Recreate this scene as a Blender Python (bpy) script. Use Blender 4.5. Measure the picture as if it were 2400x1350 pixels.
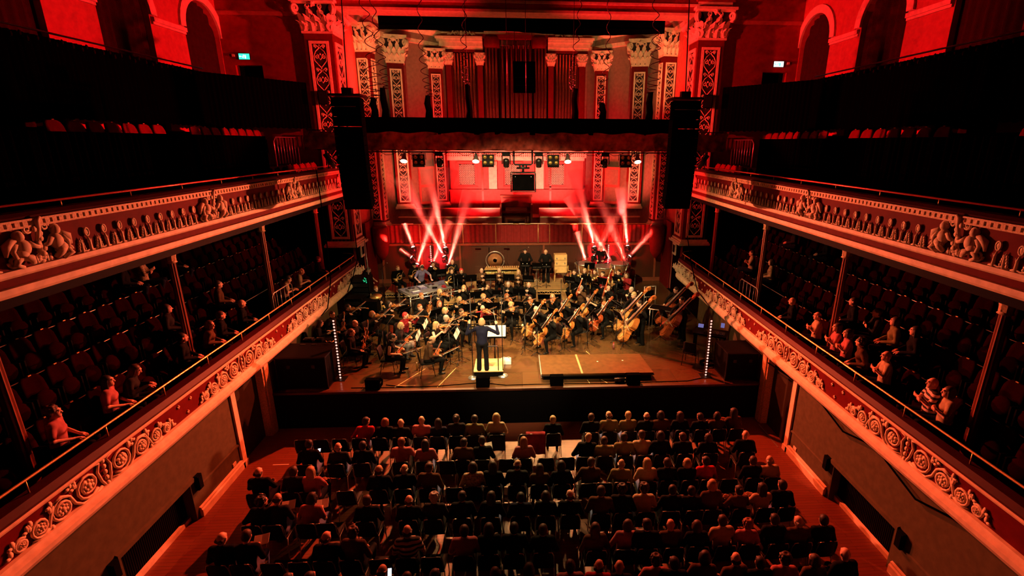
import bpy, math, random
import numpy as np
from mathutils import Vector, Matrix, Euler

for _o in list(bpy.data.objects):
    bpy.data.objects.remove(_o)
S = bpy.context.scene
COL = S.collection
PI = math.pi
rnd = random.Random(7)

# ------------------------------------------------------------------ camera
cam_d = bpy.data.cameras.new('camera')
cam = bpy.data.objects.new('camera', cam_d)
COL.objects.link(cam)
cam_d.sensor_width = 36.0
cam_d.sensor_fit = 'HORIZONTAL'
cam_d.lens = 1150.94 / 2400 * 36
cam_d.shift_x = (1200 - 1283.235) / 2400
cam_d.shift_y = 0.0
cam_d.clip_end = 200
_pi, _ya, _ro = 0.288323, -0.0553356, -0.00561419
_f = Vector((-math.sin(_ya) * math.cos(_pi), math.cos(_ya) * math.cos(_pi), -math.sin(_pi)))
_r = Vector((math.cos(_ya), math.sin(_ya), 0))
_d = _f.cross(_r)
_r2 = math.cos(_ro) * _r + math.sin(_ro) * _d
_d2 = -math.sin(_ro) * _r + math.cos(_ro) * _d
_m = Matrix((_r2, -_d2, -_f)).transposed().to_4x4()
_m.translation = Vector((0, 0, 8.4))
cam.matrix_world = _m
S.camera = cam

# ------------------------------------------------------------------ world, exposure, render quality
wd = bpy.data.worlds.new('hall_dark')
S.world = wd
wd.use_nodes = True
wd.node_tree.nodes['Background'].inputs[0].default_value = (0.02, 0.002, 0.001, 1)
wd.node_tree.nodes['Background'].inputs[1].default_value = 0.1
S.view_settings.view_transform = 'Standard'
S.view_settings.look = 'None'
S.view_settings.gamma = 1.0
S.view_settings.use_curve_mapping = False
S.view_settings.exposure = 0.0
cy = S.cycles
cy.use_denoising = True
cy.max_bounces = 4
cy.diffuse_bounces = 2
cy.glossy_bounces = 2
cy.transmission_bounces = 3
cy.volume_bounces = 0
cy.caustics_reflective = False
cy.caustics_refractive = False
cy.sample_clamp_indirect = 4.0
cy.volume_step_rate = 4.0

# ------------------------------------------------------------------ house lights and stage wash
def spot(name, loc, target, power, color, angle=60, blend=0.4, radius=0.15):
    d = bpy.data.lights.new(name, 'SPOT')
    d.energy = power
    d.color = color
    d.spot_size = math.radians(angle)
    d.spot_blend = blend
    d.shadow_soft_size = radius
    o = bpy.data.objects.new(name, d)
    COL.objects.link(o)
    o.location = loc
    o.rotation_euler = (Vector(target) - Vector(loc)).to_track_quat('-Z', 'Y').to_euler()
    return o

def point(name, loc, power, color, radius=0.2):
    d = bpy.data.lights.new(name, 'POINT')
    d.energy = power
    d.color = color
    d.shadow_soft_size = radius
    o = bpy.data.objects.new(name, d)
    COL.objects.link(o)
    o.location = loc
    return o

AMB = (1.0, 0.70, 0.32)
AMB2 = (1.0, 0.60, 0.22)
RED = (1.0, 0.012, 0.018)
REDO = (1.0, 0.155, 0.07)
for sx in (-1, 1):
    # front-of-house amber key on the orchestra
    spot('front_key_spot', (sx * 4.5, 6.0, 13.6), (-sx * 0.6, 19.9, 1.6), 18000 if sx < 0 else 12500, AMB, 39, 0.6, 0.12)
    # amber downlights on the lighting bar: light the floor, the players and the front rows
    spot('bar_downlight', (sx * 2.3, 18.7, 7.7), (sx * 1.2, 14.9, 1.2), 4200, AMB2, 66, 0.8, 0.08)
    spot('bar_downlight', (sx * 1.2, 18.7, 7.7), (sx * 0.8, 11.6, 0.2), 2600, AMB2, 38, 0.9, 0.06)
    spot('valance_fill', (sx * 4.0, 9.0, 13.5), (sx * 3.6, 19.2, 8.45), 800, (1.0, 0.06, 0.03), 26, 1.0, 0.06)  # added spot without a fixture, only to brighten the valance
    spot('bar_downlight', (sx * 4.6, 18.7, 7.7), (sx * 2.4, 17.6, 1.2), 1300 if sx < 0 else 450, AMB2, 84, 0.8, 0.08)
    # added spots imitating amber spill on the balcony ends
    spot('balcony_spill_fill', (-sx * 2.6, 18.9, 7.7), (sx * 7.4, 18.6, 2.9), 1500, (1.0, 0.52, 0.19), 50, 1.0, 0.08)
    # red wash thrown from the bar into the house
    spot('house_wash', (sx * 3.2, 20.2, 9.7), (-sx * 12.4, 18.5, 12.2), 13000, RED, 88, 1.0, 0.1)
    spot('house_wash', (sx * 2.0, 18.6, 7.6), (sx * 6.6, 8.8, 0.2), 9500, (1.0, 0.085, 0.024), 62, 1.0, 0.1)
    # red-orange wash from the stage towers across the balcony fronts
    spot('tower_wash', (sx * 2.6, 23.2, 5.4), (-sx * 7.4, 10.0, 4.8), 14000, REDO, 62, 0.9, 0.12)
    spot('apse_low_spot', (sx * 3.6, 20.0, 7.95), (sx * 6.1, 27.9, 6.8), 1100, AMB2, 30, 0.9, 0.06)
    # red floods at choir level on organ and apse
    spot('choir_flood', (sx * 3.2, 25.9, 4.7), (sx * 2.0, 30.0, 8.0), 1900, RED, 110, 0.8, 0.1)
    spot('choir_flood', (sx * 5.2, 25.6, 4.7), (sx * 5.6, 29.0, 8.6), 1500, (1.0, 0.06, 0.05), 100, 0.8, 0.1)
    spot('choir_flood', (sx * 2.1, 25.8, 4.5), (sx * 1.7, 30.0, 6.9), 1300, (1.0, 0.42, 0.30), 66, 0.9, 0.1)
    # amber spots from the top of the bar on the apse capitals
    spot('apse_spot', (sx * 5.0, 19.9, 9.6), (sx * 6.6, 27.0, 12.4), 950, AMB2, 44, 0.9, 0.06)
    spot('apse_spot', (sx * 2.5, 19.9, 9.6), (sx * 3.6, 29.5, 12.8), 520, AMB2, 36, 0.9, 0.06)
    spot('pier_wash', (-sx * 1.0, 16.0, 10.5), (sx * 8.2, 22.9, 11.6), 3600, (1.0, 0.05, 0.03), 40, 0.8, 0.1)
    # red light from the rear towers on the stage back wall and curtain
    spot('rear_wash', (sx * 4.6, 23.6, 2.2), (sx * 4.7, 25.5, 3.6), 1150, RED, 130, 0.9, 0.08)

spot('lip_pool', (0.0, 4.0, 13.6), (-0.2, 14.15, 1.2), 6500, (1.0, 0.70, 0.46), 15, 0.8, 0.06)
# cool pools on the turntable desk and the conductor
spot('turntable_special', (-3.04, 19.2, 7.5), (-4.4, 21.3, 2.3), 520, (0.72, 0.62, 1.0), 26, 0.6, 0.06)
spot('conductor_special', (0.0, 7.0, 13.4), (-1.15, 14.7, 2.3), 900, (0.70, 0.58, 1.0), 9, 0.8, 0.06)

# ------------------------------------------------------------------ materials
def mat(name, color, rough=0.6, metal=0.0, var=0.15, scale=6.0, spec=0.4, emit=None, estr=0.0):
    m = bpy.data.materials.new(name)
    m.use_nodes = True
    nt = m.node_tree
    b = nt.nodes['Principled BSDF']
    b.inputs['Roughness'].default_value = rough
    b.inputs['Metallic'].default_value = metal
    b.inputs['Specular IOR Level'].default_value = spec
    if var > 0:
        tc = nt.nodes.new('ShaderNodeTexCoord')
        nz = nt.nodes.new('ShaderNodeTexNoise')
        nz.inputs['Scale'].default_value = scale
        nz.inputs['Detail'].default_value = 3
        rp = nt.nodes.new('ShaderNodeValToRGB')
        rp.color_ramp.elements[0].position = 0.3
        rp.color_ramp.elements[1].position = 0.7
        rp.color_ramp.elements[0].color = tuple(c * (1 - var) for c in color) + (1,)
        rp.color_ramp.elements[1].color = tuple(min(1, c * (1 + var)) for c in color) + (1,)
        nt.links.new(tc.outputs['Object'], nz.inputs['Vector'])
        nt.links.new(nz.outputs['Fac'], rp.inputs['Fac'])
        nt.links.new(rp.outputs['Color'], b.inputs['Base Color'])
    else:
        b.inputs['Base Color'].default_value = tuple(color) + (1,)
    if emit:
        b.inputs['Emission Color'].default_value = tuple(emit) + (1,)
        b.inputs['Emission Strength'].default_value = estr
    return m

def wood(name, c1, c2, rough=0.45, board=0.18, axis=0, length=2.0):
    m = bpy.data.materials.new(name)
    m.use_nodes = True
    nt = m.node_tree
    b = nt.nodes['Principled BSDF']
    b.inputs['Roughness'].default_value = rough
    tc = nt.nodes.new('ShaderNodeTexCoord')
    mp = nt.nodes.new('ShaderNodeMapping')
    if axis:
        mp.inputs['Rotation'].default_value[2] = PI / 2
    br = nt.nodes.new('ShaderNodeTexBrick')
    br.inputs['Scale'].default_value = 1.0
    br.inputs['Brick Width'].default_value = length
    br.inputs['Row Height'].default_value = board
    br.inputs['Mortar Size'].default_value = 0.004
    br.inputs['Color1'].default_value = c1 + (1,)
    br.inputs['Color2'].default_value = c2 + (1,)
    br.inputs['Mortar'].default_value = tuple(x * 0.35 for x in c1) + (1,)
    nz = nt.nodes.new('ShaderNodeTexNoise')
    nz.inputs['Scale'].default_value = 2.5
    nz.inputs['Detail'].default_value = 4
    mp2 = nt.nodes.new('ShaderNodeMapping')
    mp2.inputs['Scale'].default_value = (1, 14, 1) if not axis else (14, 1, 1)
    mx = nt.nodes.new('ShaderNodeMix')
    mx.data_type = 'RGBA'
    mx.blend_type = 'MULTIPLY'
    mx.inputs[0].default_value = 0.55
    L = nt.links.new
    L(tc.outputs['Object'], mp.inputs['Vector'])
    L(mp.outputs['Vector'], br.inputs['Vector'])
    L(tc.outputs['Object'], mp2.inputs['Vector'])
    L(mp2.outputs['Vector'], nz.inputs['Vector'])
    L(br.outputs['Color'], mx.inputs[6])
    L(nz.outputs['Color'], mx.inputs[7])
    L(mx.outputs[2], b.inputs['Base Color'])
    return m

M = {}
def defmat(k, *a, **kw):
    M[k] = mat(k, *a, **kw)
defmat('red_paint', (0.13, 0.007, 0.006), 0.6, spec=0.06)
defmat('rail_redlit', (0.55, 0.07, 0.06), 0.3, 0.3, var=0)  # red light mirrored by the polished rail is put into its colour
defmat('end_red', (0.30, 0.020, 0.018), 0.7, spec=.06)
defmat('plush_lit', (0.20, 0.013, 0.012), 0.85, spec=.1)  # seat plush in a lighter copy, so the gallery rows look lit
defmat('wall_red', (0.50, 0.10, 0.08), 0.7)
defmat('apse_wall', (0.27, 0.19, 0.14), 0.75, spec=.1)
defmat('cream', (0.82, 0.66, 0.46), 0.55)
defmat('cream_dark', (0.62, 0.44, 0.26), 0.6, var=0.3, scale=30)
defmat('grey_wall', (0.10, 0.085, 0.045), 0.75, spec=.1)
defmat('grey_dark', (0.035, 0.025, 0.014), 0.75, spec=.1)
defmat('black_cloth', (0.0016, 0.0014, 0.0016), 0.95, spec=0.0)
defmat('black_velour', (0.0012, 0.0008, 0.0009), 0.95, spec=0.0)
defmat('black_paint', (0.0022, 0.0021, 0.0022), 0.6, spec=0.05)
defmat('black_metal', (0.018, 0.018, 0.020), 0.35, 0.6, spec=0.5)
defmat('black_gloss', (0.012, 0.011, 0.011), 0.25)
defmat('dark_panel', (0.020, 0.010, 0.010), 0.8)
defmat('steel', (0.60, 0.58, 0.55), 0.3, .8)
defmat('brass', (0.80, 0.54, 0.20), 0.32, .65)
defmat('copper', (0.66, 0.32, 0.15), 0.35, .6)
defmat('pipe_metal', (0.52, 0.24, 0.16), 0.22, 0.85)
defmat('plush_shaded', (0.014, 0.0010, 0.0008), 0.9, spec=0.0)  # same seat plush darkened, balcony shade put into the colour
defmat('curtain_red', (0.20, 0.012, 0.012), 0.8, spec=0.2)
defmat('drape_red', (0.30, 0.045, 0.03), 0.7, spec=0.15, var=0.6, scale=4)
defmat('dark_curtain', (0.032, 0.007, 0.006), 0.8, spec=0.06)
defmat('mahogany', (0.20, 0.050, 0.024), 0.4)
defmat('choir_wood', (0.22, 0.045, 0.030), 0.45)
defmat('light_wood', (0.68, 0.43, 0.18), 0.45)
defmat('white', (0.80, 0.78, 0.74), 0.6, var=0.03)
defmat('paper', (0.85, 0.82, 0.74), 0.7, var=0.02)
defmat('green_sign', (0.0, 0.35, 0.22), 0.5, var=0, emit=(0.05, 1.0, 0.62), estr=1.3)
defmat('sign_white', (0.8, 0.95, 0.9), 0.5, var=0, emit=(0.75, 1.0, 0.92), estr=2.2)
defmat('lamp_warm', (0.9, 0.8, 0.6), 0.4, var=0, emit=(1.0, 0.80, 0.45), estr=6)
defmat('lamp_dot', (0.9, 0.7, 0.6), 0.4, var=0, emit=(1.0, 0.50, 0.40), estr=1.5)
defmat('lens_gold', (0.50, 0.30, 0.08), 0.3, 0.5)
defmat('lens_red', (0.9, 0.2, 0.1), 0.3, var=0, emit=(1.0, 0.42, 0.30), estr=14)
M['stage_floor'] = wood('stage_floor', (0.135, 0.066, 0.027), (0.092, 0.044, 0.018), 0.15, 1.22, 0, 2.44)
M['parquet'] = wood('parquet', (0.30, 0.080, 0.028), (0.26, 0.066, 0.023), 0.5, 0.09, 0, 1.2)
M['riser_wood'] = wood('riser_wood', (0.62, 0.40, 0.17), (0.55, 0.33, 0.13), 0.45, 0.10, 0, 2.0)
M['panel_wood'] = wood('panel_wood', (0.085, 0.021, 0.008), (0.070, 0.017, 0.006), 0.4, 1.0, 1, 9.0)

# ------------------------------------------------------------------ mesh helpers
class MB:
    def __init__(self):
        self.v = []; self.f = []; self.m = []; self.s = []
    def add(self, vs, fs, mi=0, smooth=False):
        n = len(self.v)
        self.v.extend([tuple(map(float, p)) for p in vs])
        for f in fs:
            self.f.append(tuple(i + n for i in f)); self.m.append(mi); self.s.append(smooth)
        return self
    def join(self, o, mtx=None, mi=None):
        vs = o.v if mtx is None else [tuple(mtx @ Vector(p)) for p in o.v]
        n = len(self.v)
        self.v.extend(vs)
        flip = mtx is not None and mtx.to_3x3().determinant() < 0
        for f, a, b in zip(o.f, o.m, o.s):
            f = tuple(i + n for i in f)
            self.f.append(f[::-1] if flip else f); self.m.append(a if mi is None else mi); self.s.append(b)
        return self
    def box(self, c, d, mi=0, rz=0, mtx=None):
        x, y, z = d[0] / 2, d[1] / 2, d[2] / 2
        vs = [Vector((sx * x, sy * y, sz * z)) for sz in (-1, 1) for sy in (-1, 1) for sx in (-1, 1)]
        if rz:
            r = Matrix.Rotation(rz, 3, 'Z'); vs = [r @ p for p in vs]
        if mtx is not None:
            vs = [mtx @ p for p in vs]
        vs = [p + Vector(c) for p in vs]
        return self.add(vs, [(0, 2, 3, 1), (4, 5, 7, 6), (0, 1, 5, 4), (2, 6, 7, 3), (0, 4, 6, 2), (1, 3, 7, 5)], mi)
    def span(self, a, b, mi=0):
        return self.box([(a[i] + b[i]) / 2 for i in range(3)], [abs(b[i] - a[i]) for i in range(3)], mi)
    def tube(self, pts, r, n=6, mi=0, cap=True, smooth=True, flat=None):
        P = [Vector(p) for p in pts]
        R = [r] * len(P) if not hasattr(r, '__len__') else list(r)
        vs = []; fs = []
        ref = None
        for i, p in enumerate(P):
            a = P[max(i - 1, 0)]; b = P[min(i + 1, len(P) - 1)]
            t = (b - a)
            if t.length < 1e-9: t = Vector((0, 0, 1))
            t.normalize()
            if ref is None:
                ref = Vector((0, 0, 1)) if abs(t.z) < 0.9 else Vector((1, 0, 0))
            u = (ref - t * ref.dot(t))
            if u.length < 1e-4:
                u = t.orthogonal()
            u.normalize(); w = t.cross(u); ref = u
            for k in range(n):
                an = 2 * PI * (k + 0.5) / n
                vs.append(p + (u * math.cos(an) + w * math.sin(an)) * R[i])
        for i in range(len(P) - 1):
            for k in range(n):
                k2 = (k + 1) % n
                fs.append((i * n + k, i * n + k2, (i + 1) * n + k2, (i + 1) * n + k))
        if cap:
            fs.append(tuple(range(n))[::-1]); e = (len(P) - 1) * n
            fs.append(tuple(e + k for k in range(n)))
        return self.add(vs, fs, mi, smooth)
    def lathe(self, prof, n=16, c=(0, 0, 0), mi=0, mtx=None, smooth=True):
        vs = []; fs = []
        for r, z in prof:
            for k in range(n):
                a = 2 * PI * k / n
                vs.append(Vector((r * math.cos(a), r * math.sin(a), z)))
        for i in range(len(prof) - 1):
            for k in range(n):
                k2 = (k + 1) % n
                fs.append((i * n + k, i * n + k2, (i + 1) * n + k2, (i + 1) * n + k))
        if prof[0][0] > 1e-6: fs.append(tuple(range(n))[::-1])
        if prof[-1][0] > 1e-6:
            e = (len(prof) - 1) * n; fs.append(tuple(e + k for k in range(n)))
        if mtx is not None: vs = [mtx @ p for p in vs]
        vs = [p + Vector(c) for p in vs]
        return self.add(vs, fs, mi, smooth)
    def ball(self, c, r, mi=0, nu=10, nv=6, mtx=None):
        rr = (r, r, r) if not hasattr(r, '__len__') else r
        prof = [(math.sin(PI * i / nv), -math.cos(PI * i / nv)) for i in range(nv + 1)]
        prof[0] = (1e-4, -1); prof[-1] = (1e-4, 1)
        s = Matrix.Diagonal((rr[0], rr[1], rr[2]))
        if mtx is not None: s = mtx @ s
        return self.lathe(prof, nu, c, mi, s)
    def prism(self, poly, d0, d1, fn, mi=0, smooth=False):
        # poly in (u,v); fn maps (u,v,d) to xyz
        n = len(poly)
        vs = [fn(u, v, d0) for u, v in poly] + [fn(u, v, d1) for u, v in poly]
        fs = [tuple(range(n))[::-1], tuple(range(n, 2 * n))]
        fs += [(i, (i + 1) % n, n + (i + 1) % n, n + i) for i in range(n)]
        return self.add(vs, fs, mi, smooth)
    def sweep(self, prof, path, mi=0, closed=True):
        # prof: (d, z) closed polygon; path: (x, y, nx, ny)
        n = len(prof); vs = []; fs = []
        for x, y, nx, ny in path:
            vs += [(x + nx * d, y + ny * d, z) for d, z in prof]
        for i in range(len(path) - 1):
            for k in range(n):
                k2 = (k + 1) % n
                fs.append((i * n + k, i * n + k2, (i + 1) * n + k2, (i + 1) * n + k))
        fs.append(tuple(range(n))[::-1]); e = (len(path) - 1) * n
        fs.append(tuple(e + k for k in range(n)))
        return self.add(vs, fs, mi)
    def mesh(self, name, mats):
        me = bpy.data.meshes.new(name)
        me.from_pydata(self.v, [], self.f)
        for m in mats: me.materials.append(M[m] if isinstance(m, str) else m)
        me.polygons.foreach_set('material_index', self.m)
        me.polygons.foreach_set('use_smooth', self.s)
        me.update()
        return me

def tag(o, label=None, cat=None, group=None, kind=None):
    if label: o['label'] = label
    if cat: o['category'] = cat
    if group: o['group'] = group
    if kind: o['kind'] = kind
    return o

def obj(name, data, mats=('black_paint',), parent=None, loc=None, rz=None, mtx=None):
    me = data.mesh(name, mats if isinstance(mats, (list, tuple)) else [mats]) if isinstance(data, MB) else data
    o = bpy.data.objects.new(name, me)
    COL.objects.link(o)
    if parent is not None: o.parent = parent
    if loc is not None: o.location = loc
    if rz is not None: o.rotation_euler = (0, 0, rz)
    if mtx is not None: o.matrix_basis = mtx
    return o

def thing(name, label, cat, loc=(0, 0, 0), rz=0, group=None):
    o = bpy.data.objects.new(name, None)
    o.empty_display_size = 0.1
    COL.objects.link(o)
    o.location = loc; o.rotation_euler = (0, 0, rz)
    return tag(o, label, cat, group)

def copy_tree(o, parent=None):
    c = o.copy(); COL.objects.link(c)
    if parent is not None: c.parent = parent
    for ch in [x for x in KIDS.get(o.name, [])]:
        copy_tree(ch, c)
    return c
KIDS = {}
def index_kids():
    KIDS.clear()
    for o in bpy.data.objects:
        if o.parent: KIDS.setdefault(o.parent.name, []).append(o)

def struct(name, mb, mats, label=None):
    return tag(obj(name, mb, mats), label, None, None, 'structure')

def arc(cx, cy, r, a0, a1, n):
    return [(cx + r * math.cos(a0 + (a1 - a0) * i / n), cy + r * math.sin(a0 + (a1 - a0) * i / n)) for i in range(n + 1)]

def spiral(cx, cy, r0, r1, a0, turns, n=None):
    n = n or int(10 * abs(turns)) + 3
    return [(cx + (r0 + (r1 - r0) * i / n) * math.cos(a0 + 2 * PI * turns * i / n),
             cy + (r0 + (r1 - r0) * i / n) * math.sin(a0 + 2 * PI * turns * i / n)) for i in range(n + 1)]
# ------------------------------------------------------------------ the room: floors and walls
b = MB().span((-7.7, 1.5, -0.2), (7.7, 13.7, 0.0)); struct('floor', b, ['parquet'])
b = MB().span((-7.7, 13.6, -0.2), (7.7, 25.6, 1.18)); struct('floor_stage_core', b, ['black_paint'])
STAGE_Z = 1.2
SIDES = ((-1, 'left'), (1, 'right'))
for s, side in SIDES:
    X = s * 7.5
    b = MB()
    # lower wall with the radiator recess
    n0, n1, nz = 7.75, 9.75, 0.98
    b.span((X, 1.5, 0), (X + s * .3, n0, 2.45)); b.span((X, n1, 0), (X + s * .3, 11.7, 2.45))
    b.span((X, n0, nz), (X + s * .3, n1, 2.45)); b.span((X + s * .28, n0, 0), (X + s * .4, n1, nz))
    b.span((X + s * .12, 11.7, 0), (X + s * .3, 13.15, 2.45), 1)
    b.span((X, 13.55, 0), (X + s * .3, 19.4, 2.45))
    struct('wall_' + side, b, ['grey_wall', 'grey_dark'])
    b = MB()
    prof = [(0, 0), (.07, 0), (.07, .17), (.045, .20), (.045, .24), (0, .26)]
    for a, c in ((1.5, n0 - .12), (n1 + .12, 11.7)):
        b.sweep(prof, [(X, a, -s, 0), (X, c, -s, 0)])
    b.sweep([(-.2, 0), (-.14, 0), (-.14, .1), (-.2, .12)], [(X, n0, -s, 0), (X, n1, -s, 0)])
    struct('baseboard_' + side, b, ['cream'])
    b = MB()
    for a, c in ((1.5, n0 - .12), (n1 + .12, 11.66)):
        b.sweep([(0, .68), (.03, .69), (.03, .73), (0, .75)], [(X, a, -s, 0), (X, c, -s, 0)])
    b.sweep([(0, nz), (.05, nz), (.05, nz + .09), (0, nz + .11)], [(X, n0 - .1, -s, 0), (X, n1 + .1, -s, 0)])
    struct('trim_%d' % (1 if s < 0 else 2), b, ['grey_wall'])
    b = MB()
    b.span((X - s * .05, 11.66, 0), (X + s * .1, 11.84, 2.4)); b.span((X - s * .07, 11.63, 0), (X + s * .1, 11.87, .16))
    struct('trim_%d' % (3 if s < 0 else 4), b, ['cream'])
    b = MB()
    b.span((X - s * .08, 13.16, 0), (X + s * .3, 13.54, 2.4))
    b.span((X - s * .11, 13.25, 0), (X - s * .06, 13.45, 2.4))
    struct('door_%d' % (1 if s < 0 else 2), b, ['cream_dark'])
    # radiator grille in the recess
    t = thing('radiator_grille', 'dark slatted radiator grille in the recess of the %s wall' % side, 'radiator grille', (X + s * .22, (n0 + n1) / 2, 0))
    b = MB()
    for k in range(40):
        b.box((0, -1 + (k + .5) * 2 / 40, .5), (.03, .030, .84))
    obj('slat_panel', b, ['black_paint'], t)
    b = MB().box((0, 0, .93), (.05, 1.98, .05)).box((0, 0, .06), (.05, 1.98, .06))
    obj('frame', b, ['black_paint'], t)
    for k, y in enumerate((n0 - .22, n1 + .22)):
        b = MB().box((0, 0, 0), (.09, .16, .36)).box((-s * .05, 0, 0), (.02, .12, .30))
        tag(obj('wall_box', b, ['black_paint'], None, (X - s * .045, y, .88)), 'small black wall box at the %s end of the %s radiator recess' % (('near', 'stage')[k], side), 'wall box')
    b = MB().box((0, 0, 0), (.02, .14, .09))
    tag(obj('socket_plate', b, ['cream'], None, (X - s * .01, 11.35, .34)), 'pale socket plate low on the %s wall beside the post' % side, 'socket')
    # upper side wall with curtained arches
    XW = s * 12.4
    b = MB(); b2 = MB()
    ys = [22.05 - 4.07 * k for k in range(5)]
    r = 1.12; zs = 12.45; zt = 16.0; z0 = 8.0
    edge = 23.2
    for yc in ys:
        b.span((XW, yc + r, z0), (XW + s * .3, edge, zt)); edge = yc - r
        A = arc(yc, zs, r, 0, PI, 14)
        for i in range(14):
            (y1, z1), (y2, z2) = A[i], A[i + 1]
            b.add([(XW, y1, z1), (XW, y2, z2), (XW, y2, zt), (XW, y1, zt)], [(0, 1, 2, 3)])
            b.add([(XW, y1, z1), (XW, y2, z2), (XW + s * .3, y2, z2), (XW + s * .3, y1, z1)], [(0, 1, 2, 3)])
        for i in range(16):   # archivolt
            a0 = PI * i / 16; a1 = PI * (i + 1) / 16
            q = []
            for dx in (0, .09):
                for a, rr in ((a0, r), (a1, r), (a1, r + .3), (a0, r + .3)):
                    q.append((XW - s * dx, yc + rr * math.cos(a), zs + rr * math.sin(a)))
            b2.add(q, [(0, 1, 2, 3), (4, 7, 6, 5), (0, 4, 5, 1), (2, 6, 7, 3)])
    for yc in ys[:-1]:      # string course between arches
        b2.span((XW, yc - r - .05, zs - .2), (XW - s * .12, yc - 4.07 + r + .05, zs - .06))
        b2.span((XW, yc - r - .05, zs - .28), (XW - s * .07, yc - 4.07 + r + .05, zs - .2))
    b.span((XW, 1.5, z0), (XW + s * .3, edge, zt))
    struct('wall_upper_' + side, b, ['wall_red'])
    struct('trim_%d' % (5 if s < 0 else 6), b2, ['cream'])
    nm = ('nearest the stage', 'second from the stage', 'third from the stage', 'fourth from the stage')
    for k, yc in enumerate(ys[:4]):
        b = MB(); vs = []; n = 44
        for i in range(n + 1):
            y = yc - r - .1 + (2 * r + .2) * i / n
            x = XW + s * (.22 + .05 * math.sin(i * 1.15) + .02 * math.sin(i * 2.9))
            vs += [(x, y, 8.6), (x, y, zs + 1.25)]
        b.add(vs, [(2 * i, 2 * i + 2, 2 * i + 3, 2 * i + 1) for i in range(n)], 0, True)
        tag(obj('arch_curtain', b, ['dark_curtain']), 'dark pleated curtain in the %s wall arch %s' % (side, nm[k]), 'curtain', 'curtains in the %s arches' % side)
    # end wall beside the proscenium with doorway and exit sign
    xa, xb = s * 10.85, s * 11.95
    b = MB()
    b.span((s * 7.9, 23.2, 2.4), (xa, 23.5, 16)); b.span((xb, 23.2, 2.4), (s * 12.7, 23.5, 16))
    b.span((xa, 23.2, 11.45), (xb, 23.5, 16)); b.span((xa, 23.2, 2.4), (xb, 23.5, 9.2))
    b.span((xa, 23.9, 9.2), (xb, 24.0, 11.5), 1)
    b.span((s * 8.9, 23.16, 13.35), (s * 12.4, 23.2, 13.5), 2)
    struct('wall_end_' + side, b, ['end_red', 'black_paint', 'wall_red'])
    t = thing('exit_sign', 'lit green and white emergency exit sign over the %s gallery door' % side, 'exit sign', (s * 11.5, 23.14, 11.78))
    obj('housing', MB().box((0, .02, 0), (.46, .05, .25)), ['black_paint'], t)
    obj('lit_panel', MB().box((0, -.012, 0), (.43, .02, .22)), ['green_sign' if s < 0 else 'sign_white'], t)
    b = MB()                                     # running figure, arrow and door pictograms
    b.ball((-.02, -.025, .05), (.018, .004, .018)); b.tube([(-.03, -.025, .03), (-.045, -.025, -.015), (-.02, -.025, -.06)], .012, 4)
    b.tube([(-.045, -.025, -.015), (-.075, -.025, -.04)], .011, 4); b.tube([(-.03, -.025, .025), (0, -.025, .0)], .009, 4)
    b.box((.05, -.025, -.01), (.05, .004, .13)); b.box((-.13, -.025, 0), (.07, .004, .025)); b.add([(-.20, -.026, 0), (-.16, -.026, .045), (-.16, -.026, -.045)], [(0, 1, 2)])
    obj('pictogram', b, ['sign_white' if s < 0 else 'green_sign'], t)
    b = MB().box((0, 0, 0), (.1, .06, .1))
    tag(obj('emergency_light', b, ['cream'], None, (s * 11.5 - .45 * (1 if s < 0 else -1), 23.16, 11.82)), 'small pale emergency light beside the %s exit sign' % side, 'emergency light')
    for k in range(3):
        b = MB().box((0, 0, 0), (.16, .05, .15))
        tag(obj('wall_switch', b, ['wall_red'], None, (s * (9.35 + .28 * k + (.6 if k == 2 else 0)), 23.17, 10.72)),
            'small switch box on the %s end wall, %s from the proscenium' % (side, ('first', 'second', 'third')[k]), 'switch box')

# ------------------------------------------------------------------ ornament generators
def leaf(b, base, out, up, h, w, curl, mi=0):
    out = Vector(out); up = Vector(up); sd = out.cross(up)
    vs = []
    for i in range(6):
        t = i / 5
        zc = h * (t - .12 * max(0, t - .7) * 8 * .5)
        d = curl * t ** 3
        ww = w * (0.75 + .5 * math.sin(PI * min(1, t * 1.2))) * (1 - .75 * max(0, t - .6) / .4)
        c = Vector(base) + up * zc + out * d
        vs += [c - sd * ww / 2, c + out * (.25 * w), c + sd * ww / 2]
    fs = []
    for i in range(5):
        a = i * 3
        fs += [(a, a + 1, a + 4, a + 3), (a + 1, a + 2, a + 5, a + 4)]
    b.add(vs, fs, mi, False)

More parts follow.
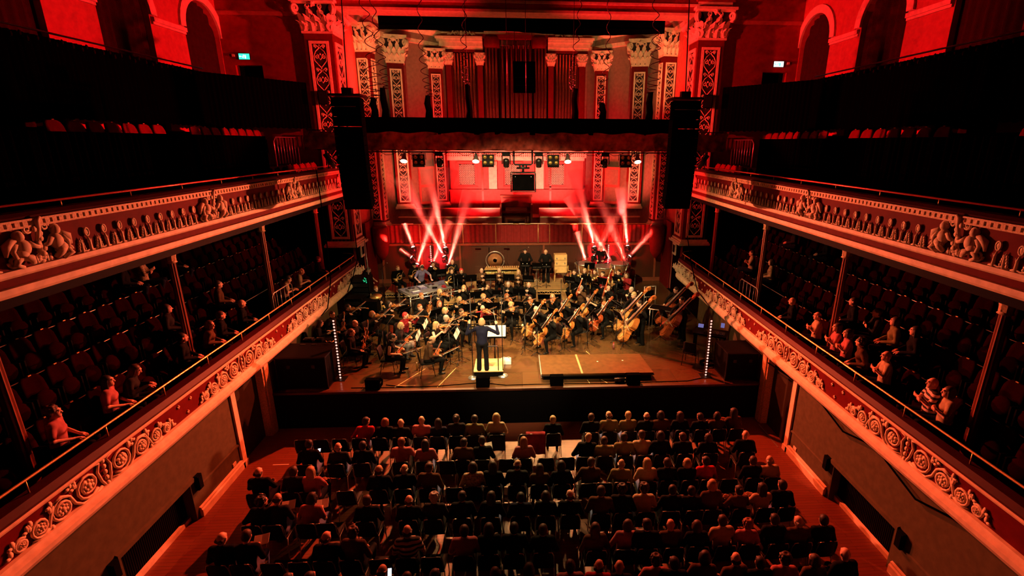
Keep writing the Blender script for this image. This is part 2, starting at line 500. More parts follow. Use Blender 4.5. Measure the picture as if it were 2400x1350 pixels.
def capital_mb(w, d, h):
    b = MB()
    Z = Vector((0, 0, 1))
    hw, hd = w / 2, d / 2
    b.box((0, 0, .03 * h), (w * 1.10, d * 1.10, .07 * h))
    vs = []
    for t, g in ((0, 1.0), (.4, 1.02), (.7, 1.12), (.86, 1.3)):
        vs += [(-hw * g, -hd * g, h * t), (hw * g, -hd * g, h * t), (hw * g, hd * g, h * t), (-hw * g, hd * g, h * t)]
    b.add(vs, [(4 * i + k, 4 * i + (k + 1) % 4, 4 * i + 4 + (k + 1) % 4, 4 * i + 4 + k) for i in range(3) for k in range(4)], 1)
    for g, z0, z1 in ((1.42, .86, .92), (1.55, .92, 1.0)):
        b.box((0, 0, h * (z0 + z1) / 2), (w * g, d * g, h * (z1 - z0)))
    faces = [((0, -1, 0), hd, w), ((1, 0, 0), hw, d), ((-1, 0, 0), hw, d), ((0, 1, 0), hd, w)]
    for out, off, ww in faces:
        o = Vector(out); sd = o.cross(Z)
        for k in range(4):
            leaf(b, o * off * 1.03 + sd * (k - 1.5) * ww * .29 + Z * .06 * h, o, Z, .32 * h, ww * .27, .15 * h)
        for k in range(3):
            leaf(b, o * off * 1.05 + sd * (k - 1) * ww * .34 + Z * .22 * h, o, Z, .38 * h, ww * .28, .19 * h)
        for k in (-.5, .5):
            leaf(b, o * off * 1.08 + sd * k * ww * .38 + Z * .46 * h, o, Z, .34 * h, ww * .20, .20 * h)
        b.ball(o * (off * 1.42) + Z * .86 * h, (.09 * h, .09 * h, .09 * h), 0, 8, 5)
        for q in range(5):
            a = 2 * PI * q / 5
            b.ball(o * (off * 1.46) + sd * (.08 * h * math.cos(a)) + Z * (.86 * h + .08 * h * math.sin(a)), .04 * h, 0, 6, 4)
        for sg in (-1, 1):
            P = spiral(0, 0, .085 * h, .02 * h, -PI / 2, 1.3)
            b.tube([o * (off * 1.30) + sd * sg * (ww * .20 + u) + Z * (.80 * h + v) for u, v in P], .024 * h, 5)
            b.tube([o * (off * 1.34) + sd * sg * (ww * .26 + .02 * q) + Z * (.90 - .012 * abs(q - 2)) * h for q in range(5)], .03 * h, 5)
    for sx in (-1, 1):
        for sy in (-1, 1):
            o = Vector((sx, sy, 0)).normalized()
            c = Vector((sx * hw, sy * hd, 0))
            leaf(b, c * 1.0 + Z * .08 * h, o, Z, .34 * h, w * .30, .16 * h)
            leaf(b, c * 1.04 + Z * .30 * h, o, Z, .42 * h, w * .28, .26 * h)
            P = spiral(0, 0, .15 * h, .03 * h, -PI * .6, 1.5)
            for off in (-.035, .035):
                b.tube([c * 1.2 + o * (u * .9 + .06 * h) + o.cross(Z) * off * h + Z * (.73 * h + v) for u, v in P], .045 * h, 5)
    return b

def scroll_relief(w, h, fn):
    """lozenge and scroll relief filling a panel w x h; fn(u, v, d) -> xyz"""
    b = MB()
    unit = w * 1.55
    n = max(1, int(h / unit)); unit = h / n
    tr = w * .036
    def st(P, r=tr, n_=5):
        b.tube([fn(u, v, .012) for u, v in P], r, n_)
    for i in range(n):
        v0 = -h / 2 + i * unit; vc = v0 + unit * .5
        for sg in (-1, 1):
            st([(0, v0), (sg * w * .20, v0 + unit * .14), (sg * w * .42, v0 + unit * .30), (sg * w * .44, vc), (sg * w * .30, v0 + unit * .70), (0, v0 + unit * .86)])
            st(spiral(sg * w * .25, vc - unit * .02, w * .16, w * .03, PI / 2 if sg > 0 else PI / 2, sg * 1.3))
            st(spiral(sg * w * .33, v0 + unit * .93, w * .13, w * .04, -PI / 2, -sg * 1.1))
            st([(0, v0 + unit * .86), (sg * w * .2, v0 + unit * .95), (sg * w * .30, v0 + unit)])
            b.ball(fn(sg * w * .33, v0 + unit * .93, .015), w * .055, 0, 6, 4)
            st([(sg * w * .44, vc), (sg * w * .40, vc + unit * .1), (sg * w * .30, vc + unit * .12)], tr * .8)
        b.ball(fn(0, vc + unit * .08, .015), (w * .07,) * 3, 0, 6, 4)
        b.ball(fn(0, v0 + unit * .96, .015), (w * .045,) * 3, 0, 6, 4)
        st([(-w * .12, vc - unit * .06), (0, vc - unit * .16), (w * .12, vc - unit * .06)])
    return b

def pilaster(label, x, y, rz, w, d, z0, z1, hc, faces=('front',), frame_z0=None, group=None, cap=True):
    """square pilaster: local front is -y"""
    t = thing('pilaster', label, 'pilaster', (x, y, 0), rz, group)
    obj('shaft', MB().span((-w / 2, -d / 2, z0), (w / 2, d / 2, z1)), ['red_paint'], t)
    fz0 = (z0 + .35) if frame_z0 is None else frame_z0
    fz1 = z1 - .28
    for fc in faces:
        if fc == 'front':
            ww = w * .70; F = lambda u, v, dd: (u, -d / 2 - dd, v)
        elif fc == 'right':
            ww = d * .70; F = lambda u, v, dd: (w / 2 + dd, u, v)
        else:
            ww = d * .70; F = lambda u, v, dd: (-w / 2 - dd, u, v)
        fw = ww * .13
        b = MB()
        for a0, a1, c0, c1 in ((-ww / 2, -ww / 2 + fw, fz0 + fw, fz1 - fw), (ww / 2 - fw, ww / 2, fz0 + fw, fz1 - fw), (-ww / 2, ww / 2, fz0, fz0 + fw), (-ww / 2, ww / 2, fz1 - fw, fz1)):
            b.prism([(a0, c0), (a1, c0), (a1, c1), (a0, c1)], -.01, .05, F)
        obj('panel_frame', b, ['cream'], t)
        b = MB().prism([(-ww / 2 + fw, fz0 + fw), (ww / 2 - fw, fz0 + fw), (ww / 2 - fw, fz1 - fw), (-ww / 2 + fw, fz1 - fw)], -.01, .006, F)
        obj('panel', b, ['dark_panel'], t)
        zc = (fz0 + fz1) / 2
        obj('scroll_relief', scroll_relief(ww - 2.2 * fw, fz1 - fz0 - 2.4 * fw, lambda u, v, dd: F(u, zc + v, dd)), ['cream'], t)
    if cap:
        obj('capital', capital_mb(w, d, hc), ['cream', 'dark_panel'], t, (0, 0, z1))
    b = MB()
    for g, za, zb in ((1.3, -.02, .08), (1.22, .08, .14), (1.12, .14, .24)):
        b.span((-w * g / 2, -d * g / 2, z0 + za), (w * g / 2, d * g / 2, z0 + zb))
    obj('base', b, ['cream'], t)
    return t

for s, side in SIDES:
    inner = 'right' if s < 0 else 'left'
    pilaster('great red pilaster with gilded capital at the %s of the proscenium' % side, s * 8.22, 23.35, 0, 1.14, 1.3, 3.75, 12.62, 1.2, ('front', inner), group='proscenium pilasters')
    pilaster('slim apse pilaster beside the %s proscenium pier' % side, s * 7.28, 25.75, s * .12, .74, .6, 4.2, 12.4, 1.2, ('front', inner), group='apse pilasters')
    pilaster('apse pilaster with scroll panel, second from the %s pier' % side, s * 6.40, 28.0, s * -.22, .84, .6, 4.85, 12.25, 1.3, ('front',), group='apse pilasters')
    pilaster('shadowed apse pilaster next to the organ on the %s' % side, s * 4.62, 29.75, s * -.15, .74, .5, 4.75, 12.25, 1.0, ('front',), group='apse pilasters')

# ------------------------------------------------------------------ apse walls, cornice, ceiling, proscenium beam
PA = [(-7.65, 23.9), (-7.62, 26.0), (-6.75, 28.25), (-4.95, 30.0), (-4.3, 30.7), (4.3, 30.7), (4.95, 30.0), (6.75, 28.25), (7.62, 26.0), (7.65, 23.9)]
b = MB()
for i in range(9):
    (x1, y1), (x2, y2) = PA[i], PA[i + 1]
    b.add([(x1, y1, 1.2), (x2, y2, 1.2), (x2, y2, 13.6), (x1, y1, 13.6)], [(0, 1, 2, 3)], 1 if i in (0, 8) else 0)
struct('wall_apse', b, ['apse_wall', 'wall_red'])
path = []
for i, (x, y) in enumerate(PA):
    a = Vector(PA[max(i - 1, 0)]); c = Vector(PA[min(i + 1, 9)])
    tdir = (c - a).normalized()
    path.append((x, y, tdir.y, -tdir.x))
b = MB()
b.sweep([(-.05, 13.45), (.30, 13.45), (.30, 13.62), (-.05, 13.62)], path)
b.sweep([(-.05, 13.62), (.36, 13.62), (.36, 13.9), (-.05, 13.9)], path, 1)
b.sweep([(-.05, 13.9), (.42, 13.9), (.60, 14.1), (.60, 14.2), (-.05, 14.2)], path)
struct('trim_7', b, ['cream', 'apse_wall'])
# coved ceiling of the apse with relief panels
b = MB(); cv = []
for x, y, nx, ny in path:
    cv += [(x + nx * .1, y + ny * .1, 14.2), (x + nx * .9, y + ny * .9, 15.3), (x * .6, y * .6 + 9.5, 16.0)]
b.add(cv, [(3 * i + k, 3 * i + 3 + k, 3 * i + 4 + k, 3 * i + 1 + k) for i in range(9) for k in (0, 1)])
M['olive'] = mat('olive', (0.16, 0.15, 0.07), 0.7)
struct('ceiling_apse', b, ['olive'])
b = MB()
for i in range(9):
    for t in (.2, .5, .8):
        x = path[i][0] * (1 - t) + path[i + 1][0] * t; y = path[i][1] * (1 - t) + path[i + 1][1] * t
        nx, ny = path[i][2], path[i][3]
        for q in range(5):
            a = 2 * PI * q / 5
            b.ball((x + nx * .38 + .16 * math.cos(a) * -ny, y + ny * .38 + .16 * math.cos(a) * nx, 14.62 + .18 * math.sin(a)), .09, 0, 6, 4)
        b.tube([(x + nx * .22, y + ny * .22, 14.3), (x + nx * .38, y + ny * .38, 14.6), (x + nx * .55, y + ny * .55, 14.95)], .05, 5)
struct('trim_8', b, ['cream_dark'])
b = MB().span((-12.7, 1.5, 16.0), (12.7, 31, 16.2)); struct('ceiling', b, ['grey_dark'])
b = MB()
for z0, z1, yy, m in ((13.52, 13.62, 22.62, 0), (13.62, 13.86, 22.7, 1), (13.86, 13.95, 22.6, 0), (13.95, 14.3, 22.72, 1), (14.3, 14.42, 22.5, 0), (14.42, 15.3, 22.8, 1)):
    b.span((-7.55, yy, z0), (7.55, 23.6, z1), m)
struct('trim_9', b, ['cream', 'end_red'])
for s, side in SIDES:
    b = MB()
    for g, z0, z1, m in ((0, 13.82, 14.05, 0), (.08, 14.05, 14.3, 1), (.16, 14.3, 14.45, 0), (.05, 14.45, 15.6, 1)):
        b.span((s * (7.50 - g), 22.62 - g, z0), (s * (8.95 + g), 24.1, z1), m)
    struct('trim_%d' % (10 if s < 0 else 11), b, ['cream', 'end_red'])
    # corner bracket between pier capital and beam
    b = MB()
    for k in range(4):
        b.tube([(s * (7.5 - .08 * k), 22.9 - .06 * k, 13.5 - .06 * k) , (s * (7.25 - .1 * k), 22.8, 13.2 - .08 * k)], .1, 6)
    struct('trim_%d' % (12 if s < 0 else 13), b, ['cream'])

# ------------------------------------------------------------------ balconies and galleries
def side_path(s, y0, y1, curve=None):
    P = [(s * 7.4, y0 + (y1 - y0) * i / 10, -s, 0) for i in range(11)]
    if curve:
        for i in range(1, 9):
            t = PI / 2 * i / 8
            P.append((s * (7.4 + curve - curve * math.cos(t)), y1 + curve * math.sin(t), -s * math.cos(t), math.sin(t)))
    return P

def frieze_mb(s):
    """acanthus scroll group, 3.5 m long, in the plane of the balcony front; u along the hall, v up"""
    b = MB()
    F = lambda u, v, d=.02: (-s * d, u, v)
    def st(P, r=.022, d=.02):
        b.tube([F(u, v, d) for u, v in P], r, 5)
    for sg in (-1, 1):
        for (u, v, R, tn) in ((.36, .0, .23, 1), (.86, -.06, .20, -1), (1.24, -.07, .16, 1), (1.55, -.10, .11, -1)):
            st([(sg * a, c) for a, c in spiral(u, v, R, R * .42, PI * (1.25 if tn > 0 else .75), tn * 1.6)], .024)
            for q in range(7):
                a = 2 * PI * q / 7
                b.ball(F(sg * (u + R * .33 * math.cos(a)), v + R * .33 * math.sin(a), .03), (.03, R * .16, R * .16), 0, 6, 4)
            b.ball(F(sg * u, v, .04), (.03, R * .22, R * .22), 0, 6, 4)
            for q in (-1, 0, 1):
                b.ball(F(sg * (u + R * .95), v + R * (.75 + .1 * q) * (1 if q else .9), .025), (.02, .035, .055), 0, 5, 4)
        st([(sg * a, c) for a, c in ((.03, -.26), (.10, -.12), (.14, .08), (.08, .22), (.20, .25))], .024)
        st([(sg * a, c) for a, c in ((.12, -.20), (.30, -.27), (.52, -.24), (.64, -.12), (.70, .06), (.82, .15), (.98, .12))], .026)
        st([(sg * a, c) for a, c in ((.98, .12), (1.06, -.04), (1.12, -.20), (1.26, -.25), (1.40, -.20))], .022)
        for u, v in ((.60, .16), (.66, .22), (1.02, .16), (1.08, -.22), (1.42, .06), (1.66, 0), (1.72, -.12), (1.36, .1)):
            b.ball(F(sg * u, v, .025), (.02, .04, .06), 0, 5, 4)
            b.ball(F(sg * (u + .05), v - .04, .025), (.02, .05, .03), 0, 5, 4)
    for q in range(5):
        b.ball(F(0, -.22 + .11 * q, .03), (.025, .04, .05), 0, 6, 4)
    return b

def finial_mb(s):
    b = MB()
    F = lambda u, v, d: (-s * d, u, v)
    # scrolled leaf tuft
    for k in range(4):
        for sg in (-1, 1):
            b.ball(F(-.07 + sg * (.055 - .010 * k), .05 + .045 * k, .02), (.022, .022, .03), 0, 5, 4)
    b.tube([F(-.07, .0, .02), F(-.07, .14, .03), F(-.07, .25, .02)], [.028, .022, .006], 5)
    # stem with oval bud
    b.tube([F(.10, 0, .02), F(.095, .16, .03), F(.075, .24, .03)], [.03, .022, .012], 5)
    b.tube([F(.095, .12, .03), F(.13, .20, .03)], [.018, .008], 5)
    ring = [F(.07 + .042 * math.cos(a), .325 + .068 * math.sin(a), .035) for a in [2 * PI * i / 12 for i in range(13)]]
    b.tube(ring, .016, 5, cap=False)
    b.ball(F(.07, .325, .025), (.022, .038, .062), 0, 8, 5)
    b.tube([F(-.17, .0, .01), F(-.07, .035, .02), F(.02, .005, .015), F(.1, .03, .02), F(.18, .0, .01)], .016, 5)
    return b

def cherub_mb(s, seed):
    """pair of seated cherub-like relief figures round a plumed shield, as a plain generic relief"""
    r = random.Random(seed)
    b = MB()
    F = lambda u, v, d: (-s * d * .8, u * .86, v * .86)
    def ball(u, v, d, a, c, e):
        b.ball(F(u, v, d), (a, c, e), 0, 10, 7)
    for sg, tall in ((-1, 0.0), (1, .02)):
        u = .30 * sg
        ball(u * 1.15, .50 + tall, .06, .075, .07, .085)        # head
        b.tube([F(u * 1.15 + .06 * math.cos(a), .53 + tall + .055 * math.sin(a), .07) for a in [PI * i / 6 for i in range(7)]], .022, 5)
        ball(u * 1.05, .31, .06, .09, .105, .13)                # torso
        ball(u * 1.25, .19, .07, .08, .10, .09)
        b.tube([F(u * .75, .38, .08), F(u * .45, .30, .10), F(u * .15, .27, .09)], [.042, .035, .028], 6)
        b.tube([F(u * 1.45, .38, .07), F(u * 1.75, .27, .09), F(u * 1.65, .15, .10)], [.042, .035, .03], 6)
        b.tube([F(u * 1.35, .17, .09), F(u * .95, .10, .14), F(u * .70, .02, .08)], [.06, .05, .035], 6)
        b.tube([F(u * 1.45, .15, .08), F(u * 1.80, .05, .10), F(u * 1.3, -.02, .06)], [.055, .045, .03], 6)
        b.tube([F(a, c, .06) for a, c in spiral(u * .55, .60, .075, .02, 0, 1.4 * sg)], .02, 5)
    b.tube([F(0, .18, .05), F(-.02, .40, .07), F(.02, .58, .09), F(.0, .74, .12), F(.03, .80, .17)], [.045, .03, .035, .04, .02], 7)
    for k in range(7):
        b.ball(F(.05 * math.sin(k * 2.2), .14 + .09 * k, .09), (.025, .045, .05), 0, 6, 4)
    for k in range(16):
        ball(r.uniform(-.52, .52), r.uniform(0, .16), .05, .035, .05, .04)
    for sg in (-1, 1):
        b.tube([F(sg * (.52 + u), .10 + v, .05) for u, v in spiral(0, 0, .10, .03, 0, 1.5 * sg)], .022, 5)
        b.tube([F(sg * .42, .45, .04), F(sg * .58, .36, .05), F(sg * .62, .2, .05)], [.05, .06, .02], 6)
    for k in range(5):
        b.tube([F(-.12 + .06 * k, .0, .05), F(-.14 + .07 * k, .12 + .02 * (k % 2), .07)], [.03, .012], 5)
    return b

defmat('coping_red', (0.05, 0.004, 0.004), 0.5, spec=.15)
BAYS = (7.8, 12.25, 16.65, 21.1)
for s, side in SIDES:
    # ---- lower balcony
    t = thing('balcony_front', '%s lower balcony front, red with cream acanthus scrolls' % side, 'balcony front', (0, 0, 0), 0, 'balcony fronts')
    P = side_path(s, 1.5, 21.9, .8)
    obj('panel', MB().sweep([(-.12, 2.30), (0, 2.34), (.0, 3.06), (-.12, 3.1)], P), ['red_paint'], t)
    b = MB()
    b.sweep([(-.02, 2.26), (.06, 2.26), (.13, 2.36), (.13, 2.44), (.08, 2.48), (.06, 2.54), (-.02, 2.56)], P)
    obj('bottom_moulding', b, ['cream'], t)
    obj('top_moulding', MB().sweep([(-.02, 3.03), (.05, 3.03), (.07, 3.07), (.03, 3.10), (-.02, 3.10)], P), ['cream'], t)
    obj('coping', MB().sweep([(-.22, 3.08), (.04, 3.09), (.06, 3.14), (.0, 3.24), (-.22, 3.24)], P), ['coping_red'], t)
    Q = [(x - s * 0 - nx * .12, y - ny * .12) for x, y, nx, ny in P]
    obj('handrail', MB().tube([(x, y, 3.46) for x, y in Q], .022, 8), ['brass'], t)
    me = MB().tube([(0, 0, 0), (0, 0, .25)], .013, 6).mesh('rail_post', ['brass'])
    for k in range(14):
        obj('rail_post', me, None, t, (s * 7.52, 2.2 + 1.5 * k, 3.21))
    fm = frieze_mb(s)
    me = fm.mesh('scroll_ornament', ['cream'])
    for y in BAYS:
        obj('scroll_ornament', me, None, t, (s * 7.4, y, 2.78))
    b = MB()
    for q in range(4):
        b.ball((0, .022 * math.cos(PI * q / 2), .022 * math.sin(PI * q / 2)), .022, 0, 5, 4)
    me = b.mesh('rosette', ['cream'])
    for y in BAYS[:-1]:
        for du, dv in ((2.0, .12), (2.4, .12), (2.25, -.13)):
            obj('rosette', me, None, t, (s * 7.39, y + du, 2.78 + dv))
    # ---- upper gallery
    t = thing('gallery_front', '%s upper gallery front with budded finials and relief figures' % side, 'gallery front', (0, 0, 0), 0, 'balcony fronts')
    P = side_path(s, 1.5, 22.6)
    obj('panel', MB().sweep([(-.12, 6.3), (0, 6.35), (0, 7.2), (-.12, 7.2)], P), ['red_paint'], t)
    b = MB()
    b.sweep([(-.3, 6.24), (.10, 6.22), (.12, 6.26), (.12, 6.35), (-.02, 6.36)], P)
    b.sweep([(-.02, 6.46), (.03, 6.46), (.06, 6.50), (.05, 6.57), (-.02, 6.58)], P)
    obj('bottom_moulding', b, ['cream'], t)
    obj('moulding_band', MB().sweep([(-.02, 6.355), (.045, 6.355), (.045, 6.465), (-.02, 6.465)], P), ['red_paint'], t)
    b = MB()
    b.sweep([(-.02, 7.14), (.07, 7.14), (.07, 7.17), (-.02, 7.175)], P); b.sweep([(-.02, 7.235), (.10, 7.24), (.10, 7.27), (-.02, 7.275)], P)
    for k in range(170):
        b.box((s * 7.36, 2 + k * .12, 7.205), (.08, .075, .075))
    obj('dentil_band', b, ['cream_dark'], t)
    obj('coping', MB().sweep([(-.22, 7.27), (.05, 7.27), (.07, 7.31), (.0, 7.36), (-.22, 7.36)], P), ['coping_red'], t)
    obj('handrail', MB().tube([(s * 7.50, 1.5, 7.47), (s * 7.50, 22.6, 7.47)], .022, 8), ['rail_redlit'], t)
    me = MB().tube([(0, 0, 0), (0, 0, .13)], .013, 6).mesh('rail_post', ['brass'])
    for k in range(14):
        obj('rail_post', me, None, t, (s * 7.5, 2.5 + 1.5 * k, 7.34))
    me = finial_mb(s).mesh('finial', ['cream'])
    for i in range(5):
        ya = (BAYS[i - 1] + .62) if i else 3.9
        yb = (BAYS[i] - .62) if i < 4 else 22.5
        n = max(1, int(round((yb - ya) / .36)))
        for k in range(n):
            obj('finial', me, None, t, (s * 7.4, ya + (k + .5) * (yb - ya) / n, 6.58))
    for k, y in enumerate(BAYS):
        obj('relief_figures', cherub_mb(s, k), ['cream'], t, (s * 7.4, y, 6.6))
    # ---- floors, tiers, ceilings behind the fronts
    b = MB()
    b.span((s * 7.5, 1.5, 2.3), (s * 9.0, 22.7, 2.5))
    for k in range(1, 5):
        b.span((s * (8.0 + .9 * k), 1.5, 2.3), (s * (8.95 + .9 * k), 22.7, 2.5 + .45 * k))
    struct('floor_balcony_' + side, b, ['black_velour'])  # floor coloured black to stand in for shade inside the balcony
    b = MB().span((s * 7.4, 1.5, 6.05), (s * 12.6, 22.7, 6.28)); b.span((s * 7.5, 1.5, 6.28), (s * 8.8, 22.7, 6.6))
    for k in range(1, 6):
        b.span((s * (7.9 + .85 * k), 1.5, 6.3), (s * (8.8 + .85 * k), 22.7, 6.6 + .42 * k))
    struct('floor_gallery_' + side, b, ['black_paint'])
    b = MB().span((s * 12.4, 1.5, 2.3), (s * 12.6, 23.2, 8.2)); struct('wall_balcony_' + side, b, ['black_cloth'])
    # columns
    for k, y in enumerate(BAYS):
        t = thing('cast_iron_column', 'fluted iron column under the %s gallery, %s from the stage' % (side, ('fourth', 'third', 'second', 'first')[k]), 'column', (s * 8.6, y, 2.5), 0, 'columns under the galleries')
        sh = MB()
        n = 20
        prof = [(.10, .35), (.095, 1.2), (.085, 3.05)]
        vs = []
        for rr, z in prof:
            for q in range(n):
                a = 2 * PI * q / n; r2 = rr * (1.0 if q % 2 else .86)
                vs.append((r2 * math.cos(a), r2 * math.sin(a), z))
        sh.add(vs, [(i * n + q, i * n + (q + 1) % n, i * n + n + (q + 1) % n, i * n + n + q) for i in range(2) for q in range(n)])
        obj('shaft', sh, ['mahogany'], t)
        obj('base', MB().lathe([(.17, 0), (.17, .1), (.13, .16), (.14, .22), (.11, .35)], 16), ['mahogany'], t)
        b = MB().lathe([(.09, 3.0), (.13, 3.02), (.10, 3.06), (.11, 3.2), (.17, 3.42), (.20, 3.44), (.20, 3.55)], 16)
        for q in range(8):
            a = 2 * PI * q / 8
            leaf(b, (.09 * math.cos(a), .09 * math.sin(a), 3.06), (math.cos(a), math.sin(a), 0), (0, 0, 1), .26, .09, .08)
        obj('capital', b, ['cream_dark'], t)
    # ---- drapes
    def drape(label, pts, z0, z1, m='black_velour', group=None, amp=.05, pitch=.16):
        b = MB(); vs = []; n = 0
        for i in range(len(pts) - 1):
            a = Vector(pts[i]); c = Vector(pts[i + 1]); L = (c - a).length
            k = max(2, int(L / (pitch / 4))); nn = Vector((-(c - a).y, (c - a).x)).normalized()
            for j in range(k + 1):
                p = a.lerp(c, j / k) + nn * amp * math.sin(2 * PI * (j / k * L) / pitch + .7 * math.sin(j * .37))
                vs += [(p.x, p.y, z0 + .02 * math.sin(j)), (p.x, p.y, z1)]; n += 1
        b.add(vs, [(2 * i, 2 * i + 2, 2 * i + 3, 2 * i + 1) for i in range(n - 1)], 0, True)
        return tag(obj('drape', b, [m]), label, 'drape', group)
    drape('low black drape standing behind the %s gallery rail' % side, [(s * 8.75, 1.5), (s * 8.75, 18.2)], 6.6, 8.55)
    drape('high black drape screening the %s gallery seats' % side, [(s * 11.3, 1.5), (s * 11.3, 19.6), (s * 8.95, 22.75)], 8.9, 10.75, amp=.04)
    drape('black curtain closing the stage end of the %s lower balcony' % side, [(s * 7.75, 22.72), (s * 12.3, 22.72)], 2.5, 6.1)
    t = thing('drape_rail', 'thin rail with ties above the high drape of the %s gallery' % side, 'rail')
    obj('bar', MB().tube([(s * 11.25, 1.5, 10.85), (s * 11.25, 19.6, 10.85)], .025, 6), ['black_metal'], t)
    me = MB().ball((0, 0, 0), (.03, .035, .06), 0, 6, 4).mesh('tie', ['plush_shaded'])
    for k in range(48):
        obj('tie', me, None, t, (s * 11.2, 8.2 + .23 * k + .05 * math.sin(k * 1.7), 10.66 + .05 * math.sin(k * 2.3)))
# ------------------------------------------------------------------ stage structure
b = MB().span((-7.5, 13.6, 1.17), (7.5, 25.5, 1.2)); struct('floor_stage', b, ['stage_floor'])
b = MB().span((-7.5, 13.53, 0), (7.5, 13.62, 1.16)); b.span((-7.5, 13.50, 1.14), (7.5, 13.62, 1.205), 1)
struct('trim_14', b, ['black_paint', 'panel_wood'])
b = MB()
b.span((-7.6, 25.5, 1.2), (7.6, 25.65, 3.38))
for x in (-7.2, -5.2, -3.2, 1.2, 3.3, 5.4, 7.2):
    b.span((x - .05, 25.44, 1.2), (x + .05, 25.5, 3.2), 1)
b.span((-7.6, 25.43, 3.2), (7.6, 25.5, 3.32), 1); b.span((-7.6, 25.45, 1.2), (7.6, 25.5, 1.4), 1)
struct('wall_stage_back', b, ['panel_wood', 'mahogany'])
b = MB().span((-2.6, 25.42, 1.2), (-.75, 25.5, 3.12)); b.span((-1.70, 25.40, 1.2), (-1.66, 25.5, 3.1), 1)
for x0, x1 in ((-2.45, -1.85), (-1.5, -.9)):
    b.span((x0, 25.39, 1.5), (x1, 25.43, 2.1)); b.span((x0, 25.39, 2.25), (x1, 25.43, 2.85))
struct('door_3', b, ['panel_wood', 'black_paint'])
for k, x in enumerate((-2.25, -.75)):
    tag(obj('door_sign', MB().box((0, 0, 0), (.3, .02, .07)), ['plush_shaded'], None, (x, 25.4, 3.02)), 'small red notice above the %s leaf of the stage back door' % ('left', 'right')[k], 'sign')
# choir stalls: floor, benches, curtain on a brass rail
b = MB().span((-7.5, 25.55, 3.3), (7.5, 30.6, 3.72)); b.span((-6.7, 26.95, 3.72), (6.7, 30.6, 3.95)); b.span((-6.0, 28.3, 3.95), (6.0, 30.6, 4.25))
struct('floor_choir', b, ['choir_wood'])
for k, (y, z0, z1, xa) in enumerate(((26.95, 3.72, 4.50, 6.6), (28.3, 3.95, 4.80, 5.9))):
    for sg, sd in ((-1, 'left'), (1, 'right')):
        t = thing('choir_bench', '%s choir bench with pale top edge, %s of the organ console' % (('lower', 'upper')[k], sd), 'bench', (0, y, 0), 0, 'choir benches')
        xi = 1.05
        obj('panel', MB().span((sg * xi, -.03, z0), (sg * xa, .05, z1 - .06)), ['choir_wood'], t)
        obj('top_rail', MB().span((sg * xi, -.06, z1 - .06), (sg * xa, .10, z1)), ['cream_dark'], t)
        obj('seat', MB().span((sg * xi, .05, z0 + .38), (sg * xa, .45, z0 + .43)), ['choir_wood'], t)
t = thing('choir_curtain', 'long pleated red curtain hanging on a rail along the choir front', 'curtain', (0, 25.42, 0))
b = MB(); vs = []; n = 420
for i in range(n + 1):
    x = -7.3 + 14.9 * i / n
    y = .035 * math.sin(i * .95) + .02 * math.sin(i * .37)
    vs += [(x, y, 3.36), (x, y * .7, 4.28)]
b.add(vs, [(2 * i, 2 * i + 2, 2 * i + 3, 2 * i + 1) for i in range(n)], 0, True)
obj('cloth', b, ['curtain_red'], t)
obj('rail', MB().tube([(-7.35, 0, 4.33), (7.65, 0, 4.33)], .022, 6), ['brass'], t)
for x in (-7.3, -5.2, -3.0, -1.3, .9, 1.5, 3.2, 5.4, 7.3):
    obj('rail_post', MB().tube([(x, -.05, 3.3), (x, -.05, 4.33)], .02, 6), ['brass'], t)
for x0, x1 in ((-6.1, -5.5), (-3.7, -2.8), (-2.0, -1.7), (-1.2, -.4), (-.1, .2), (.5, 1.3), (1.5, 1.7), (3.0, 3.9)):
    obj('brass_strip', MB().span((x0, -.06, 4.34), (x1, .0, 4.37)), ['cream'], t)
for s, side in SIDES:
    b = MB().lathe([(.10, 2.6), (.30, 2.9), (.36, 3.3), (.39, 3.35), (.39, 4.2), (.34, 4.3), (.02, 4.32)], 20)
    tag(obj('choir_pedestal', b, ['red_paint'], None, (s * 7.08, 24.95, 0)), 'rounded red pedestal at the %s end of the choir front' % side, 'pedestal')
    b = MB().span((s * 7.5, 24.0, 1.2), (s * 7.6, 25.4, 4.6))
    struct('wall_choir_' + side, b, ['red_paint'])
    b = MB().box((0, 0, 0), (.05, .5, .6)).box((-s * .03, 0, 0), (.02, .3, .36), 1)
    tag(obj('notice_frame', b, ['cream', 'black_paint'], None, (s * 7.58, 23.5, 3.4)), 'small framed notice on the pier at the %s end of the balcony' % side, 'frame')

# ------------------------------------------------------------------ organ
org = thing('pipe_organ', 'large pipe organ in a red case with gilded cornices behind the choir', 'organ', (-.2, 30.0, 0))
b = MB()
b.span((-4.0, 0, 4.25), (4.0, .5, 5.6)); b.span((-4.05, -.06, 5.58), (4.05, 0, 5.68))
b.span((-3.95, .05, 5.6), (3.95, .5, 7.5))
for x in (-2.05, 2.0):
    b.span((x - .06, -.02, 4.4), (x + .06, .1, 7.45), 1)
obj('case', b, ['wall_red', 'mahogany'], org)
b = MB().span((-4.1, -.12, 7.36), (4.0, .1, 7.52)); b.span((-4.2, -.2, 7.52), (4.1, .1, 7.86)); b.span((-4.28, -.26, 7.86), (4.18, .1, 7.95))
for k in range(64):
    x = -4.05 + 8.0 * k / 63
    for dz in (-.06, .06):
        b.box((x, -.205, 7.69 + dz), (.05, .015, .07), 1, 0, Matrix.Rotation(PI / 4, 3, 'Y'))
obj('cornice', b, ['cream', 'mahogany'], org)
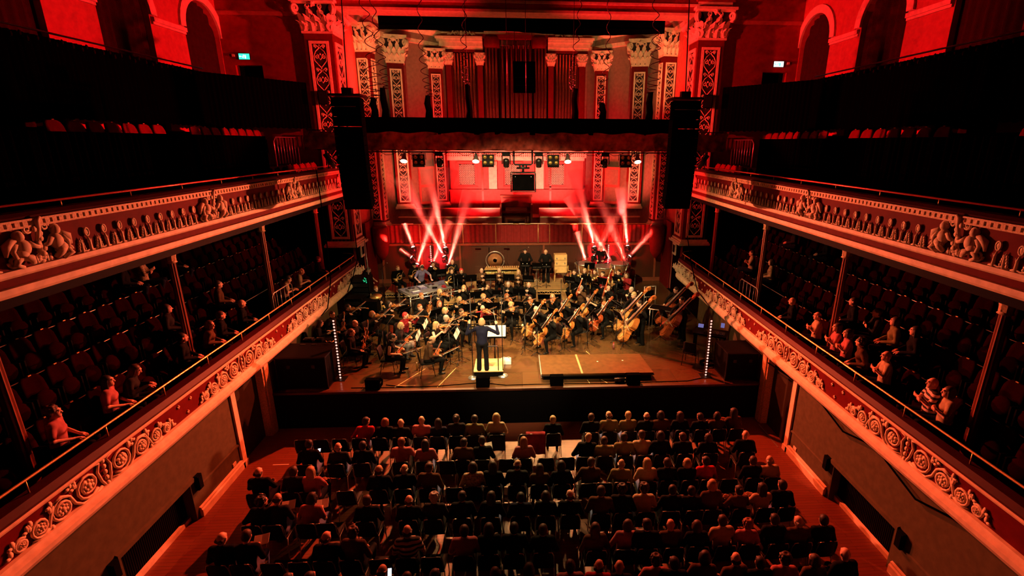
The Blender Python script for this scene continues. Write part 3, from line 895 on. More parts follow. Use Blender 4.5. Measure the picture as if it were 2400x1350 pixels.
for x in (-2.95, -.25, 2.35):
    b = MB()
    w, h = .92, 1.18; zc = 6.55
    for a0, a1, c0, c1 in ((-.62, .62, zc - .75, zc - .68), (-.62, .62, zc + .68, zc + .75), (-.62, -.55, zc - .7, zc + .7), (.55, .62, zc - .7, zc + .7)):
        b.span((x + a0, -.02, c0), (x + a1, .06, c1))
    p = obj('grille_frame', b, ['wall_red'], org)
    b = MB().span((x - w / 2, .02, zc - h / 2), (x + w / 2, .045, zc + h / 2), 1)
    n = 13
    for k in range(-n, n + 1):
        c = k * .105
        for sg in (-1, 1):
            # diagonal laths clipped to the panel
            pts = []
            for tt in np.linspace(-1.2, 1.2, 49):
                u = tt; v = sg * tt + c
                if abs(u) <= w / 2 and abs(v) <= h / 2: pts.append((u, v))
            if len(pts) > 1:
                (u0, v0), (u1, v1) = pts[0], pts[-1]
                d = Vector((u1 - u0, 0, v1 - v0)); nn = Vector((-d.z, 0, d.x)).normalized() * .0125
                A = Vector((x + u0, -.005, zc + v0)); B = Vector((x + u1, -.005, zc + v1))
                b.add([A - nn, B - nn, B + nn, A + nn], [(0, 1, 2, 3)])
    obj('lattice', b, ['cream', 'black_paint'], org)
for x in (-1.42, 1.35):
    b = MB().span((x - .24, -.1, 5.72), (x + .24, .06, 7.1)); obj('white_pilaster', b, ['cream'], org)
    b = MB()
    for k in range(5):
        b.tube([(x - .2 + .1 * k, -.1, 7.05), (x - .22 + .11 * k, -.2, 7.3), (x - .2 + .1 * k, -.14, 7.36)], [.04, .05, .03], 6)
    obj('corbel', b, ['cream'], org)
# upper case: towers, pipes, caps
for sg in (-1, 1):
    b = MB()
    xa, xb = sg * 1.80, sg * 4.05
    b.span((xa, -.05, 13.15), (xb, .4, 13.32), 1)
    for g, z0, z1 in ((.02, 13.3, 13.42), (.12, 13.42, 13.66), (.24, 13.66, 13.78), (.30, 13.78, 13.9)):
        b.span((xa - sg * .0, -.1 - g, z0), (xb + sg * g, .4, z1), 0)
    obj('tower_cornice', b, ['cream', 'red_paint'], org)
    b = MB()
    xc = sg * 2.95
    for q in (-1, 1):
        b.tube([(xc + q * u, -.1, 13.95 + v) for u, v in spiral(.28, .14, .16, .04, PI / 2, q * 1.3 * q)], .035, 5)
        b.tube([(xc + q * u, -.1, 13.95 + v) for u, v in spiral(.68, .08, .10, .03, PI / 2, 1.3)], .03, 5)
        b.tube([(xc + q * .9, -.1, 13.93), (xc + q * .55, -.1, 14.05), (xc + q * .35, -.1, 14.36), (xc, -.1, 14.42)], .035, 5)
    b.lathe([(.06, 13.95), (.12, 14.05), (.05, 14.25), (.14, 14.45), (.16, 14.55), (.02, 14.56)], 10, (xc, -.1, 0))
    obj('crest', b, ['cream'], org)
    for x in (1.98, 3.72):
        p = thing('tmp', None, None)
        bpy.data.objects.remove(p)
        b = capital_mb(.36, .25, .62)
        c = obj('small_capital', b, ['cream'], org, (sg * x, -.05, 12.5))
        obj('case_post', MB().span((sg * x - .15, -.12, 7.95), (sg * x + .15, .1, 12.5)), ['red_paint'], org)
    for k in range(7):
        x = sg * (2.33 + .175 * k)
        zb = 9.3 + .06 * abs(k - 3)
        b = MB().lathe([(.02, 8.0), (.05, zb - .5), (.082, zb - .35), (.082, zb), (.085, 13.1)], 12)
        b.box((0, -.08, zb - .15), (.07, .03, .16), 0)
        obj('pipe', b, ['pipe_metal'], org, (x, 0, 0))
b = MB().span((-1.72, -.1, 14.05), (1.72, .4, 14.35)); b.span((-1.8, -.16, 13.85), (1.8, .4, 14.05), 1)
for x in (-1.32, 1.32):
    b.lathe([(.42, 13.4), (.46, 13.6), (.46, 13.9), (.40, 14.0)], 18, (x, .1, 0), 1)
obj('center_cornice', b, ['cream', 'red_paint'], org)
xs = [-1.62, -1.44, -1.26, -1.08, -.74, -.48, -.22, .04, .3, .56, .82, 1.12, 1.30, 1.48, 1.66]
for k, x in enumerate(xs):
    r = .095 if 4 <= k <= 10 else .085
    zb = 9.35 if 4 <= k <= 10 else 8.9
    b = MB().lathe([(.02, 7.95), (.05, zb - .6), (r, zb - .4), (r, zb), (r, 13.5)], 12)
    b.box((0, -r, zb - .18), (.08, .03, .2), 0)
    obj('pipe', b, ['pipe_metal'], org, (x, .05 if 4 <= k <= 10 else -.05, 0))
obj('back_panel', MB().span((-4.0, .42, 7.9), (4.0, .5, 13.6)), ['red_paint'], org)
t = thing('organ_console', 'wooden organ console with bench among the choir stalls', 'organ console', (-.24, 27.6, 3.95))
b = MB().span((-.85, .3, 0), (.85, .75, 1.55)); b.span((-.9, .25, 1.5), (.9, .8, 1.6)); b.span((-.78, .25, .95), (.78, .32, 1.45), 1)
obj('case', b, ['mahogany', 'choir_wood'], t)
for x in (-.85, .85):
    obj('side_panel', MB().span((x - .05, -.35, 0), (x + .05, .4, 1.15)), ['mahogany'], t)
obj('keydesk', MB().span((-.8, -.25, .68), (.8, .3, .76)), ['choir_wood'], t)
for k in range(3):
    obj('keyboard', MB().span((-.6, -.2 + .13 * k, .78 + .06 * k), (.6, -.08 + .13 * k, .80 + .06 * k)), ['paper'], t)
b = MB().span((-.6, -.75, .42), (.6, -.42, .48)); b.span((-.58, -.72, 0), (-.5, -.45, .42)); b.span((.5, -.72, 0), (.58, -.45, .42))
obj('bench', b, ['mahogany'], t)
for s, side in SIDES:
    b = MB().span((-.5, -.05, 0), (.5, .05, 2.1)); b.span((-.42, -.07, .15), (.42, -.04, .95), 1); b.span((-.42, -.07, 1.1), (.42, -.04, 1.95), 1); b.ball((.4 * -s, -.09, 1.0), .03, 2, 6, 4)
    o = struct('door_%d' % (4 if s < 0 else 5), b, ['wall_red', 'apse_wall', 'brass'])
    o.location = (s * 5.35, 29.05, 4.95); o.rotation_euler = (0, 0, s * -.75)

# ------------------------------------------------------------------ lighting bar, valance, PA
t = thing('lighting_bar', 'long black lighting truss with crumpled red valance across the stage', 'truss', (0, 19.5, 0))
obj('top_cover', MB().span((-5.75, -.35, 8.66), (5.95, .35, 9.25)), ['black_cloth'], t)
b = MB(); nx, nz = 150, 10; vs = []
for i in range(nx + 1):
    for j in range(nz + 1):
        x = -7.85 + 15.7 * i / nx; z = 8.10 + .62 * j / nz
        e = min(1, (nz - j) / 2)
        y = -.42 + .05 * math.sin(3.1 * x + 5 * z + 1.3 * math.sin(2.3 * x)) + .05 * math.sin(9 * x - 9 * z) + .035 * math.sin(15 * x + 13 * z + math.sin(4 * x))
        vs.append((x, y, z + .03 * math.sin(5 * x) * (1 if j in (0, nz) else 0)))
b.add(vs, [(i * (nz + 1) + j, (i + 1) * (nz + 1) + j, (i + 1) * (nz + 1) + j + 1, i * (nz + 1) + j + 1) for i in range(nx) for j in range(nz)], 0, True)
obj('valance', b, ['drape_red'], t)
for yy, zz in ((-.25, 8.12), (.25, 8.12), (0, 8.55)):
    obj('chord', MB().tube([(-7.8, yy, zz), (7.8, yy, zz)], .03, 6), ['black_metal'], t)
b = MB()
for k in range(52):
    x = -7.8 + .3 * k
    b.tube([(x, -.25, 8.12), (x + .15, .25, 8.12), (x + .3, -.25, 8.12)], .012, 4)
    b.tube([(x, -.25, 8.12), (x + .15, 0, 8.55), (x + .3, .25, 8.12)], .012, 4)
obj('lacing', b, ['black_metal'], t)
obj('lamp_pipe', MB().tube([(-5.6, -.2, 8.03), (5.9, -.2, 8.03)], .024, 8), ['black_metal'], t)
for k in range(12):
    x = -5.2 + .95 * k
    obj('cable_loop', MB().tube([(x, -.22, 8.03), (x + .2, -.24, 7.92), (x + .42, -.24, 7.93), (x + .62, -.22, 8.03)], .010, 5), ['black_cloth'], t)
BARY = 19.3
ordn = ('first', 'second', 'third', 'fourth')
for k, x in enumerate((-4.32, -1.66, 1.80, 4.48)):
    t = thing('par_can', 'shiny bell-shaped spotlight glowing warm on the lighting bar, %s from the left' % ordn[k], 'stage light', (x, BARY, 7.98), 0, 'bell spotlights on the bar')
    mt = Matrix.Rotation(math.radians(-34), 3, 'X')
    b = MB().lathe([(.045, 0), (.06, -.06), (.075, -.14), (.13, -.32), (.135, -.34)], 18, (0, 0, 0), 0, mt)
    obj('housing', b, ['steel'], t)
    obj('lens', MB().lathe([(.001, -.352), (.08, -.350), (.128, -.342)], 18, (0, 0, 0), 0, mt), ['lamp_warm'], t)
    obj('yoke', MB().tube([(-.09, 0, -.12), (-.09, 0, .02), (0, 0, .05), (.09, 0, .02), (.09, 0, -.12)], .012, 5), ['black_metal'], t)
for k, x in enumerate((-3.80, -1.21, 1.26, 4.04)):
    t = thing('blinder_light', 'square four-eyed blinder light on the lighting bar, %s from the left' % ordn[k], 'stage light', (x, BARY, 7.95), 0, 'four-eyed blinders on the bar')
    mt = Matrix.Rotation(math.radians(16), 3, 'X')
    b = MB().box((0, .03, -.20), (.46, .14, .40), 0, 0, None)
    obj('housing', b, ['black_metal'], t)
    for i in (-1, 1):
        for j in (-1, 1):
            c = (i * .115, -.05, -.20 + j * .10)
            obj('lens', MB().ball(c, (.075, .03, .07), 0, 14, 6), ['lens_gold'], t)
    obj('yoke', MB().tube([(-.26, 0, -.2), (-.26, 0, .03), (.26, 0, .03), (.26, 0, -.2)], .014, 5), ['black_metal'], t)
    obj('barn_door', MB().box((0, -.10, -.42), (.44, .02, .10), 0, 0, Matrix.Rotation(.7, 3, 'X')), ['black_metal'], t)
for k, x in enumerate((-3.04, -.53, .71, 3.24)):
    t = thing('moving_head', 'black moving-head light hanging on the lighting bar, %s from the left' % ordn[k], 'stage light', (x, BARY, 8.0), 0, 'moving heads on the bar')
    obj('base', MB().box((0, 0, -.05), (.30, .22, .12)), ['black_gloss'], t)
    for q in (-1, 1):
        obj('arm', MB().span((q * .13, -.06, -.40), (q * .17, .06, -.08)), ['black_gloss'], t)
    mt = Matrix.Rotation(math.radians(10), 3, 'X')
    obj('head', MB().lathe([(.04, .16), (.11, .12), (.125, 0), (.11, -.16), (.10, -.19)], 16, (0, 0, -.33), 0, mt), ['black_gloss'], t)
    obj('lens', MB().lathe([(.001, -.185), (.09, -.185)], 16, (0, 0, -.33), 0, mt), ['black_gloss'], t)
    obj('chrome_ring', MB().tube([(.12 * math.cos(a), -.125, -.24 + .06 * math.sin(a)) for a in [PI * i / 8 for i in range(9)]], .010, 5), ['steel'], t)
# hung centre monitor in a yoke
t = thing('hung_monitor', 'black flown monitor box in a tube frame under the lighting bar', 'monitor', (.11, 19.4, 0))
obj('cabinet', MB().box((0, 0, 6.92), (.84, .5, .56)), ['black_cloth'], t)
b = MB()
for x in (-.47, .47):
    for y in (-.28, .28):
        b.tube([(x, y, 6.58), (x, y, 7.28)], .02, 6)
for z in (6.58, 7.28):
    b.tube([(-.47, -.28, z), (.47, -.28, z), (.47, .28, z), (-.47, .28, z), (-.47, -.28, z)], .02, 6)
obj('frame', b, ['black_metal'], t)
obj('yoke', MB().tube([(-.35, 0, 8.1), (-.35, 0, 7.62), (-.3, 0, 7.58), (.3, 0, 7.58), (.35, 0, 7.62), (.35, 0, 8.1)], .035, 8), ['black_metal'], t)
obj('clamp', MB().tube([(-.25, 0, 7.45), (.25, 0, 7.45)], .04, 8).tube([(0, 0, 7.58), (0, 0, 7.3)], .05, 8).tube([(-.12, 0, 7.58), (-.12, 0, 7.45)], .04, 6).tube([(.12, 0, 7.58), (.12, 0, 7.45)], .04, 6), ['black_metal'], t)
for x in (-.44, .44):
    obj('chain', MB().tube([(x, 0, 7.28), (x * .9, 0, 8.1)], .008, 5), ['black_metal'], t)
for x in (-.3, .3):
    obj('indicator', MB().ball((x, -.26, 7.14), .012, 0, 6, 4), ['white'], t)
# hanging screen box in front of the organ
t = thing('hung_speaker', 'black box speaker hung in front of the organ pipes', 'speaker', (.24, 26.0, 0))
obj('cabinet', MB().span((-.54, -.3, 10.75), (.54, .3, 12.12)), ['black_cloth'], t)
for z in (11.05, 11.4, 11.95):
    obj('grille_bar', MB().span((-.42, -.33, z), (.42, -.3, z + .015)), ['black_metal'], t)
for x in (-.45, .38):
    obj('wire', MB().tube([(x, 0, 12.1), (x, 0, 15.6)], .012, 5), ['black_metal'], t)
b = MB(); vs = []; n = 60
for i in range(n + 1):
    x = -6.15 + 12.75 * i / n
    vs += [(x, .04 * math.sin(i * 1.7), 13.12 + .1 * math.sin(i * .11)), (x, .04 * math.sin(i * 1.7), 13.82)]
b.add(vs, [(2 * i, 2 * i + 2, 2 * i + 3, 2 * i + 1) for i in range(n)], 0, True)
b.span((-6.1, -.1, 13.15), (6.5, .1, 13.3))
tag(obj('border_drape', b, ['black_cloth'], None, (0, 24.3, 0)), 'black border drape hung high across the apse opening', 'drape')
# line arrays
for s, side in SIDES:
    x0 = s * 5.25
    t = thing('line_array', 'tall black line array speaker hung at the %s of the stage' % side, 'speaker', (x0, 16.4, 0), 0, 'line arrays')
    z = 9.72; yy = 0.0; tl = 0.0
    obj('flying_frame', MB().box((0, 0, z + .02), (.95, .75, .06)).box((0, 0, z + .14), (.3, .2, .2)), ['black_metal'], t)
    z -= .04
    for k in range(12):
        hgt = .28
        b = MB()
        m = Matrix.Rotation(math.radians(tl), 3, 'X')
        b.prism([(-.43, -.3), (.43, -.3), (.36, .34), (-.36, .34)], -hgt / 2 + .006, hgt / 2 - .006, lambda u, v, d: m @ Vector((u, v, d)))
        o = obj('cabinet', b, ['black_cloth'], t, (0, yy, z - hgt / 2))
        if k == 1:
            obj('reflective_strip', MB().span((-.40, -.32, z + .0), (.30, -.31, z + .012)), ['steel'], t)
        z -= hgt * math.cos(math.radians(tl)); yy += hgt * math.sin(math.radians(tl)) * .9
        tl += .35 + .16 * k
    for dx in (0,):
        obj('hoist_chain', MB().tube([(dx, 0, 9.9), (dx - s * .25, 0, 15.9)], .018, 6), ['black_metal'], t)
    for dx in (s * -.6,):
        obj('side_cable', MB().tube([(s * .5, .5, 9.7), (s * .55, .45, 8.5), (s * .45, .5, 7.4), (s * .5, .6, 6.3)], .03, 6), ['black_cloth'], t)
# coiled cables and socks rising from the bar
CO = [(-5.35, 9.9, .26, 15.9), (-4.96, 10.25, .16, 15.9), (-3.37, 10.0, .14, 15.9), (-1.88, 10.4, .14, 15.9), (2.07, 10.3, .13, 15.9), (3.12, 9.8, .13, 15.9), (4.9, 10.2, .22, 15.9)]
cn = ('leftmost', 'second from the left', 'third from the left', 'just left of the organ centre', 'just right of the organ centre', 'second from the right', 'rightmost')
for k, (x, zb, rad, zt) in enumerate(CO):
    t = thing('coiled_cable', 'black coiled cable above the lighting bar, %s' % cn[k], 'cable', (x, 19.5, 0), 0, 'coiled cables over the bar')
    P = []
    n = 150
    for i in range(n + 1):
        f = i / n
        zz = zb + (zt - zb) * f ** 1.7
        a = 2 * PI * 13 * f ** .8 + k
        rr = rad * (.55 + .45 * math.sin(PI * min(1, f * 1.8)))
        P.append((rr * math.cos(a) + .12 * math.sin(f * 5 + k), rr * math.sin(a), zz))
    obj('coil', MB().tube(P, .014, 5), ['black_gloss'], t)
    obj('cable_sock', MB().tube([(0, 0, 9.2), (.03, 0, 9.5), (-.02, 0, (9.5 + zb) / 2), (.02 * (-1) ** k, 0, zb + .02)], [.14, .12, .12, .09], 10), ['black_cloth'], t)
for k, x in enumerate((-.45, .24, -1.9, 1.98)):
    tag(obj('hanging_wire', MB().tube([(x, 0, 9.2), (x, 0, 15.9)], .010, 5), ['black_metal'], None, (0, 19.55, 0)), 'thin straight wire above the lighting bar, %s' % ('left of centre', 'right of centre', 'beside the left centre coil', 'beside the right centre coil')[k], 'wire')

# ------------------------------------------------------------------ beam lights and haze on the stage rear
def haze_mat():
    m = bpy.data.materials.new('stage_haze')
    m.use_nodes = True
    nt = m.node_tree
    nt.nodes.remove(nt.nodes['Principled BSDF'])
    v = nt.nodes.new('ShaderNodeVolumeScatter')
    v.inputs['Color'].default_value = (.95, .9, .9, 1)
    v.inputs['Anisotropy'].default_value = .0
    tc = nt.nodes.new('ShaderNodeTexCoord')
    nz = nt.nodes.new('ShaderNodeTexNoise'); nz.inputs['Scale'].default_value = 1.3; nz.inputs['Detail'].default_value = 3
    mr = nt.nodes.new('ShaderNodeMapRange')
    mr.inputs[1].default_value = .3; mr.inputs[2].default_value = .7; mr.inputs[3].default_value = .35; mr.inputs[4].default_value = 1.15
    nt.links.new(tc.outputs['Object'], nz.inputs['Vector'])
    nt.links.new(nz.outputs['Fac'], mr.inputs[0])
    nt.links.new(mr.outputs[0], v.inputs['Density'])
    nt.links.new(v.outputs[0], nt.nodes['Material Output'].inputs['Volume'])
    return m
M['haze'] = haze_mat()
# (x, z, target x, target z, length) at the tower plane
BEAMS = [(-5.43, 3.25, -5.75, 4.35, 1.3, 0.0), (-5.51, 2.74, -6.0, 3.12, .75, .0), (-5.32, 2.36, -4.2, 5.4, 5.2, .35), (-3.89, 2.75, -5.3, 5.3, 4.6, .35), (-3.82, 3.2, -4.7, 7.2, 5.6, .5), (-3.76, 2.28, -2.9, 5.0, 4.0, .4), (-4.6, 2.2, -3.7, 4.4, 2.6, .3),
         (3.79, 3.2, 3.2, 5.6, 4.2, .5), (3.78, 2.72, 5.0, 4.9, 4.2, .3), (5.51, 3.23, 5.35, 5.4, 3.2, .5), (5.60, 2.71, 7.3, 4.6, 2.8, .1), (5.56, 2.23, 4.35, 5.1, 4.4, .3), (4.75, 2.35, 3.3, 4.6, 4.2, .35), (3.42, 2.3, 3.05, 3.5, 1.8, .2)]
bl = ['upper outer', 'middle outer', 'lower outer', 'middle inner', 'upper inner', 'lower inner', 'floor',
      'upper inner', 'middle inner', 'upper outer', 'middle outer', 'lower outer', 'floor', 'lower inner']
for k, (x, z, tx, tz, L, yd) in enumerate(BEAMS):
    side = 'left' if k < 7 else 'right'
    d = Vector((tx - x, yd * 2.0, tz - z)).normalized()
    t = thing('tower_spotlight', '%s red beam light of the %s rear light tower, lens glowing' % (bl[k], side), 'stage light', (x, 24.7, z), 0, 'beam lights on the rear towers')
    q = d.to_track_quat('Z', 'Y').to_matrix()
    obj('base', MB().box((0, .1, -.24), (.24, .2, .12)), ['black_gloss'], t)
    for q_ in (-1, 1): obj('arm', MB().span((q_ * .15, -.03, -.22), (q_ * .11, .05, .03)), ['black_gloss'], t)
    obj('head', MB().lathe([(.05, -.2), (.095, -.16), (.105, .0), (.095, .055)], 14, (0, 0, 0), 0, q), ['black_gloss'], t)
    lens = MB().ball((0, 0, .05), (.09, .09, .045), 0, 12, 6, None)
    b = MB(); b.join(lens, q.to_4x4()); obj('lens', b, ['lens_red'], t)
    b = MB().lathe([(.001, .11), (.09, .11), (.09 + .046 * L, L * .55), (.09 + .082 * L, L), (.001, L)], 16, (0, 0, 0), 0, q)
    tag(obj('lit_haze', b, ['haze'], t), None, None, None, 'stuff')
    dl = bpy.data.lights.new('beam', 'SPOT')
    dl.energy = 52000 if k not in (1, 10) else 22000; dl.color = (1.0, .075, .05); dl.spot_size = math.radians(10); dl.spot_blend = 1.0; dl.shadow_soft_size = .05
    lo = bpy.data.objects.new('beam', dl); COL.objects.link(lo); lo.parent = t
    lo.location = d * .12; lo.rotation_euler = d.to_track_quat('-Z', 'Y').to_euler()
for k, (x, z0, z1) in enumerate(((-5.42, 1.2, 3.4), (-3.83, 1.2, 3.4), (3.8, 1.2, 3.4), (5.56, 1.2, 3.4))):
    t = thing('light_tower', 'slim black stand carrying beam lights on the stage rear, %s' % ('far left', 'left of the back door', 'beside the timpani', 'far right')[k], 'light stand', (x, 24.95, 0), 0, 'rear light stands')
    obj('pole', MB().tube([(0, 0, z0), (0, 0, z1)], .03, 8), ['black_metal'], t)
    obj('foot_plate', MB().box((0, 0, z0 + .02), (.6, .5, .04)), ['black_metal'], t)
def batten(label, x, y, z0, z1, n, group):
    t = thing('led_batten', label, 'stage light', (x, y, z0), 0, group)
    h = z1 - z0
    obj('housing', MB().box((0, .04, h / 2), (.085, .06, h)), ['black_gloss'], t)
    me = MB().ball((0, 0, 0), (.030, .014, .030), 0, 10, 5).mesh('lamp', ['lamp_dot'])
    for i in range(n):
        obj('lamp', me, None, t, (0, .0, .06 + (h - .12) * i / (n - 1)))
    obj('floor_base', MB().box((0, .04, .01), (.34, .34, .02)), ['black_metal'], t)
    obj('stand', MB().tube([(.0, .12, .0), (.0, .12, h * .97)], .022, 6), ['black_metal'], t)
batten('tall vertical strip of glowing pink dots at the left front of the stage', -5.72, 14.35, 1.2, 3.22, 20, 'vertical dot lights')
batten('tall vertical strip of glowing pink dots at the right front of the stage', 5.89, 14.05, 1.2, 3.16, 20, 'vertical dot lights')
batten('short vertical dot light at the left stage rear', -4.62, 24.9, 2.45, 3.35, 9, 'vertical dot lights')
batten('short vertical dot light behind the timpani', 4.55, 24.9, 2.3, 3.35, 10, 'vertical dot lights')
# ------------------------------------------------------------------ bodies: one smooth skin per figure from a blended distance field
def V3(*a): return np.array(a if len(a) == 3 else a[0], dtype=np.float64)

def cap_(a, b, ra, rb, k=.03): return ('c', V3(a), V3(b), ra, rb, k)
def ell_(c, r, k=.03, R=None): return ('e', V3(c), V3(r), k, R)

def surface(prims, h):
    lo = np.full(3, 1e9); hi = np.full(3, -1e9)
    bbs = []
    for p in prims:
        if p[0] == 'c':
            m = max(p[3], p[4]); a = np.minimum(p[1], p[2]) - m; b = np.maximum(p[1], p[2]) + m
        else:
            m = p[2].max() if p[4] is not None else p[2]; a = p[1] - m; b = p[1] + m
        bbs.append((a, b)); lo = np.minimum(lo, a); hi = np.maximum(hi, b)
    lo -= 3 * h; hi += 3 * h
    n = np.ceil((hi - lo) / h).astype(int) + 1
    F = np.full(n, 1.0)
    for p, (a, b) in zip(prims, bbs):
        k = p[5] if p[0] == 'c' else p[3]
        m = k + 2.5 * h
        i0 = np.maximum(((a - m - lo) / h).astype(int), 0); i1 = np.minimum(((b + m - lo) / h).astype(int) + 2, n)
        g = np.meshgrid(*[lo[q] + h * np.arange(i0[q], i1[q]) for q in range(3)], indexing='ij')
        P = np.stack(g, -1)
        if p[0] == 'c':
            ab = p[2] - p[1]; L = max(ab @ ab, 1e-9)
            t = np.clip(((P - p[1]) @ ab) / L, 0, 1)
            d = np.linalg.norm(P - p[1] - t[..., None] * ab, axis=-1) - (p[3] + (p[4] - p[3]) * t)
        else:
            Q = P - p[1]
            if p[4] is not None: Q = Q @ p[4]
            q = np.linalg.norm(Q / p[2], axis=-1)
            d = (q - 1) * p[2].min()
        sl = tuple(slice(i0[q], i1[q]) for q in range(3))
        f = F[sl]
        hh = np.maximum(k - np.abs(f - d), 0) / max(k, 1e-6)
        F[sl] = np.minimum(f, d) - hh * hh * k * .25
    # surface nets
    neg = F < 0
    cells = np.zeros(np.array(F.shape) - 1, bool)
    acc = np.zeros(cells.shape + (3,)); cnt = np.zeros(cells.shape)
    cs = cells.shape
    sl = lambda o: tuple(slice(o[q], o[q] + cs[q]) for q in range(3))
    E = []
    for ax in range(3):
        for u in (0, 1):
            for w in (0, 1):
                o = [0, 0, 0]; q1, q2 = [q for q in range(3) if q != ax]
                o[q1] = u; o[q2] = w
                o2 = list(o); o2[ax] = 1
                a = F[sl(o)]; b = F[sl(o2)]
                cr = neg[sl(o)] != neg[sl(o2)]
                t = np.where(cr, a / np.where(cr, a - b, 1), 0)
                off = np.array(o, float)
                for q in range(3):
                    acc[..., q] += np.where(cr, off[q] + (t if q == ax else 0), 0)
                cnt += cr
    act = cnt > 0
    idx = -np.ones(cs, int); idx[act] = np.arange(act.sum())
    pos = acc[act] / cnt[act][:, None] + np.argwhere(act)
    verts = lo + h * pos
    faces = []
    for ax in range(3):
        q1, q2 = [q for q in range(3) if q != ax]
        s0 = [slice(1, -1)] * 3; s0[ax] = slice(0, -1)
        s1 = list(s0); s1[ax] = slice(1, None)
        a = neg[tuple(s0)]; b = neg[tuple(s1)]
        W = np.argwhere(a != b)
        if not len(W): continue
        sg = a[tuple(W.T)]
        base = W.copy()
        for q in range(3):
            if q != ax: base[:, q] += 1
        def at(d1, d2):
            c = base.copy(); c[:, q1] += d1; c[:, q2] += d2
            return idx[tuple(c.T)]
        quad = np.stack([at(-1, -1), at(0, -1), at(0, 0), at(-1, 0)], 1)
        if ax == 1: sg = ~sg
        quad[~sg] = quad[~sg][:, ::-1]
        faces.append(quad)
    faces = np.concatenate(faces)
    return verts, faces[(faces >= 0).all(1)]

def sdf_mb(prims, h, mi=0, mb=None):
    v, f = surface(prims, h)
    mb = mb or MB()
    n = len(mb.v)
    mb.v.extend(map(tuple, v.tolist())); mb.f.extend(map(tuple, (f + n).tolist()))
    mb.m.extend([mi] * len(f)); mb.s.extend([True] * len(f))
    return mb

def rotx(a): c, s = math.cos(a), math.sin(a); return np.array([[1, 0, 0], [0, c, -s], [0, s, c]])
def rotz(a): c, s = math.cos(a), math.sin(a); return np.array([[c, -s, 0], [s, c, 0], [0, 0, 1]])

def hand(mb, wrist, fd, pn, side, curl=.6, mi=0):
    """five tapered, bent fingers of unequal length on a palm; returns palm primitives for the body field"""
    w = V3(wrist); fd = V3(fd) / np.linalg.norm(fd); pn = V3(pn) - fd * (V3(pn) @ fd); pn /= np.linalg.norm(pn)
    sd = np.cross(fd, pn) * side
    pal = w + fd * .05
    prims = [cap_(w, pal + sd * .012, .024, .026, .02), cap_(w + fd * .02 - sd * .015, pal + fd * .02 - sd * .022, .020, .019, .02), cap_(w + fd * .02 + sd * .015, pal + fd * .025 + sd * .022, .020, .019, .02)]
    for k, (o, L) in enumerate(((.030, .070), (.010, .080), (-.010, .074), (-.029, .058))):
        p = pal + fd * .028 + sd * o; d = fd.copy(); pts = [p - fd * .01]; 
        for j, q in enumerate((.44, .32, .24)):
            a = curl * (.35 + .4 * j)
            d = d * math.cos(a) + pn * math.sin(a) if j == 0 else d + pn * math.sin(a) * 1.1
            d /= np.linalg.norm(d)
            pts.append(pts[-1] + d * L * q)
        mb.tube(pts, [.0105, .010, .009, .007], 5, mi)
    p = w + fd * .025 + sd * .026
    d1 = sd * .7 + fd * .6 + pn * .35; d2 = fd * .9 + sd * .15 + pn * .4
    mb.tube([p - sd * .01, p + d1 * .032, p + d1 * .032 + d2 * .028, p + d1 * .03 + d2 * .05], [.014, .012, .010, .007], 5, mi)
    return prims

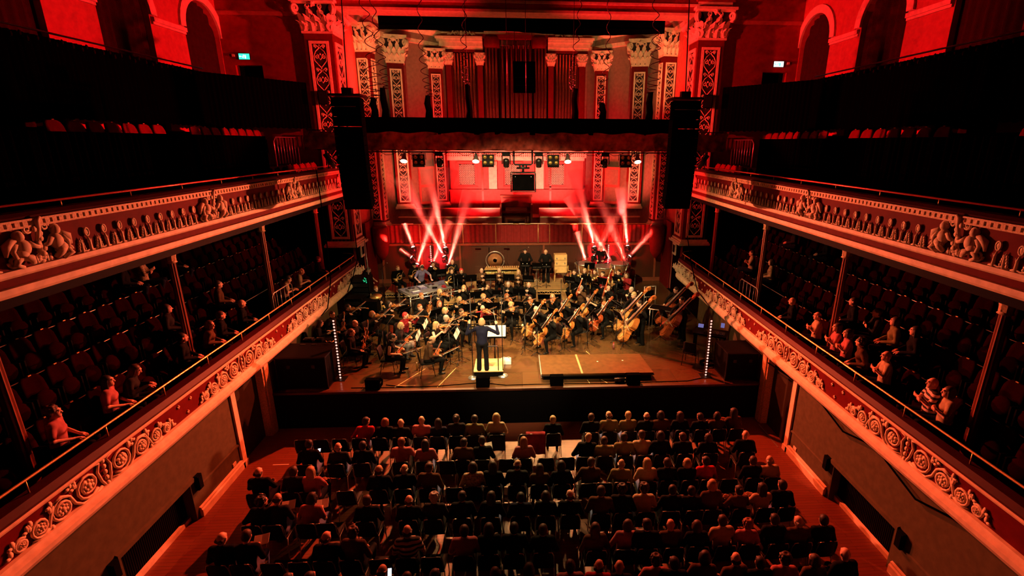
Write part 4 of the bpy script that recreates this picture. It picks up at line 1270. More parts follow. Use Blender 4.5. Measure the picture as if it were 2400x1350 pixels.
DEF = dict(seat=.46, stand=False, lean=6.0, hyaw=0.0, hpitch=0.0, spread=.13, kneey=.47, sleeves='long', female=False, wide=1.0, skirt=False,
           eL=(-.27, .02, .76), hL=(-.09, .28, .66), eR=(.27, .02, .76), hR=(.09, .28, .66),
           fL=(.3, .8, -.2), fR=(-.3, .8, -.2), nL=(0, 0, -1), nR=(0, 0, -1), cL=.5, cR=.5, tilt=0.0, feet=.0)
PROTO = {}
def proto(key, **kw):
    if key in PROTO: return PROTO[key]
    P = dict(DEF); P.update(kw)
    st = P['stand']
    pz = .95 if st else P['seat'] + .08
    hipz = pz - .03
    lean = math.radians(P['lean'])
    up = V3(math.sin(P['tilt']), math.sin(lean), math.cos(lean)); up /= np.linalg.norm(up)
    pel = V3(0, 0, pz)
    chest = pel + up * .34; neck = pel + up * .535; sh = pel + up * .475
    W = .178 * P['wide'] * (.92 if P['female'] else 1)
    hb = neck + up * .02
    hR_ = rotz(P['hyaw']) @ rotx(P['hpitch'] * .8 - lean * .3)
    hc = hb + V3(0, .012, .0) + hR_ @ V3(0, .02, .125)
    sL = sh + V3(-W, 0, 0); sR = sh + V3(W, 0, 0)
    eL, wL, eR, wR = [V3(P[q]) for q in ('eL', 'hL', 'eR', 'hR')]
    if st:
        kL = V3(-.11, .03, .50); kR = V3(.11, .03, .50); aL = V3(-.12, -.02, .09); aR = V3(.12, -.02, .09)
    else:
        s_ = P['spread']
        kL = V3(-s_, P['kneey'], P['seat'] + .05); kR = V3(s_, P['kneey'], P['seat'] + .05)
        aL = V3(-s_ - .01, P['kneey'] - .06 + P['feet'], .09); aR = V3(s_ + .01, P['kneey'] - .10 + P['feet'], .09)
    hipL = V3(-.095, .0, hipz); hipR = V3(.095, .0, hipz)
    def torso(g):
        w = W
        return [ell_(pel, (.155 + g, .11 + g, .12 + g), .06), cap_(pel + up * .05, chest, .105 + g, .115 + g, .06),
                cap_(pel + up * .10 + V3(-.05, 0, 0), chest + V3(-.075, 0, 0), .085 + g, .095 + g, .06), cap_(pel + up * .10 + V3(.05, 0, 0), chest + V3(.075, 0, 0), .085 + g, .095 + g, .06),
                cap_(sh + V3(-w * .9, 0, -.01), sh + V3(w * .9, 0, -.01), .062 + g, .062 + g, .06), cap_(sh, neck - up * .02, .075 + g, .055 + g, .04)]
    def arm(s, e, w, g, cut=1.0):
        w2 = e + (w - e) * cut
        return [cap_(s, e, .050 + g, .040 + g, .03), cap_(e, w2, .040 + g, .040 + g - .013 * cut, .02)]
    def legs(g):
        r = []
        for hp, k, a in ((hipL, kL, aL), (hipR, kR, aR)):
            r += [cap_(hp, k, .088 + g, .058 + g, .04), cap_(k, a, .056 + g, .036 + g * .8, .02)]
        return r
    mb = MB()
    bp = torso(-.012) + [cap_(neck - up * .05, hc - V3(0, .015, .05), .052, .050, .02)]
    pm = hand(mb, wL, P['fL'], P['nL'], 1, P['cL']); bp += arm(sL, eL, wL, 0) + pm
    pm = hand(mb, wR, P['fR'], P['nR'], -1, P['cR']); bp += arm(sR, eR, wR, 0) + pm
    bp += legs(-.012)
    sdf_mb(bp, .019, 0, mb)
    # head with face
    def hd(p): return hc + hR_ @ V3(p)
    hp = [ell_(hc, (.076, .096, .108), .02, hR_), ell_(hd((0, .030, -.055)), (.058, .062, .066), .03, hR_), ell_(hd((0, .062, -.095)), (.030, .030, .028), .03),
          cap_(hd((0, .094, .012)), hd((0, .112, -.028)), .011, .016, .012), ell_(hd((-.080, -.005, -.01)), (.012, .024, .034), .006, hR_), ell_(hd((.080, -.005, -.01)), (.012, .024, .034), .006, hR_),
          cap_(hd((0, -.01, -.08)), hd((0, -.03, -.15)), .052, .052, .03), cap_(hd((-.035, .088, .032)), hd((.035, .088, .032)), .012, .012, .012)]
    sdf_mb(hp, .0105, 0, mb)
    for q in (-1, 1):
        mb.ball(tuple(hd((q * .031, .084, .006))), (.014, .010, .009), 2, 8, 5)
        mb.ball(tuple(hd((q * .031, .093, .006))), (.006, .004, .006), 1, 6, 4)
        mb.tube([tuple(hd((q * .014, .101, .028))), tuple(hd((q * .033, .099, .034))), tuple(hd((q * .05, .086, .028)))], .005, 4, 1)
    mb.tube([tuple(hd((-.024, .088, -.062))), tuple(hd((0, .097, -.060))), tuple(hd((.024, .088, -.062)))], .006, 5, 3)
    R = dict(P=P, hm=Matrix([list(hR_[i]) + [hc[i]] for i in range(3)] + [[0, 0, 0, 1]]), hc=hc, top=None)
    R['body'] = mb.mesh('person', ['skin', 'feature_dark', 'eye_white', 'lip'])
    cut = {'long': .97, 'short': -1, 'none': -2}[P['sleeves']]
    tp = torso(.014)
    if cut > 0: tp += arm(sL, eL, wL, .013, cut) + arm(sR, eR, wR, .013, cut)
    elif cut == -1: tp += [cap_(sL, sL + (eL - sL) * .75, .064, .060, .03), cap_(sR, sR + (eR - sR) * .75, .064, .060, .03)]
    if P['female']:
        tp += [ell_(chest + V3(-.065, .085, -.02), (.062, .05, .06), .04), ell_(chest + V3(.065, .085, -.02), (.062, .05, .06), .04)]
    R['top'] = sdf_mb(tp, .019).mesh('shirt', ['cloth_black'])
    tr = [ell_(pel - V3(0, 0, .02), (.168, .125, .12), .05)] + legs(.012)
    if P['skirt']:
        tr += [cap_(hipL + V3(.05, .05, 0), (kL + kR) / 2 + V3(0, -.02, -.03), .13, .13, .08), cap_(kL + V3(.03, 0, 0), kR - V3(.03, 0, 0), .075, .075, .06), cap_((kL + kR) / 2, (aL + aR) / 2 + V3(0, 0, .18), .13, .12, .08)]
    if st: tr += [cap_(kL, aL - V3(0, 0, .03), .07, .078, .03), cap_(kR, aR - V3(0, 0, .03), .07, .078, .03)]
    R['legs'] = sdf_mb(tr, .020).mesh('trousers', ['cloth_black'])
    R['shoes'] = [sdf_mb([cap_(a + V3(0, -.04, -.05), a + V3(0, .13, -.06), .036, .030, .02), cap_(a + V3(0, -.02, -.05), a, .036, .036, .02)], .016).mesh('shoe', ['black_gloss']) for a in (aL, aR)]
    PROTO[key] = R
    return R

def skinmat(k, c): M[k] = mat(k, c, .5, 0, .06, 20)
for k, c in (('skin', (.66, .40, .27)), ('skin_tan', (.52, .30, .19)), ('skin_pink', (.70, .40, .30)), ('skin_dark', (.22, .11, .06))): skinmat(k, c)
defmat('feature_dark', (.03, .018, .012), .5, var=0); defmat('eye_white', (.75, .72, .68), .3, var=0); defmat('lip', (.40, .12, .10), .5, var=0)
for k, c in (('cloth_black', (.006, .006, .0065)), ('cloth_charcoal', (.018, .017, .018)), ('cloth_navy', (.010, .011, .026)), ('cloth_grey', (.16, .15, .15)), ('cloth_olive', (.16, .14, .06)), ('cloth_cream', (.38, .30, .19)),
             ('cloth_white', (.5, .46, .4)), ('cloth_red', (.42, .02, .03)), ('cloth_pink', (.36, .12, .13)), ('cloth_blue', (.16, .22, .50)), ('cloth_brown', (.075, .038, .02)), ('cloth_maroon', (.22, .015, .02)), ('cloth_lilac', (.17, .15, .25))):
    defmat(k, c, .85, spec=.08, var=.2, scale=9)
# printed tops: stripes and speckles belong to the cloth
def stripes(name, c1, c2, sc, axis):
    m = mat(name, c1, .85, 0, 0)
    nt = m.node_tree; b = nt.nodes['Principled BSDF']
    tc = nt.nodes.new('ShaderNodeTexCoord'); w = nt.nodes.new('ShaderNodeTexWave'); rp = nt.nodes.new('ShaderNodeValToRGB')
    w.bands_direction = axis; w.inputs['Scale'].default_value = sc
    rp.color_ramp.interpolation = 'CONSTANT'
    rp.color_ramp.elements[0].color = c1 + (1,); rp.color_ramp.elements[1].color = c2 + (1,); rp.color_ramp.elements[1].position = .5
    nt.links.new(tc.outputs['Object'], w.inputs['Vector']); nt.links.new(w.outputs['Fac'], rp.inputs['Fac']); nt.links.new(rp.outputs['Color'], b.inputs['Base Color'])
    M[name] = m
stripes('cloth_striped', (.015, .012, .014), (.65, .5, .45), 3.2, 'Z')
M['cloth_print'] = mat('cloth_print', (.30, .22, .14), .85, 0, .75, 28)
for k, c in (('hair_dark', (.018, .011, .008)), ('hair_brown', (.050, .024, .012)), ('hair_blond', (.40, .27, .13)), ('hair_grey', (.36, .33, .30)), ('hair_white', (.68, .64, .58)), ('hair_ginger', (.26, .085, .03)), ('hair_red', (.55, .03, .03))):
    defmat(k, c, .55, spec=.4, var=.35, scale=60)

HAIR = {}
def hair(kind):
    if kind in HAIR: return HAIR[kind]
    cap = [ell_((0, -.018, .036), (.086, .098, .088), .01), ell_((0, -.045, -.015), (.082, .070, .085), .03)]
    if kind == 'short': pr = cap
    elif kind == 'fringe':      # balding: a ring round the back and sides
        pr = [cap_((-.078, -.01, .005), (-.055, -.075, -.01), .020, .026, .02), cap_((.078, -.01, .005), (.055, -.075, -.01), .020, .026, .02), cap_((-.055, -.075, -.01), (.055, -.075, -.01), .028, .028, .02), ell_((0, -.07, -.04), (.06, .03, .04), .02)]
    elif kind == 'long': pr = cap + [ell_((0, -.065, -.10), (.088, .050, .15), .04), cap_((-.075, .0, .0), (-.078, -.005, -.17), .026, .022, .03), cap_((.075, .0, .0), (.078, -.005, -.17), .026, .022, .03), cap_((-.04, -.07, -.12), (-.04, -.08, -.26), .04, .018, .03), cap_((.04, -.07, -.12), (.05, -.08, -.25), .04, .018, .03)]
    elif kind == 'bob': pr = cap + [ell_((0, -.05, -.05), (.098, .070, .085), .04), cap_((-.080, .012, .01), (-.084, .01, -.09), .026, .024, .03), cap_((.080, .012, .01), (.084, .01, -.09), .026, .024, .03)]
    elif kind == 'bun': pr = cap + [ell_((0, -.10, .065), (.042, .042, .040), .01)]
    elif kind == 'pony': pr = cap + [cap_((0, -.10, .02), (0, -.135, -.06), .028, .030, .02), cap_((0, -.135, -.06), (0, -.12, -.20), .030, .010, .02)]
    elif kind == 'curly':
        r = random.Random(3)
        pr = cap + [ell_((.088 * math.cos(a) * math.cos(e), -.02 + .10 * math.sin(a) * math.cos(e) * (1 if math.sin(a) < 0 else .7), .035 + .09 * math.sin(e)), (.03, .03, .03), .01) for a in [2 * PI * i / 9 for i in range(9)] for e in (.0, .5, 1.0)]
    elif kind == 'cap':
        pr = [ell_((0, -.012, .045), (.088, .102, .078), .01), ell_((0, .085, .055), (.065, .055, .012), .015)]
    me = sdf_mb(pr, .0115).mesh('hair', ['hair_dark'])
    HAIR[kind] = me
    return me

def omat(o, m):
    o.material_slots[0].link = 'OBJECT'; o.material_slots[0].material = M[m]

def person(pr, loc, rz, label, group=None, skin='skin', hk='short', hc='hair_dark', top='cloth_black', legs='cloth_black', sc=1.0, topname='shirt', legname='trousers', shoes=True):
    o = bpy.data.objects.new('person', pr['body']); COL.objects.link(o)
    o.location = loc; o.rotation_euler = (0, 0, rz); o.scale = (sc, sc, sc)
    omat(o, skin)
    tag(o, label, 'person', group)
    for nm, me, m in ((topname, pr['top'], top), (legname, pr['legs'], legs)):
        c = bpy.data.objects.new(nm, me); COL.objects.link(c); c.parent = o; omat(c, m)
    if shoes:
        for me in pr['shoes']:
            c = bpy.data.objects.new('shoe', me); COL.objects.link(c); c.parent = o
    if hk != 'bald':
        c = bpy.data.objects.new('cap' if hk == 'cap' else 'hair', hair(hk)); COL.objects.link(c); c.parent = o
        c.matrix_basis = pr['hm']; omat(c, hc)
    return o

# ------------------------------------------------------------------ instruments
defmat('violin_wood', (.42, .14, .035), .25, spec=.6, var=.25, scale=12)
defmat('cello_wood', (.50, .16, .035), .22, spec=.6, var=.25, scale=6)
defmat('cello_red', (.40, .075, .022), .22, spec=.6, var=.25, scale=6)
defmat('spruce', (.58, .28, .085), .28, spec=.6, var=.2, scale=10)
defmat('violin_top', (.40, .15, .04), .28, spec=.6, var=.2, scale=14)
defmat('ebony', (.014, .010, .009), .3)
defmat('horsehair', (.75, .70, .58), .6, var=.05)
defmat('bow_wood', (.30, .10, .04), .3)
IM = {}
def bowed(kind):
    """violin family, axis +Z from the end button up to the scroll, front face +Y"""
    if kind in IM: return IM[kind]
    base = kind.split('_')[0]
    L, rib, neck = dict(violin=(.356, .036, .27), viola=(.41, .042, .30), cello=(.755, .125, .62), bass=(1.12, .20, .85))[base]
    pts = [(0, 0), (.10, .008), (.20, .05), (.272, .13), (.296, .22), (.280, .31), (.225, .39), (.180, .435), (.205, .452), (.160, .50), (.151, .555), (.160, .61), (.205, .655), (.185, .668), (.215, .72), (.235, .80), (.215, .88), (.160, .95), (.07, .985), (0, 1.0)]
    if base == 'bass': pts[15:18] = [(.225, .78), (.185, .86), (.11, .94)]
    poly = [(u * L, v * L) for u, v in pts] + [(-u * L, v * L) for u, v in pts[-2:0:-1]]
    wd = {'cello_b': 'cello_red', 'bass_b': 'cello_red'}.get(kind, 'violin_wood' if base in ('violin', 'viola') else 'cello_wood')
    b = MB(); fn = lambda u, v, d: (u, d, v)
    b.prism(poly, -rib / 2, rib / 2, fn, 0)
    for g, d0, d1, m in ((.97, rib / 2, rib / 2 + .10 * rib, 1), (.82, rib / 2 + .10 * rib, rib / 2 + .24 * rib, 1), (.95, -rib / 2 - .12 * rib, -rib / 2, 0)):
        b.prism([(u * g, (v - L / 2) * g + L / 2) for u, v in poly], d0, d1, fn, m)
    for q in (-1, 1):
        fy = rib / 2 + .26 * rib
        b.tube([(q * (.075 + .02 * math.sin(t)) * L, fy, (.40 + .15 * i / 6) * L) for i, t in enumerate([-PI / 2 + PI * j / 6 for j in range(7)])], .010 * L, 4, 2)
    parts = {'body': b.mesh('body', [wd, 'cello_red' if kind in ('cello_b', 'bass_b', 'violin_r') else ('violin_top' if base in ('violin', 'viola') else 'spruce'), 'ebony'])}
    y0 = rib / 2 + .22 * rib
    b = MB().prism([(-.045 * L, .60 * L), (.045 * L, .60 * L), (.032 * L, L + neck), (-.032 * L, L + neck)], y0, y0 + .05 * L, fn)
    parts['fingerboard'] = b.mesh('fingerboard', ['ebony'])
    b = MB().tube([(0, y0 - .02 * L, .96 * L), (0, y0 - .01 * L, L + neck)], [.045 * L, .035 * L], 8)
    sp = spiral(0, 0, .07 * L, .02 * L, -PI / 2, 1.3)
    b.tube([(0, y0 - .01 * L, L + neck), (0, y0 - .03 * L, L + neck + .14 * L)] + [(0, y0 - .04 * L - u, L + neck + .23 * L + v) for u, v in sp], .035 * L, 6)
    for k in range(4):
        b.tube([(-.10 * L, y0 - .015 * L, L + neck + .04 * L * (k + 1)), (.10 * L, y0 - .015 * L, L + neck + .04 * L * (k + 1))], .011 * L, 5)
    parts['scroll'] = b.mesh('scroll', [wd])
    b = MB().prism([(-.03 * L, .05 * L), (.03 * L, .05 * L), (.06 * L, .33 * L), (-.06 * L, .33 * L)], y0 + .04 * L, y0 + .075 * L, fn)
    parts['tailpiece'] = b.mesh('tailpiece', ['ebony'])
    b = MB().prism([(-.06 * L, 0), (.06 * L, 0), (.05 * L, .10 * L), (-.05 * L, .10 * L)], .49 * L, .50 * L, lambda u, v, d: (u, y0 + v - .02 * L, d))
    parts['bridge'] = b.mesh('bridge', ['light_wood'])
    b = MB()
    for k in range(4):
        x = (-.035 + .0233 * k) * L
        b.tube([(x, y0 + .06 * L, .30 * L), (x, y0 + .085 * L, .495 * L), (x * .6, y0 + .055 * L, L + neck)], .0022 * L + .0004, 4)
    parts['strings'] = b.mesh('strings', ['steel'])
    if base in ('cello', 'bass'):
        parts['endpin'] = MB().tube([(0, 0, 0), (0, 0, -.30 if base == 'cello' else -.2)], .006, 6).mesh('endpin', ['steel'])
    else:
        parts['chin_rest'] = MB().ball((-.09 * L * 2, y0 + .05 * L, .06 * L * 2), (.075 * L * 1.4, .02, .06 * L), 0, 10, 5).mesh('chin_rest', ['ebony'])
    IM[kind] = (parts, L, rib)
    return IM[kind]

def frame_from(a, b, front):
    z = (Vector(b) - Vector(a)).normalized(); y = Vector(front); y = (y - z * y.dot(z)).normalized(); x = y.cross(z)
    m = Matrix((x, y, z)).transposed().to_4x4(); m.translation = Vector(a)
    return m

def put(name, parts, mtx, label, cat, group=None):
    t = thing(name, label, cat, (0, 0, 0), 0, group)
    t.matrix_world = mtx; t.matrix_basis = mtx
    for k, me in parts.items():
        c = bpy.data.objects.new(k, me); COL.objects.link(c); c.parent = t
    return t

def bow_parts(L):
    k = ('bow', L)
    if k not in IM:
        IM[k] = {'stick': MB().tube([(0, 0, 0), (0, -.012, L * .5), (0, .006, L)], .0055, 5).tube([(0, .006, L), (0, .03, L * .985)], .006, 5).mesh('stick', ['bow_wood']),
                 'hair': MB().box((0, .028, L * .5), (.010, .003, L * .95)).mesh('hair', ['horsehair']),
                 'frog': MB().box((0, .014, .05), (.012, .03, .05)).mesh('frog', ['ebony'])}
    return IM[k]
def put_bow(M0, a, d, L, label, group='bows'):
    m = M0 @ frame_from(a, Vector(a) + Vector(d), (0, .3, -1))
    return put('bow', bow_parts(L), m, label, 'bow', group)

def wind(kind):
    if kind in IM: return IM[kind]
    P = {}
    if kind == 'flute':
        P['tube'] = MB().tube([(0, 0, 0), (0, 0, .67)], .011, 8).mesh('tube', ['steel'])
        b = MB()
        for k in range(12): b.ball((0, .012, .06 + .035 * k), (.009, .005, .009), 0, 6, 4)
        P['keys'] = b.mesh('keys', ['steel'])
    elif kind in ('clarinet', 'oboe'):
        P['tube'] = MB().lathe([(.034, 0), (.028, .02), (.016, .08), (.014, .5), (.012, .58)], 10).mesh('tube', ['ebony'])
        b = MB()
        for k in range(12): b.ball((0, .015, .1 + .035 * k), (.008, .006, .010), 0, 6, 4)
        for z in (.09, .3, .5): b.lathe([(.017, z), (.017, z + .012)], 10)
        P['keys'] = b.mesh('keys', ['steel'])
        P['mouthpiece'] = MB().lathe([(.012, .58), (.006, .66)], 8).mesh('mouthpiece', ['ebony'])
    elif kind == 'bassoon':
        P['tube'] = MB().tube([(0, 0, 0), (0, 0, 1.30)], [.030, .024], 10).tube([(.045, 0, 0), (.045, 0, .75)], .022, 8).mesh('tube', ['cello_red'])
        P['bell'] = MB().lathe([(.026, 1.28), (.03, 1.33), (.026, 1.34)], 10).mesh('bell', ['paper'])
        P['crook'] = MB().tube([(.045, 0, .75), (.045, .05, .86), (.045, .16, .88), (.045, .24, .82)], .006, 6).mesh('crook', ['steel'])
        b = MB()
        for k in range(10): b.ball((.02, .03, .15 + .09 * k), (.01, .008, .02), 0, 6, 4)
        P['keys'] = b.mesh('keys', ['steel'])
    elif kind == 'trumpet':
        b = MB().tube([(0, -.30, .03), (0, .10, .03), (0, .17, .015), (0, .17, -.02), (0, .10, -.035), (0, -.12, -.035), (0, -.17, -.02), (0, -.17, .0), (0, -.12, .02)], .008, 6)
        P['tubing'] = b.mesh('tubing', ['brass'])
        P['bell'] = MB().lathe([(.008, 0), (.012, .18), (.022, .26), (.060, .33)], 16, (0, -.08, .03), 0, Matrix.Rotation(-PI / 2, 3, 'X')).mesh('bell', ['brass'])
        b = MB()
        for k in range(3): b.lathe([(.012, -.06), (.012, .055), (.004, .055), (.004, .075), (.010, .078)], 8, (0, -.03 + .035 * k, 0))
        P['valves'] = b.mesh('valves', ['brass'])
    elif kind == 'trombone':
        b = MB().tube([(-.03, -.35, .05), (-.03, .45, .05), (-.03, .50, .02), (-.03, .45, -.01), (-.03, -.35, -.01)], .008, 6)
        P['slide'] = b.mesh('slide', ['brass'])
        P['tubing'] = MB().tube([(-.03, -.35, -.01), (.03, -.36, .03), (.09, -.35, .03), (.09, -.55, .03), (.09, -.6, .08), (.09, -.55, .13), (.09, -.2, .13)], .010, 6).mesh('tubing', ['brass'])
        P['bell'] = MB().lathe([(.011, 0), (.016, .25), (.035, .38), (.105, .47)], 18, (.09, -.2, .13), 0, Matrix.Rotation(-PI / 2, 3, 'X')).mesh('bell', ['brass'])
    elif kind == 'horn':
        b = MB()
        for q in range(2):
            b.tube([((.13 + .02 * q) * math.cos(a), .02 * q, (.13 + .02 * q) * math.sin(a)) for a in [2 * PI * i / 24 for i in range(25)]], .010, 6)
        b.tube([(-.13, 0, .02), (-.2, 0, .12), (-.22, .05, .2)], .006, 6)
        P['tubing'] = b.mesh('tubing', ['brass'])
        P['bell'] = MB().lathe([(.012, -.1), (.03, .02), (.06, .09), (.15, .17)], 20, (.12, .02, -.05), 0, Matrix.Rotation(2.2, 3, 'Y')).mesh('bell', ['brass'])
        b = MB()
        for k in range(3): b.lathe([(.013, -.03), (.013, .03)], 8, (-.05 + .04 * k, .035, .02))
        P['valves'] = b.mesh('valves', ['brass'])
    elif kind == 'tuba':
        P['bell'] = MB().lathe([(.04, .25), (.06, .5), (.10, .8), (.20, 1.0), (.22, 1.02)], 20).mesh('bell', ['brass'])
        b = MB().tube([(0, 0, .3), (0, 0, .08), (.08, 0, 0), (.2, 0, .02), (.26, 0, .15), (.26, 0, .5), (.22, 0, .62), (.16, .0, .62), (.14, 0, .5), (.14, 0, .2)], [.05, .055, .055, .05, .045, .035, .03, .028, .025, .02], 8)
        b.tube([(.2, .05, .3), (.1, .1, .45), (.1, .14, .62), (.12, .2, .66)], .012, 6)
        P['tubing'] = b.mesh('tubing', ['brass'])
        b = MB()
        for k in range(4): b.lathe([(.016, .2), (.016, .4)], 8, (.08 + .04 * k, .07, 0))
        P['valves'] = b.mesh('valves', ['steel'])
    IM[kind] = P
    return P

# ------------------------------------------------------------------ chairs, stands
def chair_parts(kind):
    if ('chair', kind) in IM: return IM[('chair', kind)]
    P = []
    b = MB()
    vs = []; 
    nx = 5
    for j, (y, z, hw) in enumerate(((-.21, .47, .205), (-.10, .455, .215), (.06, .455, .22), (.19, .465, .22), (.225, .45, .215))):
        for i in range(nx):
            x = -hw + 2 * hw * i / (nx - 1)
            vs.append((x, y, z + .012 * abs(x / hw) ** 2))
    top = vs; bot = [(x, y, z - .04) for x, y, z in vs]
    n = len(vs)
    b.add(top + bot, [(j * nx + i, j * nx + i + 1, j * nx + nx + i + 1, j * nx + nx + i) for j in range(4) for i in range(nx - 1)] + [(n + j * nx + i, n + j * nx + nx + i, n + j * nx + nx + i + 1, n + j * nx + i + 1) for j in range(4) for i in range(nx - 1)]
          + [(i, n + i, n + i + 1, i + 1) for i in range(nx - 1)] + [(4 * nx + i, 4 * nx + i + 1, n + 4 * nx + i + 1, n + 4 * nx + i) for i in range(nx - 1)]
          + [(j * nx, j * nx + nx, n + j * nx + nx, n + j * nx) for j in range(4)] + [(j * nx + nx - 1, n + j * nx + nx - 1, n + j * nx + 2 * nx - 1, j * nx + 2 * nx - 1) for j in range(4)], 0, True)
    P.append(('seat', b.mesh('seat', ['chair_black'])))
    b = MB(); vs = []
    rows = ((.50, -.205, .20), (.58, -.215, .222), (.72, -.235, .215), (.82, -.25, .205), (.87, -.262, .19), (.885, -.268, .165))
    for z, y, hw in rows:
        for i in range(nx):
            x = -hw + 2 * hw * i / (nx - 1)
            vs.append((x, y - .02 * (1 - (x / .22) ** 2), z))
    n = len(vs); nr = len(rows)
    fr = vs; bk = [(x, y - .03, z) for x, y, z in vs]
    b.add(fr + bk, [(j * nx + i, j * nx + i + 1, j * nx + nx + i + 1, j * nx + nx + i) for j in range(nr - 1) for i in range(nx - 1)] + [(n + j * nx + i, n + j * nx + nx + i, n + j * nx + nx + i + 1, n + j * nx + i + 1) for j in range(nr - 1) for i in range(nx - 1)]
          + [(i, n + i, n + i + 1, i + 1) for i in range(nx - 1)] + [((nr - 1) * nx + i, (nr - 1) * nx + i + 1, n + (nr - 1) * nx + i + 1, n + (nr - 1) * nx + i) for i in range(nx - 1)]
          + [(j * nx, j * nx + nx, n + j * nx + nx, n + j * nx) for j in range(nr - 1)] + [(j * nx + nx - 1, n + j * nx + nx - 1, n + j * nx + 2 * nx - 1, j * nx + 2 * nx - 1) for j in range(nr - 1)], 0, True)
    P.append(('backrest', b.mesh('backrest', ['chair_black'])))
    fm = 'steel' if kind == 'steel' else 'black_metal'
    if kind == 'steel':
        for q in (-1, 1):
            P.append(('upright', MB().tube([(q * .205, -.25, .58), (q * .20, -.285, .80), (q * .17, -.298, .888), (q * .10, -.30, .898)], .009, 6).mesh('upright', [fm])))
    P.append(('frame', MB().tube([(-.21, .18, .44), (-.215, -.2, .44), (-.205, -.25, .60)], .011, 6).tube([(.21, .18, .44), (.215, -.2, .44), (.205, -.25, .60)], .011, 6).tube([(-.21, .0, .43), (.21, .0, .43)], .010, 6).mesh('frame', [fm])))
    for q in (-1, 1):
        P.append(('leg', MB().tube([(q * .21, .17, .44), (q * .225, .21, .0)], .011, 6).mesh('leg', [fm])))
        P.append(('leg', MB().tube([(q * .21, -.16, .44), (q * .225, -.25, .0)], .011, 6).mesh('leg', [fm])))
    IM[('chair', kind)] = P
    return P
defmat('chair_black', (.004, .0036, .004), .6, spec=.12)
def chair(loc, rz, label, group, kind='steel', simple=False):
    t = thing('stacking_chair', label, 'chair', loc, rz, group)
    for nm, me in chair_parts(kind):
        c = bpy.data.objects.new(nm, me); COL.objects.link(c); c.parent = t
    return t

def stand_parts():
    if 'stand' in IM: return IM['stand']
    P = []
    b = MB()
    m = Matrix.Rotation(math.radians(-28), 3, 'X')
    b.box((0, 0, 1.10), (.50, .012, .34), 0, 0, m); b.box((0, -.05, .94), (.50, .06, .012), 0, 0, m)
    P.append(('desk', b.mesh('desk', ['black_paint'])))
    P.append(('pole', MB().tube([(0, .02, .06), (0, .02, 1.06)], .014, 8).mesh('pole', ['black_metal'])))
    for k in range(3):
        a = 2 * PI * k / 3 + PI / 2
        P.append(('leg', MB().tube([(0, .02, .12), (.24 * math.cos(a), .02 + .24 * math.sin(a), .012)], .011, 6).mesh('leg', ['black_metal'])))
    IM['stand'] = P
    return P
def music_stand(loc, rz, label, h=1.0, sheet=None):
    t = thing('music_stand', label, 'music stand', loc, rz, 'music stands')
    t.scale = (1, 1, h)
    for nm, me in stand_parts():
        c = bpy.data.objects.new(nm, me); COL.objects.link(c); c.parent = t
    if sheet:
        if 'sheet' not in IM:
            m = Matrix.Rotation(math.radians(-28), 3, 'X')
            b = MB()
            b.box((-.11, -.012, 1.10), (.215, .004, .30), 0, 0, m); b.box((.11, -.012, 1.10), (.215, .004, .30), 0, 0, m)
            for q in (-.11, .11):
                for r in range(7):
                    b.box((q, -.0145, 1.215 - .038 * r), (.18, .001, .010), 1, 0, m)
            IM['sheet'] = b.mesh('sheet_music', ['paper', 'cloth_grey'])
        o = obj('sheet_music', IM['sheet'], None, None, loc, rz); o.scale = (1, 1, h)
        tag(o, sheet, 'sheet music', 'sheet music')
    return t
